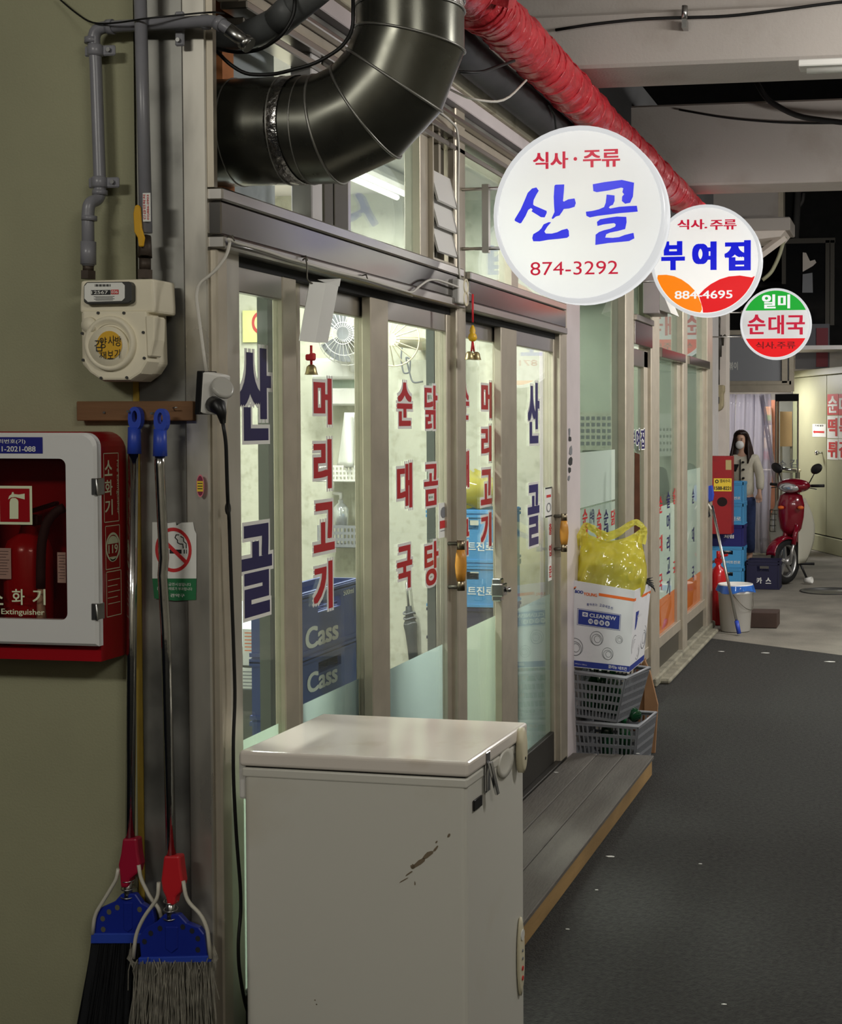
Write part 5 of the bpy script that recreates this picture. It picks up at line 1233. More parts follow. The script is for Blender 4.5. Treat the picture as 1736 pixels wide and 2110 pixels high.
# yellow carrier bag, its handles standing up
film_mat('bag_yellow', (250, 240, 112), 0.5, 0.06, clear=.3, rough=.12)
yb = thing('plastic_bag', 'yellow translucent carrier bag bulging out of the white carton', 'bag', S(1255, 1212, Y=6.85))
rows_ = [(1235, 1196, 1322), (1212, 1192, 1331), (1190, 1191, 1333), (1165, 1193, 1333), (1145, 1195, 1330), (1128, 1196, 1326), (1113, 1197, 1323), (1100, 1199, 1318)]
def bagfn(a, b):
    f = a * (len(rows_) - 1); i = min(int(f), len(rows_) - 2); g_ = f - i
    v = rows_[i][0] * (1 - g_) + rows_[i + 1][0] * g_; l = rows_[i][1] * (1 - g_) + rows_[i + 1][1] * g_; r_ = rows_[i][2] * (1 - g_) + rows_[i + 1][2] * g_
    ang = 2 * math.pi * b; cu = (l + r_) / 2 + (r_ - l) / 2 * math.cos(ang)
    dep = .085 * (1 - .55 * a) * math.sin(ang)
    cut = 0
    if a > .8:                       # scooped mouth
        k = (a - .8) / .2; cut = 26 * k * (math.cos(ang) ** 2 * -.9 + .55) if math.sin(ang) < 0 else 18 * k * (1 - math.cos(ang) ** 2)
    wob = .008 * math.sin(9 * ang + 7 * a) + .006 * math.sin(23 * a + 3 * ang) + .005 * math.sin(17 * ang - 11 * a) + .004 * math.sin(31 * a - 13 * ang)
    return S(cu, v + cut, Y=6.835 + dep) + Vector((0, wob - .02 * math.sin(3 * a + 1) * (math.sin(ang) < 0), 0))
MB().grid(bagfn, 26, 60, closed=True).build('bag_body', 'bag_yellow', yb)
def strap(pts_, w0):
    m = MB(); P_ = arc([S(u, v, Y=y) for u, v, y in pts_], 5)
    for sgn in (0,):
        k = len(m.v); n_ = len(P_)
        for i, p in enumerate(P_):
            t = (P_[min(i + 1, n_ - 1)] - P_[max(i - 1, 0)]).normalized(); sd = t.cross(Vector((0, 1, 0))).normalized()
            w = w0 * (1 - .35 * math.sin(math.pi * i / (n_ - 1)))
            for j in range(5):
                f = j / 4 - .5; m.v.append(p + sd * w * f + Vector((0, .012 * math.sin(j * 2.4 + i * .7) + .006 * math.sin(i * 1.7), 0)))
        for i in range(n_ - 1):
            for j in range(4): m.f.append([k + i * 5 + j, k + i * 5 + j + 1, k + (i + 1) * 5 + j + 1, k + (i + 1) * 5 + j]); m.sm.append(True)
    return m
strap([(1199, 1125, 6.80), (1199, 1100, 6.79), (1207, 1080, 6.80), (1221, 1088, 6.83), (1234, 1098, 6.86), (1250, 1108, 6.88)], .046).build('bag_handle', 'bag_yellow', yb)
strap([(1247, 1108, 6.88), (1275, 1098, 6.86), (1296, 1082, 6.83), (1312, 1074, 6.80), (1326, 1086, 6.78), (1327, 1100, 6.78), (1322, 1120, 6.78)], .042).build('bag_handle', 'bag_yellow', yb)
bcx = S(1260, 1195, Y=6.84)
for k, (dx, dy, dz, lab) in enumerate(((-.115, .025, .035, 'green bottle showing through the middle of the yellow bag'), (-.125, -.022, -.03, 'green bottle showing through the door side of the yellow bag'), (-.055, .0, -.075, 'green bottle showing through the lane side of the yellow bag'))):
    bottle(bcx + Vector((dx, dy, dz)), (R(86 - 8 * k), 0, R(90 + 4 * (k - 1))), lab)
# scrap of torn black film, brown stick, cardboard
m = MB()
for k in range(6): m.tube([S(1328, 1196, Y=6.9), S(1338 + k * 2, 1192 + 4 * k, Y=6.92), S(1346 + k, 1190 + 6 * k, Y=6.93)], [.006, .004, .001], 5)
tag(m.build('black_plastic_scrap', 'cable_black'), 'shreds of black plastic film sticking out behind the yellow bag', 'plastic scrap')
tag(MB().hexa([*[Vector((p.x, p.y, .001)) for p in (S(1305, 1330, Y=7.6), S(1322, 1330, Y=7.6), S(1322, 1330, Y=7.62), S(1305, 1330, Y=7.62))], S(1308, 932, Y=7.7), S(1319, 936, Y=7.7), S(1319, 936, Y=7.72), S(1308, 932, Y=7.72)]).build('wooden_stick', P('stick_brown', (96, 54, 34), .6, var=.2, vs=20), bevel=.002), 'dark brown wooden stick upright behind the yellow bag', 'stick')
cbq = lambda L_, y: [S(u, v, Y=y) for u, v in L_]
flr = lambda u, y: Vector((S(u, 1450, Y=y).x, y, .001))
cb = MB().prism(cbq([(1329, 1360), (1340, 1385), (1356, 1452)], 7.1) + [flr(1350, 7.1), flr(1328, 7.1)], (0, .02, 0)).prism(cbq([(1318, 1375), (1330, 1356), (1336, 1400)], 7.14) + [flr(1330, 7.14), flr(1316, 7.14)], (0, .02, 0))
tag(cb.build('cardboard_sheet', 'card_brown'), 'folded brown cardboard tucked behind the baskets', 'cardboard')

# ================================================================ FAR END OF THE SHOP FRONTS
P('crate_sky', (70, 152, 204), 0.45); P('crate_navy', (28, 30, 104), 0.45); P('crate_dark', (26, 26, 58), 0.5); P('crate_blue', (44, 66, 130), 0.45); P('crate_azure', (72, 140, 190), .45)
def crate(loc, rz, w, d, h, mat, label, words=(), group=None, ax=CAMF, slot=True):
    """bottle crate: walls with a moulded rim, ribs, a grip hole and print"""
    t = thing('bottle_crate', label, 'crate', loc, rz=rz, group=group)
    m = MB(); th = .012; g0, g1 = .62 * h, .80 * h
    for y, sy in ((-d / 2, 1), (d / 2 - th, 1)):
        m.box(-w / 2, w / 2, y, y + th, 0, g0).box(-w / 2, w / 2, y, y + th, g1, h).box(-w / 2, -w * .18, y, y + th, g0, g1).box(w * .18, w / 2, y, y + th, g0, g1)
    for x in (-w / 2, w / 2 - th): m.box(x, x + th, -d / 2 + th, d / 2 - th, 0, h)
    m.box(-w / 2, w / 2, -d / 2, d / 2, 0, .01)
    m.build('crate_wall', mat, t, local=True)
    r_ = MB()
    for z in (0.0, g1 + .012, h - .016): r_.box(-w / 2 - .005, w / 2 + .005, -d / 2 - .005, d / 2 + .005, z, z + .012) if z == 0 else [r_.box(-w / 2 - .005, w / 2 + .005, -d / 2 - .006, -d / 2, z, z + .012), r_.box(-w / 2 - .005, w / 2 + .005, d / 2, d / 2 + .006, z, z + .012), r_.box(-w / 2 - .006, -w / 2, -d / 2, d / 2, z, z + .012), r_.box(w / 2, w / 2 + .006, -d / 2, d / 2, z, z + .012)]
    for x in (-w / 2, w / 2 - .014): r_.box(x, x + .014, -d / 2 - .006, -d / 2, 0.012, h)
    r_.build('crate_rib', mat, t, local=True)
    i_ = MB(); 
    for k in range(1, 4): i_.box(-w / 2 + th, w / 2 - th, -d / 2 + k * d / 4 - .002, -d / 2 + k * d / 4 + .002, .01, h * .6)
    for k in range(1, 5): i_.box(-w / 2 + k * w / 5 - .002, -w / 2 + k * w / 5 + .002, -d / 2 + th, d / 2 - th, .01, h * .6)
    i_.build('divider', mat, t, local=True)
    if words:
        m = MB()
        for sx, x, z, ww, hh, off in words: txt(m, sx, (x, -d / 2, z), ww, hh, SAX, off, 0, .0016)
        m.build('crate_lettering', 'paper', t, local=True)
    return t
cw, ch_, cdp = .335, .213, .26
cxm = (S(1463, 1214, Y=14.25).x + S(1534, 1214, Y=14.25).x) / 2
for k, (mt, lb, wd) in enumerate((('crate_sky', 'sky blue bottle crate at the foot of the far stack', [('하이트진로', .05, .055, .17, .03, .02)]), ('crate_sky', 'sky blue bottle crate second from the floor in the far stack', [('하이트진로', .05, .055, .17, .03, .02)]),
                                  ('crate_navy', 'navy bottle crate in the middle of the far stack', [('처음', .01, .135, .09, .035, .03), ('처럼', .02, .095, .10, .035, .03)]), ('crate_sky', 'sky blue bottle crate fourth up the far stack', [('진로', .09, .06, .10, .04, .02)]), ('crate_sky', 'sky blue bottle crate topmost in the far stack', [('하이트진로', .05, .05, .17, .03, .02)]))):
    crate((cxm, 14.38, k * ch_), 0, cw, cdp, ch_ - .002, mt, lb, wd, 'bottle crates outside the far shop')
c = S(1568, 1214, Z=0)
crate((c.x + .022, c.y + .14, 0), 0, .325, .27, .285, 'crate_dark', 'dark navy beer crate on the floor by the scooter wheel', [('카', -.035, .085, .055, .06, .03), ('스', .055, .085, .055, .06, .03)], 'bottle crates outside the far shop')
st('wall_end', MB().box(-2.25, -1.975, 11.58, 14.75, 0, 3.3), 'white_panel')
st('wall_end', MB().box(S(1440, 700, Y=15).x, S(1497, 700, Y=15).x, 15.0, 15.3, 0, 3.2), P('pale_pillar', (226, 216, 206), .7, var=.05), 0)
rcab = thing('red_metal_cabinet', 'battered red metal cabinet with a yellow phone sticker before the crate stack', 'cabinet', S(1487, 1102, Y=14.0))
p, q = S(1466, 940, Y=13.98), S(1508, 1101, Y=13.98)
MB().box(-1.975, q.x, 13.98, 14.18, q.z, p.z).build('cabinet_body', P('cabinet_red', (150, 26, 30), .5, rgb2=(110, 30, 28), thr=(.55, .8), vs=8), rcab, bevel=.004)
m = MB(); quad(m, S(1490, 999, Y=13.98), .175, .125, CAMF, .001); stk = m.build('phone_sticker', 'print_yellow', rcab)
m = MB(); txt(m, '1588-8221', S(1490, 1006, Y=13.98), .165, .035, CAMF, .03, 0, .002); txt(m, '열쇠수리', S(1495, 991, Y=13.98), .10, .035, CAMF, .02, 0, .002); disc(m, S(1478, 992, Y=13.98), .018, .018, CAMF, .002, inner=.5); m.build('print', 'print_black', stk)
m = MB(); quad(m, S(1502, 958, Y=13.98), .055, .095, CAMF, .001); m.build('side_label', P('label_tan', (176, 160, 110), .6), rcab)
m = MB(); disc(m, S(1489, 1034, Y=13.98), .05, .045, CAMF, .001, 24); m.build('dark_hole', P('hole_dark', (30, 16, 16), .9), rcab)  # hole drawn as a flat dark disc
fm = thing('gas_meter', 'small weathered gas meter below a pipe on the pale far pillar', 'meter', S(1478, 845, Y=14.95))
MB().prism([S(u, v, Y=14.86) for u, v in [(1465, 795), (1492, 793), (1492, 806), (1490, 812), (1490, 838), (1484, 846), (1470, 846), (1465, 836)]], (0, .13, 0)).build('meter_body', P('old_cream', (168, 156, 124), .6, var=.15), fm, bevel=.01)
MB().box(S(1471, 820, Y=14.85).x, S(1483, 820, Y=14.85).x, 14.845, 14.862, S(1471, 832, Y=14.85).z, S(1471, 818, Y=14.85).z).build('dial', 'meter_dark', fm)
MB().tube([S(1478, 793, Y=14.9), S(1478, 760, Y=14.9)], .03, 10).tube([S(1480, 762, Y=14.9), S(1482, 560, Y=14.9)], .022, 10).tube([S(1476, 735, Y=14.88), S(1477, 690, Y=14.88)], .06, 10).tube([S(1476, 675, Y=14.88), S(1477, 655, Y=14.88)], .045, 10).build('meter_pipe', P('soot_pipe', (74, 70, 64), .6, .3), fm)
MB().tube([S(1490, 712, Y=14.9), S(1491, 695, Y=14.88), S(1496, 690, Y=14.88)], .012, 8).build('hook', 'alu_dark', fm)
# bucket with a blue liner
c = S(1512, 1304, Z=0)
bk = thing('paint_bucket', 'white plastic bucket lined with a blue bag by the shop end', 'bucket', (c.x, c.y + .13, 0))
MB().lathe([(.0005, 0.004), (.112, 0), (.118, .004), (.137, .30), (.142, .302), (.142, .318), (.137, .32), (.139, .372), (.134, .374), (.112, .012), (.0005, .012)], (0, 0, 0), None, 32).build('bucket_body', 'white_plastic', bk, local=True)
m = MB()
m.grid(lambda a, b: Vector(((.143 + .008 * math.sin(2 * math.pi * b * 11) * a + .012 * a) * math.cos(2 * math.pi * b), (.143 + .008 * math.sin(2 * math.pi * b * 11) * a + .012 * a) * math.sin(2 * math.pi * b), .366 - (.05 + .012 * math.sin(2 * math.pi * b * 3 + 1)) * a)), 4, 88, closed=True)
film_mat('liner_blue', (60, 120, 210), .4, .05); m.build('bag_liner', 'liner_blue', bk, local=True)
MB().tube(arc([(.0, -.143, .30), (.09, -.16, .20), (.145, -.02, .16), (.142, .0, .30)], 5), .0025, 6).build('wire_handle', 'alu_dark', bk, local=True)
mp_ = thing('broom', 'broom turned head up, its steel pole leaning across the white bucket', 'broom', S(1524, 1309, Z=0))
p0 = S(1524, 1306, Z=0.012) + Vector((0, 0, 0)); p1 = S(1468, 1042, Y=11.32)
MB().tube([p0, p1], .0115, 10).build('pole', 'galv', mp_); MB().tube([p0, p0.lerp(p1, .1)], .017, 10).build('grip', 'broom_blue', mp_)
MB().prism([S(u, v, Y=11.28) for u, v in [(1453, 1003), (1468, 1000), (1471, 1020), (1469, 1032), (1462, 1035), (1456, 1022)]], (0, .05, 0)).build('broom_head', 'broom_blue', mp_, bevel=.005)
MB().tube(arc([S(u, v, Y=11.28) for u, v in [(1454, 1010), (1457, 1035), (1464, 1045), (1466, 1050)]], 3), .008, 6).build('wire_bail', 'bail_white', mp_)
m = MB()
for k in range(130):
    f = random.random(); m.tube([S(1450 + 14 * f, 1002 + 4 * random.random(), Y=11.30), S(1446 + 12 * f + random.uniform(-3, 3), 1035, Y=11.30 + random.uniform(-.03, .03)), S(1446 + 14 * f + random.uniform(-4, 5), 1072 - 14 * abs(f - .4), Y=11.30 + random.uniform(-.03, .03))], .003, 4, caps=False)
m.build('bristles', 'bristle_black', mp_, kind='stuff')
c = S(1480, 1296, Z=0)
fe = thing('fire_extinguisher', 'red fire extinguisher on the floor behind the white bucket', 'extinguisher', (S(1481, 1200, Y=11.75).x, 11.75, 0))
MB().lathe([(.0005, 0), (.062, 0), (.066, .01), (.066, .40), (.052, .45), (.022, .48), (.02, .51)], (0, 0, 0), None, 24).build('cylinder', 'ext_red', fe, local=True)
MB().box(-.03, .03, -.016, .016, .50, .54).hexa([(-.01, -.01, .54), (.08, -.01, .56), (.08, .01, .56), (-.01, .01, .54), (-.01, -.01, .56), (.08, -.01, .58), (.08, .01, .58), (-.01, .01, .56)]).tube([(0, 0, .54), (0, 0, .60)], .018, 10).build('lever_head', 'ext_red', fe, local=True, bevel=.003)
MB().tube(arc([(-.03, -.02, .52), (-.06, -.06, .5), (-.07, -.06, .36), (-.068, -.05, .2)], 4), .010, 8).build('hose', 'rubber', fe, local=True)
p, q = S(1545, 1262, Y=11.6), S(1602, 1297, Y=11.6); q.z = .0
tag(MB().box(p.x, q.x, 11.6, 11.85, 0, p.z).build('brown_box', P('dark_box', (62, 46, 38), .7, var=.2, vs=8), bevel=.004), 'low dark brown box on the floor beside the white bucket', 'box')
c = S(1665, 1203, Z=0)
cu = MB().lathe([(.0005, 0), (.025, 0), (.034, .085), (.031, .085), (.023, .004)], (c.x - .03, c.y, .033), Matrix.Rotation(R(82), 3, 'Y') @ Matrix.Rotation(.4, 3, 'X'), 18)
tag(cu.build('paper_cup', 'paper'), 'crushed white paper cup lying near the scooter wheel', 'cup')
for u, v, w in ((1711, 1364, .05), (1578, 1346, .04), (1487, 1343, .03), (1258, 1766, .022), (1444, 1781, .009), (1230, 1835, .008), (1170, 1916, .009), (1493, 2071, .010)):
    c = S(u, v, Z=0); a_ = random.uniform(-.5, .5)
    lbl = {1711: 'white paper scrap on the asphalt near the frame edge, before the concrete joint', 1578: 'white paper scrap on the asphalt beside the concrete joint, before the brown box', 1487: 'small white scrap on the asphalt below the white bucket', 1258: 'pale sliver of litter on the asphalt beside the wooden step'}.get(u, 'tiny white speck of litter on the dark asphalt')
    tag(MB().prism([c + Vector((math.cos(a_ + t) * w * (1 if i % 2 else .8), math.sin(a_ + t) * w * .3, .001)) for i, t in enumerate((.2, 1.4, 3.0, 4.4, 5.6))], (0, 0, .0025)).build('paper_scrap', 'paper'), lbl, 'litter', 'litter scraps on the asphalt')
for u, v, w, lb in ((1146, 1592, .012, 'white crumb of litter on the grey step, nearest the door rail'), (1315, 1553, .010, 'brownish crumb of litter at the far outer edge of the grey step')):
    c = S(u, v, Z=zs); tag(MB().prism([c + Vector((math.cos(t) * w, math.sin(t) * w * .4, 0)) for t in (.2, 1.4, 3.0, 4.4)], (0, 0, .002)).build('paper_scrap', 'paper'), lb, 'litter')
c = S(1712, 1218, Z=0)
mh = thing('manhole_cover', 'round iron manhole cover in the concrete past the scooter', 'manhole', (c.x, c.y, 0))
MB().lathe([(.30, 0), (.30, .006), (.27, .006), (.27, .003), (.0005, .003)], (0, 0, 0), None, 32).build('cover', 'meter_dark', mh, local=True)

# ================================================================ FAR END: entrance, kiosk, dark house
EY = 18.0
st('wall_back', MB().box(-9, S(1494, 870, Y=EY).x, EY, EY + .15, 0, 3.6), 'white_panel')
e = struct('door_7')
x0, x1 = S(1494, 870, Y=EY).x, S(1632, 870, Y=EY).x
zd = S(1560, 808, Y=EY).z
st('head_rail', MB().box(x0, x1, EY - .05, EY + .08, zd, zd + .09), 'alu', .004, e)
w6 = struct('window_6')
zt_, zb_ = S(1560, 690, Y=EY).z, S(1560, 790, Y=EY).z
for a, b, c, d in ((x0, x1, zb_ - .02, zb_ + .03), (x0, x1, zt_, zt_ + .06), (x0, x0 + .05, zb_, zt_), (x1 - .12, x1 - .05, zb_, zt_), (x1 - .03, x1 + .03, zb_ - .1, zt_)):
    st('frame_bar', MB().box(a, b, EY - .04, EY + .04, c, d), 'alu', .003, w6)
st('glass_pane', MB().box(x0, x1, EY - .004, EY + .004, zb_, zt_), P('grey_pane', (150, 152, 156), .15), 0, w6)
m = MB(); txt(m, '볶이', S(1512, 754, Y=EY - .006), .11, .10, CAMF, .02, 0, .001); m.build('lettering', 'paper', w6)
# bright shop behind the entrance
st('wall_back', MB().box(x0 - .6, x1 + 1.2, 20.6, 20.7, 0, 2.7), 'white_panel')
st('wall_back', MB().box(x0 - .65, x0 - .6, EY + .1, 20.7, 0, 2.7), 'shop_wall'); st('ceiling', MB().box(x0 - .6, x1 + 1.2, EY + .1, 20.7, 2.55, 2.6), 'white_panel')
sb = MB().box(S(1583, 900, Y=19.6).x, S(1602, 900, Y=19.6).x, 19.6, 19.9, .0, 1.95)
P('shelf_brown', (120, 74, 52), .6, var=.2); P('warm_orange', (232, 160, 70), .5); P('warm_cream', (226, 200, 160), .5)
ca = thing('drinks_cabinet', 'brown drinks cabinet with orange trays seen through the far entrance', 'cabinet', (S(1592, 900, Y=19.7).x, 19.7, 0))
sb.build('cabinet_body', 'shelf_brown', ca)
for v0, v1, mm_ in ((838, 872, 'warm_orange'), (876, 898, 'warm_cream'), (902, 925, 'warm_cream'), (930, 948, 'broom_crimson')):
    p, q = S(1574, v0, Y=19.5), S(1590, v1, Y=19.5); MB().box(p.x, q.x, 19.5, 19.7, q.z, p.z).build('tray', mm_, ca, bevel=.01)
lit_mat('neon_green', (190, 240, 60), 1.2)
p, q = S(1578, 855, Y=19.48), S(1590, 866, Y=19.48); MB().box(p.x, q.x, 19.47, 19.49, q.z, p.z).build('display', 'neon_green', ca)
po = thing('poster_board', 'pale orange notice board on the back wall of the far shop', 'board', (S(1622, 880, Y=20).x, 20.0, 0))
p, q = S(1608, 848, Y=20), S(1633, 920, Y=20); MB().box(p.x, q.x, 20, 20.03, q.z, p.z).build('board', P('peach', (240, 196, 140), .6), po); MB().box(p.x, p.x + .03, 20.03, 20.06, 0, p.z).box(q.x - .03, q.x, 20.03, 20.06, 0, p.z).build('board_leg', 'alu', po)
# clear strip curtain
film_mat('clear_vinyl', (216, 214, 222), .6, .05, clear=.62, rough=.12)
us = [1497, 1516, 1534, 1553, 1570]
for k, u in enumerate(us):
    p, q = S(u, 812, Y=EY + .03 + .06 * (k % 2)), S(u + 20, 1125, Y=EY + .03 + .06 * (k % 2)); w = q.x - p.x
    m = MB().grid(lambda a, b: Vector((p.x + w * a + .015 * math.sin(6 * b + k), p.y + .018 * math.sin(2.2 * math.pi * a + k + 1.5 * b), .02 + (p.z - .02) * b)), 10, 12)
    tag(m.build('vinyl_strip', 'clear_vinyl', solid=.003), ('clear vinyl curtain strip against the pale pillar, first from the pillar', 'clear vinyl curtain strip second from the pale pillar, behind the person', 'clear vinyl curtain strip third from the pale pillar, behind the person', 'clear vinyl curtain strip fourth from the pale pillar', 'clear vinyl curtain strip next to the gathered sheet')[k], 'curtain strip', 'vinyl strips of the far entrance')
rl = MB().tube([S(1570, 815, Y=EY - .02), S(1600, 1000, Y=EY - .02)], .03, 8)
tag(rl.build('curtain_roll', 'clear_vinyl'), 'gathered vinyl sheet hanging slanted in the far entrance', 'curtain')
# open glass leaf
gl_ = struct('door_8')
p, q = S(1598, 812, Y=17.9), S(1646, 1100, Y=17.75)
def leafbox(a, b, z0, z1, th): 
    A = p.lerp(q, a); B = p.lerp(q, b); d = Vector((0, th, 0))
    return MB().hexa([(A.x, A.y, z0), (B.x, B.y, z0), (B.x, B.y + th, z0), (A.x, A.y + th, z0), (A.x, A.y, z1), (B.x, B.y, z1), (B.x, B.y + th, z1), (A.x, A.y + th, z1)])
st('top_rail', leafbox(0, 1, p.z - .09, p.z, .04), 'steel', .003, gl_); st('stile', leafbox(.93, 1, .05, p.z - .09, .04), 'alu', .003, gl_); st('stile', leafbox(0, .07, .05, p.z - .09, .04), 'alu', .003, gl_)
st('bottom_rail', leafbox(.07, .93, .05, .2, .04), 'alu', .003, gl_); st('glass_pane', leafbox(.07, .93, .2, p.z - .09, .008), 'glass', 0, gl_)
st('pull_bar', MB().tube([S(1604, 964, Y=17.7), S(1642, 970, Y=17.7)], .018, 8), 'chrome', 0, gl_)
m = MB(); txt(m, '김', S(1636, 955, Y=17.72), .10, .10, CAMF, .01, 0, .001); txt(m, '순', S(1613, 957, Y=17.72), .10, .10, CAMF, .01, 0, .001); m.build('lettering', 'print_grey', gl_)
tb = thing('side_table', 'narrow table edge behind the open glass leaf of the far entrance', 'table', (S(1592, 968, Y=18.5).x, 18.5, 0))
tx = S(1592, 968, Y=18.5); MB().box(tx.x - .25, tx.x + .35, 18.35, 18.75, tx.z - .03, tx.z).build('table_top', 'cream_plastic', tb, bevel=.004)
for a in (-.22, .32):
    for b in (18.38, 18.72): MB().box(tx.x + a - .015, tx.x + a + .015, b - .015, b + .015, 0, tx.z - .03).build('leg', 'alu_dark', tb)
# cream kiosk at an angle
kA, kB = S(1634, 1121, Z=0), S(1750, 1150, Z=0)
kd = (kB - kA).normalized(); kn = Vector((-kd.y, kd.x, 0)); KX = (kd, Vector((0, 0, 1)), -kn)
kz = S(1634, 766, Y=kA.y).z; KL = (kB - kA).length + 1.4
kk = struct('wall_right')
def kbox(a0, a1, z0, z1, d0, d1, nm, mt, bv=.004):
    A = kA + kd * a0; B = kA + kd * a1
    pts_ = [A + kn * d0, B + kn * d0, B + kn * d1, A + kn * d1]
    return MB().hexa([(p.x, p.y, z0) for p in pts_] + [(p.x, p.y, z1) for p in pts_]).build(nm, mt, kk, bevel=bv)
uL = (S(1711, 900, Y=kA.y).x - kA.x) / kd.x
def along(u):
    """distance along the kiosk wall at image column u"""
    d = _F + _R * ((u - PX) / FOC); a = d.x; b = d.y
    # EYE + t d = kA + s kd
    t = ((kA.x * kd.y - kA.y * kd.x)) / (a * kd.y - b * kd.x)
    return ((a * t - kA.x) / kd.x) if abs(kd.x) > .01 else 0
s1 = along(1704)
kbox(0, KL, 0, .20, -.03, .4, 'plinth', 'cream_metal'); kbox(.0, s1 - .006, .215, kz - .09, 0, .4, 'door_panel', 'cream_metal'); kbox(s1 + .006, KL, .215, kz - .09, 0, .4, 'door_panel', 'cream_metal')
kbox(-.02, KL, kz - .085, kz, -.05, .4, 'top_trim', 'cream_metal'); kbox(0, KL, .20, .215, .01, .4, 'gap', 'black_gap', 0); kbox(s1 - .006, s1 + .006, .215, kz - .09, .01, .4, 'gap', 'black_gap', 0)
def kp(u, v):
    s_ = along(u); p = kA + kd * s_
    dp = (p - Vector((0, 0, p.z))).dot(Vector((-math.sin(YAW), math.cos(YAW), 0)))
    return Vector((p.x, p.y, 0)) + Vector((0, 0, EYE.z + (870 - v) / FOC * dp))
c = kp(1695, 933); kb = MB().tube([c, c - kn * .05], .012, 8).ball(c - kn * .07, .032)
kb.build('door_knob', 'chrome', kk)
sg = thing('arrow_notice', 'small white notice with a red arrow on the cream door', 'sign', kp(1688, 905))
m = MB(); wn = along(1703) - along(1675); quad(m, kp(1689, 887), wn, .165, KX, .003); m.build('sheet', 'paper', sg)
m = MB(); c = kp(1688, 890); a_, b_ = kd, Vector((0, 0, 1))
m.poly([c - kn * .005 + a_ * x + b_ * z for x, z in ((-.42 * wn, 0), (-.28 * wn, .022), (-.28 * wn, .012), (.42 * wn, .012), (.42 * wn, -.012), (-.28 * wn, -.012), (-.28 * wn, -.022))]); m.build('arrow', 'print_red', sg)
m = MB(); txt(m, '가게 옆문', kp(1689, 877), wn * .65, .022, KX, .01, 0, .005); m.build('lettering', 'print_black', sg)
for i, (v0, v1, wd, lab, inv) in enumerate(((811, 856, '순대', 'red sheet with white letters, topmost on the cream door', 1), (856, 904, '떡볶', 'white sheet with red letters, middle of three on the cream door', 0), (904, 948, '튀김', 'white sheet with red letters, lowest of three on the cream door', 0))):
    sg = thing('menu_sheet', lab, 'sign', kp(1735, v1), group='menu sheets on the cream door')
    hh = kp(1735, v0).z - kp(1735, v1).z
    for j, ch in enumerate(wd):
        c = kp(1717 + 23 * j, (v0 + v1) / 2); wq = (along(1706 + 23 * (j + 1)) - along(1706 + 23 * j)) * .98
        m = MB(); quad(m, c, wq, hh * .97, KX, .004 if inv else .003); m.build('sheet', 'print_red' if inv else 'paper', sg)
        m = MB(); txt(m, ch, c, wq * .86, hh * .78, KX, .04, 0, .006); m.build('lettering', 'paper' if inv else 'print_red', sg)
# upper storey beyond the second beam, awning, dark house
st('wall_upper', MB().box(-4, S(1604, 420, Y=15.2).x, 15.2, 15.4, S(1500, 455, Y=15.2).z, 4.3), 'beam_paint')
st('wall_upper', MB().box(S(1604, 420, Y=15.3).x, S(1616, 420, Y=15.3).x, 15.25, 15.45, S(1500, 455, Y=15.2).z, 4.3), 'alu')
aw = thing('awning_box', 'folded grey awning cassette over the far entrance', 'awning', S(1580, 470, Y=14.6))
p, q = S(1480, 450, Y=14.6), S(1629, 474, Y=14.6); MB().box(p.x, q.x, 14.6, 15.2, q.z, p.z).build('cassette', 'beam_paint', aw, bevel=.01)
MB().hexa([(p.x, 14.62, q.z - .12), (q.x - .1, 14.62, q.z - .06), (q.x - .1, 15.2, q.z - .06), (p.x, 15.2, q.z - .12), (p.x, 14.62, q.z), (q.x - .05, 14.62, q.z), (q.x - .05, 15.2, q.z), (p.x, 15.2, q.z)]).build('front_bar', 'pale_pillar', aw)
MB().tube([S(1560, 530, Y=14.8), S(1618, 487, Y=14.8)], .045, 4, smooth=False).build('folding_arm', 'pale_pillar', aw)
m = MB(); cur = [(1618, 488), (1606, 530), (1590, 562), (1572, 577)]; m.tube(arc(path(cur, Y=14.9), 4), .02, 6); m.build('canvas_edge', 'cream_metal', aw)
dp_ = thing('drain_pipe', 'dark drain pipe with an elbow on the unlit house', 'pipe', S(1640, 585, Y=18.6))
MB().tube(arc([S(1646, 380, Y=20.72), S(1636, 575, Y=20.72), S(1633, 587, Y=20.72), S(1550, 587, Y=20.72)], 4), .05, 12).build('pipe', P('dark_pipe', (110, 108, 104), .6), dp_)
MB().tube(arc([S(1657, 398, Y=20.72), S(1655, 415, Y=20.72), S(1648, 425, Y=20.72)], 3), .025, 8).build('branch', 'dark_pipe', dp_)
st('wall_back', MB().box(-9, 6, 20.8, 21, 0, 8), P('night_wall', (34, 34, 33), .9, var=.2))
w7 = struct('window_7')
for u0, u1, v0, v1 in ((1612, 1620, 495, 585), (1702, 1710, 495, 670), (1712, 1720, 495, 670), (1610, 1722, 492, 500)):
    p, q = S(u0, v0, Y=19.2), S(u1, v1, Y=19.2); st('frame_bar', MB().box(p.x, q.x, 19.2, 19.26, q.z, p.z), P('dim_frame', (78, 74, 66), .6), 0, w7)
p, q = S(1616, 497, Y=19.2), S(1712, 700, Y=19.2); st('glass_pane', MB().box(p.x, q.x, 19.23, 19.24, q.z, p.z), P('dark_pane', (26, 27, 28), .08), 0, w7)
cl = thing('stuck_paper', 'torn pale paper stuck inside the dark upper window', 'paper', S(1666, 603, Y=19.18))
MB().prism([S(u, v, Y=19.19) for u, v in [(1655, 520), (1662, 521), (1670, 538), (1680, 535), (1683, 541), (1676, 548), (1655, 560)]], (0, .004, 0)).build('paper', 'pale_pillar', cl); MB().prism([S(u, v, Y=19.19) for u, v in [(1655, 565), (1675, 562), (1676, 603), (1654, 603)]], (0, .004, 0)).build('paper', 'grey_pane', cl)
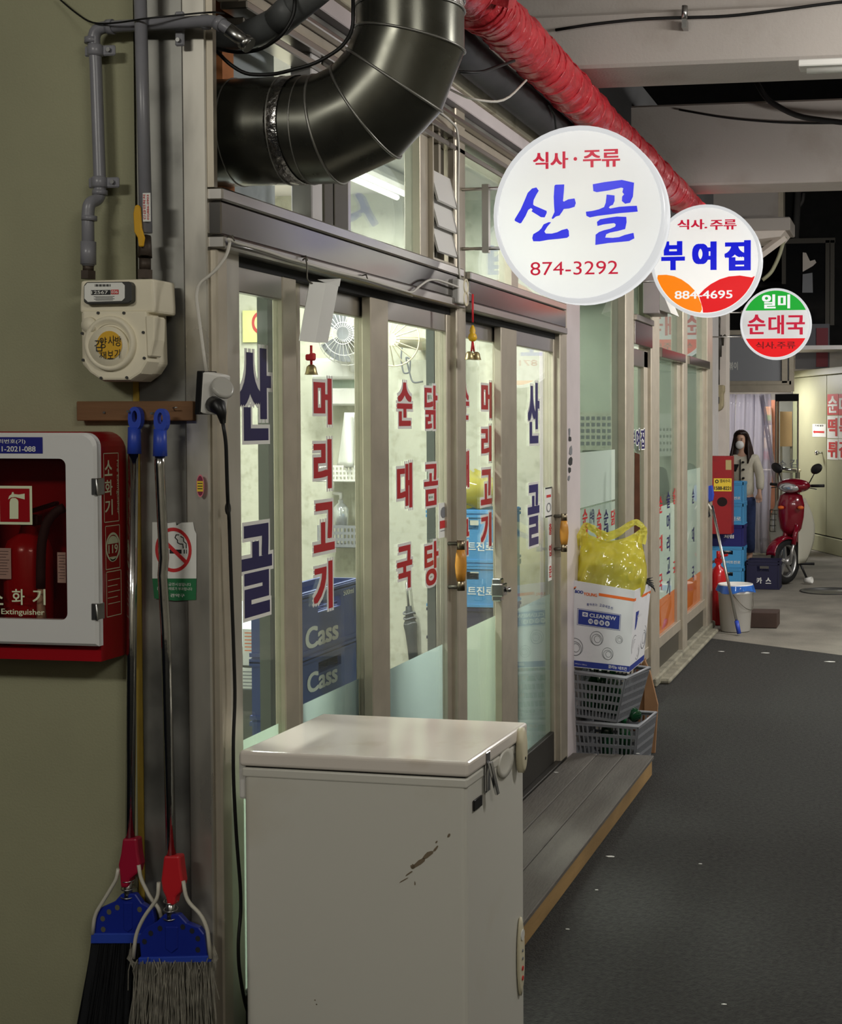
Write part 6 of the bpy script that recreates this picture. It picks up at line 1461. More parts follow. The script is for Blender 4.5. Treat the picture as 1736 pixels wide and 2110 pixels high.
bx_ = thing('red_banner', 'dark red banner hung above the cream kiosk', 'banner', S(1700, 755, Y=19.0))
p, q = S(1640, 668, Y=18.9), S(1710, 760, Y=18.9); MB().box(p.x, q.x, 18.9, 18.93, q.z, p.z).build('sheet', P('banner_grey', (96, 96, 102), .5), bx_); p, q = S(1683, 676, Y=18.88), S(1707, 756, Y=18.88); MB().box(p.x, q.x, 18.88, 18.9, q.z, p.z).build('red_panel', P('banner_red', (120, 36, 48), .5), bx_)
# unlit tube fitting under the first beam, right
ft = thing('tube_fitting', 'white fluorescent tube fitting fixed under the first beam', 'lamp', S(1700, 135, Y=5.46))
p, q = S(1645, 122, Y=5.43), S(1645, 143, Y=5.43)
MB().box(p.x, p.x + 1.2, 5.43, 5.53, q.z + .012, p.z).build('housing', 'white_plastic', ft, bevel=.004); MB().tube([(p.x + .03, 5.47, q.z + .004), (p.x + 1.17, 5.47, q.z + .004)], .013, 12).build('tube', 'paper', ft)
lit_mat('lamp_white', (255, 252, 244), 3.0)
l2 = thing('lamp_bulb', 'bright bare lamp at the end of the second beam', 'lamp', S(1739, 366, Y=9.2))
MB().ball(S(1739, 366, Y=9.2), .03).build('bulb', 'lamp_white', l2); b_ = S(1739, 366, Y=9.2); MB().tube([b_ + Vector((0, 0, .02)), (b_.x, 9.2, 3.2), (b_.x, 8.8, 3.2)], .008, 6).build('lamp_rod', 'alu_dark', l2)
hk = MB().tube([S(1412, 12, Y=5.52), S(1411, 38, Y=5.52)], .012, 8).box(S(1407, 40, Y=5.52).x, S(1417, 40, Y=5.52).x, 5.50, 5.56, S(1407, 60, Y=5.52).z, S(1407, 42, Y=5.52).z)
tag(hk.build('pipe_hanger', 'galv'), 'small metal pipe hanger on the first beam', 'bracket')
# house opposite (its light surfaces are what the steel mirrors)
st('wall_right', MB().box(2.7, 2.85, -3, 16, 0, 3.72), P('pale_wall', (206, 200, 184), .6)); st('wall_front', MB().box(-3.4, 2.75, -3.1, -3.0, 0, 3.72), 'pale_wall')

# ================================================================ SCOOTER
P('scooter_red', (126, 12, 34), 0.18, coat=.6); P('tyre_black', (26, 26, 27), .75, bump=.2, bs=120); P('rim_silver', (190, 190, 188), .3, .8); P('scooter_cream', (206, 204, 188), .35); P('lens_clear', (210, 214, 216), .06, .6); P('seat_black', (24, 24, 26), .6); P('engine_grey', (70, 70, 72), .4, .8)
c = S(1622, 1206, Z=0)
sc = thing('motor_scooter', 'dark red motor scooter parked beyond the crates, front wheel to the lane', 'scooter', (c.x + .03, c.y + .10, 0), rz=math.atan2(-.998, .06))
LB = dict(local=True)
RY = Matrix.Rotation(R(90), 3, 'X')
def wheel(x):
    tyr = [(.165, -.034), (.195, -.040), (.222, -.030), (.235, 0), (.222, .030), (.195, .040), (.165, .034)]
    w = MB().lathe(tyr, (x, 0, .235), RY, 36, caps=False).build('tyre', 'tyre_black', sc, **LB)
    m = MB().lathe([(.175, -.030), (.160, -.028), (.150, -.012), (.150, .012), (.160, .028), (.175, .030)], (x, 0, .235), RY, 36, caps=False)
    for k in range(5):
        a = R(72 * k + 12); d = Vector((math.cos(a), 0, math.sin(a))); e = Vector((-d.z, 0, d.x)); o = Vector((x, 0, .235))
        m.hexa([o + d * .03 - e * .018 + Vector((0, -.012, 0)), o + d * .155 - e * .012 + Vector((0, -.012, 0)), o + d * .155 + e * .012 + Vector((0, -.012, 0)), o + d * .03 + e * .018 + Vector((0, -.012, 0)), o + d * .03 - e * .018 + Vector((0, .012, 0)), o + d * .155 - e * .012 + Vector((0, .012, 0)), o + d * .155 + e * .012 + Vector((0, .012, 0)), o + d * .03 + e * .018 + Vector((0, .012, 0))])
    m.tube([(x, -.06, .235), (x, .06, .235)], .036, 16).build('wheel_rim', 'rim_silver', w, **LB)
    return w
FW = wheel(0); wheel(-1.0)
fk = MB()
for s_ in (-1, 1): fk.tube([(0, s_ * .062, .235), (-.075, s_ * .062, .47)], .017, 12)
fk.build('fork', 'rim_silver', sc, **LB)
m = MB()
for s_ in (-1, 1): m.tube([(-.055, s_ * .062, .40), (-.12, s_ * .058, .60)], .026, 12)
m.build('fork_cover', 'scooter_red', sc, **LB)
m = MB().grid(lambda a, b: Vector((.262 * math.cos(R(-2 + 150 * a)) , (b - .5) * .13 * (1 - .35 * abs(a - .45)), .235 + (.262 - .03 * (2 * b - 1) ** 2) * math.sin(R(18 + 128 * a)))), 16, 8)
m.build('front_fender', 'scooter_red', sc, local=True, solid=.006)
# front column, leg shields, cowl
m = MB().lathe([(.060, .50), (.095, .56), (.115, .68), (.120, .80), (.10, .90), (.05, .93)], (-.13, 0, 0), Matrix.Rotation(R(0), 3, 'Y'), 24, .62, 1.15)
m.build('front_column', 'scooter_red', sc, **LB)
for s_ in (-1, 1):
    MB().grid(lambda a, b: Vector((-.12 - .17 * a - .05 * math.sin(math.pi * b) * a, s_ * (.07 + .165 * a * math.sin(.35 + 2.5 * b) ** .8), .20 + .66 * b)), 8, 12).build('leg_shield', 'scooter_cream', sc, local=True, solid=.012)
MB().ball((-.15, 0, 1.0), (.13, .19, .075), 24, 12).build('handlebar_cowl', 'scooter_red', sc, **LB)
MB().ball((-.07, 0, .985), (.065, .125, .055), 20, 10).build('headlight', 'lens_clear', sc, **LB)
m = MB()
for s_ in (-1, 1):
    m.ball((-.03, s_ * .10, .78), (.025, .035, .02), 10, 6)
m.build('indicator', 'print_orange', sc, **LB)
MB().tube([(-.19, -.20, 1.0), (-.17, 0, 1.01), (-.19, .20, 1.0)], .012, 8).build('handlebar', 'engine_grey', sc, **LB)
for s_ in (-1, 1):
    MB().tube([(-.19, s_ * .19, 1.0), (-.21, s_ * .33, 1.005)], .016, 10).build('grip', 'seat_black', sc, **LB)
    MB().tube([(-.15, s_ * .17, .985), (-.15, s_ * .28, .97)], .005, 6).build('brake_lever', 'engine_grey', sc, **LB)
    mrr = MB().tube([(-.18, s_ * .17, 1.03), (-.20, s_ * .22, 1.13)], .006, 8).ball((-.20, s_ * .245, 1.175), (.022, .075, .05), 16, 8, Matrix.Rotation(R(s_ * 25), 3, 'X'))
    mrr.build('mirror', 'black_plastic', sc, **LB)
bk_ = MB()
for k in range(6): bk_.tube([(-.24, -.22 + .05 * k, .52), (-.24, -.22 + .05 * k, .74)], .0035, 5); bk_.tube([(-.40, -.22 + .05 * k, .52), (-.40, -.22 + .05 * k, .74)], .0035, 5)
for z in (.52, .58, .64, .70, .74): bk_.tube([(-.24, -.22, z), (-.24, .03, z), (-.40, .03, z), (-.40, -.22, z), (-.24, -.22, z)], .0035, 5)
bk_.build('wire_basket', 'alu_dark', sc, **LB)
MB().box(-.39, -.26, -.20, .01, .525, .70).build('basket_load', 'paper', sc, bevel=.03, seg=2, **LB)
MB().ball((-.72, 0, .60), (.34, .13, .12), 20, 10).build('body_shell', 'scooter_red', sc, **LB)
MB().ball((-.74, 0, .73), (.36, .135, .06), 20, 10).build('seat', 'seat_black', sc, **LB)
MB().tube([(-.20, 0, .50), (-.40, 0, .38), (-.62, 0, .45)], .05, 12).build('spine_frame', 'scooter_red', sc, **LB)
MB().box(-.62, -.36, -.09, .09, .20, .38).ball((-.45, -.10, .28), (.10, .05, .09)).ball((-.45, .10, .28), (.10, .05, .09)).build('engine', 'engine_grey', sc, bevel=.02, **LB)
for s_ in (-1, 1): MB().tube([(-1.0, s_ * .07, .235), (-.86, s_ * .09, .58)], .02, 10).build('shock_absorber', 'rim_silver', sc, **LB)
MB().tube([(-.5, -.12, .18), (-.9, -.14, .20), (-1.15, -.14, .26)], [.02, .045, .045], 14).build('exhaust_pipe', 'rim_silver', sc, **LB)
MB().tube([(-.42, -.24, .17), (-.42, .24, .17)], .014, 8).build('foot_peg', 'seat_black', sc, **LB)
MB().tube([(-.55, .06, .22), (-.52, .16, .005)], .012, 8).build('side_stand', 'engine_grey', sc, **LB)
MB().grid(lambda a, b: Vector((-1.0 + .27 * math.cos(R(30 + 130 * a)), (b - .5) * .14, .235 + .27 * math.sin(R(30 + 130 * a)))), 12, 4).build('rear_fender', 'scooter_red', sc, local=True, solid=.006)
MB().ball((-1.08, 0, .62), (.03, .09, .04)).build('tail_light', 'ext_red', sc, **LB)
rs_ = MB()
for s_ in (-1, 1): rs_.tube([(-1.02, s_ * .1, .70), (-1.25, s_ * .1, .72)], .01, 6)
rs_.box(-1.26, -1.02, -.11, .11, .715, .735).build('rear_rack', 'rim_silver', sc, **LB)

turn = Matrix.Rotation(R(-33), 4, 'Z'); piv = Vector((-.10, 0, 0))
for ch in KIDS(sc):                                   # the steering is turned towards the wall
    if ch.name.split('.')[0] in ('fork', 'fork_cover', 'front_fender', 'handlebar', 'handlebar_cowl', 'headlight', 'grip', 'brake_lever', 'mirror') or ch is FW:
        ch.matrix_basis = Matrix.Translation(piv) @ turn @ Matrix.Translation(-piv)

# ================================================================ PEOPLE
def skin_fig(name, pts, edges, mat, parent, sub=2, root=0):
    me = bpy.data.meshes.new(name); me.from_pydata([tuple(p[:3]) for p in pts], edges, [])
    me.materials.append(MATS[mat]); o = bpy.data.objects.new(name, me); COL.objects.link(o)
    if parent: o.parent = parent
    md = o.modifiers.new('skin', 'SKIN'); md.use_smooth_shade = True
    lay = me.skin_vertices[0] if me.skin_vertices else None
    if lay is None:
        bpy.context.view_layer.objects.active = o
        bm = bmesh.new(); bm.from_mesh(me); l = bm.verts.layers.skin.verify(); bm.to_mesh(me); bm.free(); lay = me.skin_vertices[0]
    for i, p in enumerate(pts):
        r = p[3]; lay.data[i].radius = r if isinstance(r, tuple) else (r, r); lay.data[i].use_root = (i == root)
    s2 = o.modifiers.new('smooth', 'SUBSURF'); s2.levels = sub; s2.render_levels = sub
    return o
P('skin_tone', (206, 164, 140), .55); P('hair_dark', (40, 26, 22), .4, var=.3, vs=60, st=(1, 1, .15)); P('coat_cream', (206, 200, 182), .85, var=.06, vs=20, bump=.3, bs=60); P('denim', (48, 62, 104), .8, var=.15, vs=30); P('mask_white', (232, 232, 230), .7); P('shoe_tan', (160, 126, 84), .7); P('grey_shirt', (120, 122, 120), .8)
c = S(1530, 1160, Z=0)
wmn = thing('person', 'person in a cream buttoned coat and white mask looking at a phone', 'person', (c.x, c.y, 0), rz=R(-8))
# local: x to the viewer's right, -y towards the lane, z up (height about 1.56)
body = [(0, 0, .80, (.105, .085)), (0, .01, 1.0, (.095, .075)), (0, .0, 1.18, (.115, .085)), (0, .0, 1.27, (.06, .055)), (0, -.015, 1.33, (.038, .038)), (-.005, -.035, 1.40, (.058, .062)), (-.008, -.035, 1.47, (.062, .068)), (-.008, -.025, 1.525, (.035, .04)),
        (.145, 0, 1.235, .046), (.205, .01, 1.02, .036), (.225, -.07, .84, .024), (.228, -.09, .79, (.02, .030)),
        (-.15, 0, 1.235, .046), (-.205, -.03, 1.02, .036), (-.10, -.20, 1.08, .024), (-.055, -.235, 1.10, (.02, .030)),
        (.085, 0, .74, .078), (.09, -.02, .42, .055), (.09, .02, .09, .036), (.09, -.09, .035, .03),
        (-.085, 0, .74, .078), (-.09, -.01, .42, .055), (-.09, .02, .09, .036), (-.09, -.09, .035, .03)]
bed = [(0, 1), (1, 2), (2, 3), (3, 4), (4, 5), (5, 6), (6, 7), (2, 8), (8, 9), (9, 10), (10, 11), (2, 12), (12, 13), (13, 14), (14, 15), (0, 16), (16, 17), (17, 18), (18, 19), (0, 20), (20, 21), (21, 22), (22, 23)]
for base, d, n_ in ((11, (0, -.02, -1), 1), (15, (.75, -.45, .35), -1)):
    b = Vector(body[base][:3]); d = Vector(d).normalized(); sd = d.cross(Vector((0, 1, 0) if n_ > 0 else (0, .4, 1))).normalized()
    for k in range(4):
        r0_ = b + sd * (.018 * (k - 1.5)); L_ = (.055, .064, .060, .048)[k]; i0 = len(body)
        body += [(*(r0_ + d * .02), .009), (*(r0_ + d * (.02 + L_ * .55)), .0085), (*(r0_ + d * (.02 + L_ * .9) + Vector((0, -.02, .0))), .0075)]
        bed += [(base, i0), (i0, i0 + 1), (i0 + 1, i0 + 2)]
    i0 = len(body); t_ = b + sd * -.03; body += [(*(t_ + d * .0), .010), (*(t_ + sd * -.015 + d * .03), .0085)]; bed += [(base, i0), (i0, i0 + 1)]
bo = skin_fig('body', body, bed, 'skin_tone', wmn)
coat = [(0, 0, .74, (.165, .135)), (0, .005, .92, (.150, .12)), (0, 0, 1.10, (.150, .115)), (0, 0, 1.20, (.12, .095)), (0, 0, 1.265, (.065, .06)),
        (.155, 0, 1.225, .065), (.215, .01, 1.02, .058), (.228, -.06, .85, .046), (-.16, 0, 1.225, .065), (-.215, -.03, 1.03, .058), (-.125, -.175, 1.065, .042)]
skin_fig('coat', coat, [(0, 1), (1, 2), (2, 3), (3, 4), (3, 5), (5, 6), (6, 7), (3, 8), (8, 9), (9, 10)], 'coat_cream', wmn)
skin_fig('jeans', [(0, 0, .80, (.115, .10)), (.088, 0, .72, .090), (.092, -.02, .42, .074), (.092, .01, .11, .066), (-.088, 0, .72, .090), (-.092, -.01, .42, .074), (-.092, .01, .11, .066)], [(0, 1), (1, 2), (2, 3), (0, 4), (4, 5), (5, 6)], 'denim', wmn)
for s_ in (-1, 1): MB().lathe([(.0005, 0), (.042, 0), (.046, .02), (.04, .06), (.0005, .075)], (s_ * .092, -.045, 0), None, 16, 1, 2.4).build('shoe', 'shoe_tan', wmn, **LB)
m = MB()
def hairfn(a, b):
    ang = 2 * math.pi * b; t = a
    if t < .45: ph = t / .45 * math.pi / 2; r_, z = math.sin(ph), 1.475 + .082 * math.cos(ph); rx_, ry_ = .083 * r_, .09 * r_
    else: z = 1.475 - (t - .45) / .55 * .30; rx_ = .083 + .055 * (t - .45) / .55; ry_ = .09 - .0 * (t - .45)
    fx = math.cos(ang) * rx_; fy = math.sin(ang) * ry_
    if fy < -.02 and t > .28:          # parting: the face stays clear
        k = min(1, (t - .28) / .1); fx = math.copysign(max(abs(fx), .074 * k + .04 * max(0, t - .45) * k), fx); fy = fy * (1 - .75 * k)
    return Vector((-.008 + fx + .004 * math.sin(ang * 11), -.018 + fy, z))
m.grid(hairfn, 22, 40, closed=True); hr = m.build('hair', 'hair_dark', wmn, local=True, solid=.008)
for s_ in (-1, 1):
    k_ = MB()
    for j in range(5): k_.tube([(-.008 + s_ * .078, -.035 + .016 * j, 1.48), (-.008 + s_ * (.092 + .004 * j), -.05 + .018 * j, 1.36), (-.008 + s_ * (.105 + .008 * j), -.075 + .02 * j, 1.24), (-.01 + s_ * (.10 + .01 * j), -.09 + .02 * j, 1.17)], [.012, .018, .02, .008], 8)
    k_.build('hair_lock', 'hair_dark', hr, **LB)
MB().ball((-.008, -.088, 1.385), (.052, .035, .05), 16, 10).build('face_mask', 'mask_white', wmn, **LB)
for s_ in (-1, 1):
    MB().ball((-.008 + s_ * .026, -.097, 1.443), (.012, .006, .005), 10, 6).build('eye', 'print_black', wmn, **LB)
    MB().ball((-.008 + s_ * .027, -.096, 1.463), (.016, .006, .003), 10, 6).build('eyebrow', 'hair_dark', wmn, **LB)
MB().box(.004, .010, -.128, -.10, .76, 1.22).build('coat_placket', 'print_black', wmn, **LB)
for z, x in ((1.185, .04), (1.10, .045), (1.0, .045), (1.0, -.10)): MB().tube([(x, -.10, z), (x, -.135, z)], .013, 12).build('button', 'black_plastic', wmn, **LB)
MB().obox((-.015, -.30, 1.125), (.075, .012, .14), Matrix.Rotation(R(-60), 3, 'X')).build('phone', 'black_plastic', None)
ph = COL.objects['phone']; ph.data.transform(wm(wmn)); tag(ph, 'dark smartphone in the hand of the person in the cream coat', 'phone')
# someone inside the far shop, seen through its pane
g2 = thing('person', 'person in a grey shirt inside the second shop, behind its glass', 'person', (-1.98, 10.75, .065), rz=R(60))
skin_fig('body', [(0, 0, .78, (.11, .09)), (0, 0, 1.0, (.10, .08)), (0, 0, 1.17, (.12, .085)), (0, 0, 1.27, (.045, .045)), (0, -.01, 1.36, (.06, .065)), (0, 0, 1.45, (.055, .06)), (.15, 0, 1.2, .045), (.2, 0, .98, .036), (.2, -.05, .78, .026), (-.15, 0, 1.2, .045), (-.2, 0, .98, .036), (-.2, -.05, .78, .026), (.085, 0, .7, .075), (.09, 0, .4, .055), (.09, 0, .06, .036), (-.085, 0, .7, .075), (-.09, 0, .4, .055), (-.09, 0, .06, .036)],
         [(0, 1), (1, 2), (2, 3), (3, 4), (4, 5), (2, 6), (6, 7), (7, 8), (2, 9), (9, 10), (10, 11), (0, 12), (12, 13), (13, 14), (0, 15), (15, 16), (16, 17)], 'skin_tone', g2)
skin_fig('shirt', [(0, 0, .72, (.15, .12)), (0, 0, 1.0, (.14, .11)), (0, 0, 1.17, (.14, .10)), (0, 0, 1.25, (.06, .06)), (.155, 0, 1.2, .062), (.2, 0, 1.02, .055), (-.155, 0, 1.2, .062), (-.2, 0, 1.02, .055)], [(0, 1), (1, 2), (2, 3), (2, 4), (4, 5), (2, 6), (6, 7)], 'grey_shirt', g2)
skin_fig('trousers', [(0, 0, .78, (.12, .10)), (.088, 0, .68, .085), (.092, 0, .38, .068), (.092, 0, .08, .06), (-.088, 0, .68, .085), (-.092, 0, .38, .068), (-.092, 0, .08, .06)], [(0, 1), (1, 2), (2, 3), (0, 4), (4, 5), (5, 6)], 'print_black', g2)
MB().ball((0, .015, 1.42), (.088, .092, .095)).build('hair', 'hair_dark', g2, **LB)

# ================================================================ INSIDE THE NEAR SHOP
st('trim_26', MB().box(-1.74, -1.71, S(546, 870, X=-1.72).y, S(590, 870, X=-1.72).y, .1, 2.0), P('inner_stile', (96, 100, 96), .5, .4))
st('trim_27', MB().box(-1.74, -1.71, S(890, 870, X=-1.72).y, S(918, 870, X=-1.72).y, .1, 2.0), 'inner_stile')
# beer crates just behind the second leaf
for k, (v0, v1, lb, wd) in enumerate(((1318, 1445, 'blue beer crate at the foot of the stack behind the second door leaf', [('Cass', -.06, .095, .23, .06, .03)]), (1186, 1318, 'blue beer crate on top of the stack behind the second door leaf', [('Cass', -.06, .045, .25, .065, .03), ('500ml', .15, .150, .085, .018, .01)]))):
    h_ = .185; za = S(680, 1318, X=-1.77).z - .02
    crate((-1.845, 4.235, za - h_ if k == 0 else za), R(90), .49, .14, h_ - .002, 'crate_blue', lb, wd, 'beer crates inside the near shop')
low = crate((-1.845, 4.235, .09), R(90), .49, .14, za - h_ - .092, 'crate_blue', 'lowest blue beer crate behind the frosted film of the second leaf', (), 'beer crates inside the near shop')
# soju crates behind the third leaf
y_ = 6.05; xl_ = S(950, 1100, Y=y_).x; w_ = .34
zc = [S(990, v, Y=y_).z for v in (1300, 1252, 1160, 1050)]
crate((-1.92, y_ + .15, .09), 0, w_, .27, zc[1] - .092, 'crate_dark', 'dark crate at the foot of the stack behind the fourth door leaf', (), 'soju crates inside the near shop')
crate((-1.92, y_ + .15, zc[1]), 0, w_, .27, zc[2] - zc[1] - .002, 'crate_azure', 'light blue soju crate in the middle of the stack behind the fourth leaf', [('하이트진로', .03, .07, .20, .04, .02)], 'soju crates inside the near shop')
crate((-1.92, y_ + .15, zc[2]), 0, w_, .27, zc[3] - zc[2] - .002, 'crate_azure', 'light blue soju crate on top of the stack behind the fourth leaf', [('하이트진로', .03, .07, .20, .04, .02)], 'soju crates inside the near shop')
film_mat('bag_olive', (206, 196, 96), .5, .04, clear=.1)
tag(MB().grid(lambda a, b: Vector((-1.93 + .15 * math.cos(2 * math.pi * b) * math.sin(math.pi * (.08 + .9 * a)) + .01 * math.sin(9 * b), y_ + .15 + .11 * math.sin(2 * math.pi * b) * math.sin(math.pi * (.08 + .9 * a)), zc[3] + .002 + .16 * a + .01 * math.sin(7 * a + 12 * b))), 12, 30, closed=True).build('plastic_bag', 'bag_olive'), 'dull yellow bag on the soju crates inside the shop', 'bag')
# wall fan
c = S(716, 688, Y=6.4); fn = thing('wall_fan', 'wire-caged fan on the shop wall behind the second door leaf', 'fan', c)
cg_ = MB(); rF = .145
for k in range(28):
    a = 2 * math.pi * k / 28; cg_.tube([(c.x + .03 * math.cos(a), c.y - .055, c.z + .03 * math.sin(a)), (c.x + .7 * rF * math.cos(a), c.y - .045, c.z + .7 * rF * math.sin(a)), (c.x + rF * math.cos(a), c.y, c.z + rF * math.sin(a))], .0016, 4, caps=False)
for rr_ in (.35, .7, 1.0): cg_.tube([(c.x + rr_ * rF * math.cos(2 * math.pi * j / 28), c.y - .055 * (1 - rr_ ** 3), c.z + rr_ * rF * math.sin(2 * math.pi * j / 28)) for j in range(29)], .002, 5, caps=False)
cg_.build('cage', 'white_plastic', fn)
bl = MB()
for k in range(3):
    a = 2 * math.pi * k / 3; bl.grid(lambda u_, v_: Vector((c.x + (.03 + .10 * u_) * math.cos(a + (v_ - .5) * 1.3), c.y - .015 + .02 * (v_ - .5), c.z + (.03 + .10 * u_) * math.sin(a + (v_ - .5) * 1.3))), 4, 6)
bl.build('blade', 'print_grey', fn)
MB().tube([(c.x, c.y + .07, c.z), (c.x, c.y - .03, c.z)], .04, 14).build('motor', 'print_grey', fn); MB().tube([(c.x, c.y + .05, c.z), (c.x, c.y + .06, c.z - .16), (c.x, 6.72, c.z - .2)], .015, 8).build('wall_arm', 'white_plastic', fn)
# white water unit, towel, baskets on brackets
def ybox(u0, v0, u1, v1, Y, d, mb=None): 
    p, q = S(u0, v0, Y=Y), S(u1, v1, Y=Y); return (mb or MB()).box(p.x, q.x, Y, Y + d, q.z, p.z)
un = thing('wall_unit', 'white wall unit with a rounded hood below the fan', 'appliance', S(695, 835, Y=6.5))
ybox(640, 738, 748, 782, 6.5, .22).build('hood', 'white_plastic', un, bevel=.015, seg=2); ybox(655, 800, 745, 835, 6.52, .20).build('tray', 'white_plastic', un, bevel=.008); ybox(650, 782, 740, 800, 6.55, .17).build('green_band', 'frost_green', un)
tw = MB().grid(lambda a, b: S(728 - 26 * b * (1 - .6 * (1 - a)) + 8 * math.sin(5 * b), 850 + 112 * a, Y=6.5 + .03 * math.sin(6 * b + 2 * a)), 10, 10)
tag(tw.build('hanging_towel', 'paper', solid=.004), 'white cloth hanging below the wall unit', 'towel')
for (u0, v0, u1, v1, mt_, lb) in ((652, 960, 748, 992, 'white_plastic', 'pale perforated tray on the shop wall above the bottles'), (655, 1084, 748, 1128, 'print_grey', 'grey perforated tray with bottles on the shop wall')):
    p, q = S(u0, v0, Y=6.5), S(u1, v1, Y=6.5); t = thing('wire_tray', lb, 'tray', ((p.x + q.x) / 2, 6.6, q.z))
    m = MB(); lattice(m, (Vector((p.x, 6.5, q.z)), Vector((q.x, 6.5, q.z)), Vector((q.x, 6.5, p.z)), Vector((p.x, 6.5, p.z))), 12, 3, bw=.45); lattice(m, (Vector((q.x, 6.5, q.z)), Vector((q.x, 6.715, q.z)), Vector((q.x, 6.715, p.z)), Vector((q.x, 6.5, p.z))), 8, 3, bw=.45)
    m.box(p.x, q.x, 6.5, 6.715, q.z - .004, q.z); m.build('tray_wall', mt_, t)
c = S(703, 1086, Y=6.6); pb = thing('pump_bottle', 'clear pump bottle standing in the grey tray inside the shop', 'bottle', c)
MB().lathe([(.0005, 0), (.035, 0), (.036, .09), (.02, .11), (.012, .115), (.012, .13)], c, None, 16).build('bottle_body', 'lens_clear', pb); MB().tube([c + Vector((0, 0, .13)), c + Vector((0, 0, .16)), c + Vector((-.04, 0, .162))], .008, 8).build('pump', 'white_plastic', pb)
# umbrella hanging on the wall, cable loop, grey box
um = thing('umbrella', 'furled dark umbrella hanging on the wall behind the third leaf', 'umbrella', S(850, 1370, Y=6.67))
ax0, ax1 = S(838, 1200, Y=6.676), S(854, 1375, Y=6.676)
MB().tube([ax0.lerp(ax1, t) for t in (0, .3)], .006, 8).build('shaft', 'galv', um)
m = MB().tube([ax0.lerp(ax1, t) for t in (.28, .36, .42, .5, .58, .75, 1.0)], [.014, .018, .021, .033, .028, .024, .022], 14); m.build('canopy', P('umbrella_dark', (52, 58, 60), .6, var=.2, vs=30), um)
m = MB()
for t in (.36, .42, .48): m.tube([ax0.lerp(ax1, t + .012 * math.sin(j)) + Vector((.028 * math.cos(j * .524), .028 * math.sin(j * .524), 0)) for j in range(13)], .004, 5, caps=False)
m.build('canopy_fold', 'print_grey', um)
cable('grey cable looped on the shop wall behind the third leaf', [S(u, v, Y=6.6) for u, v in [(832, 690), (826, 740), (832, 770), (845, 768), (846, 740), (836, 735), (850, 790), (872, 786)]], .004, 'print_grey', 'grey_cable')
tag(ybox(892, 690, 908, 772, 6.5, .22).build('grey_box', 'grey_board', bevel=.006), 'pale grey box on the shop wall behind the third leaf', 'box')
fs = thing('pedestal_fan', 'beige caged fan with hanging cords behind the third leaf', 'fan', S(815, 700, Y=6.3)); c = S(812, 700, Y=6.3)
m = MB()
for k in range(16):
    a = 2 * math.pi * k / 16; m.tube([(c.x + .03 * math.cos(a), c.y - .05, c.z + .03 * math.sin(a)), (c.x + .12 * math.cos(a), c.y, c.z + .12 * math.sin(a))], .003, 4, caps=False)
m.tube([(c.x + .12 * math.cos(2 * math.pi * j / 24), c.y, c.z + .12 * math.sin(2 * math.pi * j / 24)) for j in range(25)], .004, 5, caps=False); m.build('cage', 'cream_plastic', fs); MB().tube([c, c + Vector((0, .4, 0))], .03, 10).build('motor', 'cream_plastic', fs)
# counter with cardboard box and papers behind the first pane
ct = thing('serving_counter', 'dark counter behind the first glass pane, papers hung along its front', 'counter', (-2.4, 4.6, .09))
p = S(470, 1440, Y=4.4); q = S(560, 1470, Y=4.4)
MB().box(-2.75, -2.06, 4.3, 5.3, .09, .92).build('counter_body', P('counter_dark', (84, 84, 80), .5), ct); MB().box(-2.8, -2.04, 4.26, 5.34, .92, .95).build('counter_top', 'grey_board', ct, bevel=.004)
tag(MB().hexa([S(u, v, Y=y) for u, v, y in ((460, 1410, 4.5), (511, 1392, 4.5), (518, 1385, 4.8), (470, 1400, 4.8), (460, 1345, 4.5), (508, 1332, 4.5), (516, 1322, 4.8), (466, 1334, 4.8))]).build('cardboard_box', P('box_tan', (206, 176, 132), .8)), 'tan cardboard box on the counter behind the first pane', 'box')
for k, (u0, v0, u1, v1, lb) in enumerate(((500, 1296, 545, 1372, 'white receipt sheets with an orange head behind the first pane'), (496, 1376, 545, 1420, 'printed sheet below the receipts behind the first pane'))):
    pp_ = thing('paper_sheet', lb, 'paper', S(u0, v1, Y=4.25)); pa, pb_ = S(u0, v0, Y=4.25), S(u1, v1, Y=4.25)
    MB().box(pa.x, pb_.x, 4.25, 4.254, pb_.z, pa.z).build('sheet', 'paper', pp_); m = MB()
    for j in range(6): quad(m, ((pa.x + pb_.x) / 2, 4.25, pa.z - .012 - j * .011), (pb_.x - pa.x) * .8, .003, CAMF, .001)
    m.build('print', 'print_orange' if k == 0 else 'print_grey', pp_)
py_ = thing('wall_poster', 'pale yellow poster with a red ring on the shop wall behind the first pane', 'poster', S(525, 700, Y=6.7))
ybox(500, 640, 545, 705, 6.705, .01).build('sheet', P('poster_yellow', (222, 224, 150), .6), py_); m = MB(); disc(m, S(537, 665, Y=6.704), .045, .055, CAMF, .001, inner=.7); m.build('red_ring', 'print_red', py_)
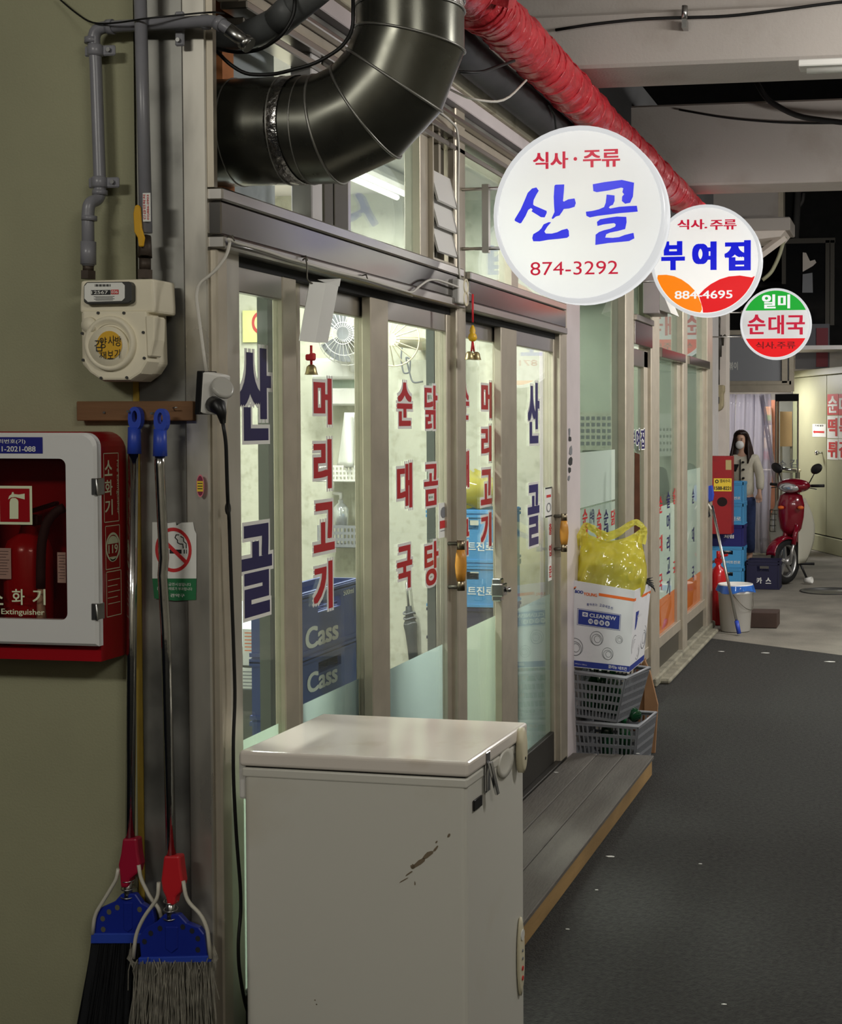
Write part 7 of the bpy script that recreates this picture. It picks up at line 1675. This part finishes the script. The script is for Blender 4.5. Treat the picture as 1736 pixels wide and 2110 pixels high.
# tubes on the ceilings
for i, (x, y) in enumerate(((-2.7, 4.4), (-2.3, 5.8), (-2.9, 8.6), (-2.7, 10.4))):
    t = thing('ceiling_lamp', ('lit ceiling tube over the counter of the near shop', 'lit ceiling tube at the far side of the near shop', 'lit ceiling tube in the middle of the second shop', 'lit ceiling tube at the far side of the second shop')[i], 'lamp', (x, y, 2.7), group='ceiling tubes in the shops')
    MB().box(x - .07, x + .07, y - .62, y + .62, 2.70, 2.75).build('housing', 'white_plastic', t, bevel=.01)
    for s_ in (-1, 1): MB().tube([(x + s_ * .035, y - .58, 2.675), (x + s_ * .035, y + .58, 2.675)], .013, 10).build('tube', 'lamp_white', t)
# second shop: menu board, calendar, shelf
mbd = thing('menu_board', 'pale menu board on the wall of the second shop', 'board', S(1230, 900, X=-2.6))
ybox(1196, 850, 1262, 928, 11.44, .03).build('board', 'shop_wall', mbd); m = MB()
for j in range(5):
    for k in range(6): quad(m, S(1201 + k * 11, 862 + j * 13, Y=11.44), .03, .03, CAMF, .001)
m.build('print', 'print_grey', mbd)
cal = thing('wall_calendar', 'white wall calendar inside the second shop', 'calendar', S(1372, 935, Y=11.42)); ybox(1357, 852, 1388, 940, 11.43, .01).build('sheet', 'paper', cal); m = MB()
for j in range(4):
    for k in range(4): quad(m, S(1362 + k * 7, 885 + j * 14, Y=11.43), .014, .022, CAMF, .001)
m.build('print', 'print_grey', cal)
rg = thing('range_hood', 'white range hood box jutting from the upper front of the second shop', 'hood', S(1340, 655, X=-1.4))
p, q = S(1332, 615, Y=8.75), S(1354, 652, Y=8.75); MB().box(FX + .01, q.x + .06, 8.5, 8.8, q.z, q.z + .24).build('hood_box', 'pink_white', rg, bevel=.004)
b0 = q.x + .06; MB().hexa([(b0, 8.5, q.z + .02), (b0 + .07, 8.5, q.z), (b0 + .07, 8.8, q.z), (b0, 8.8, q.z + .02), (b0, 8.5, q.z + .14), (b0 + .01, 8.5, q.z + .14), (b0 + .01, 8.8, q.z + .14), (b0, 8.8, q.z + .14)]).build('rain_flap', 'white_plastic', rg)
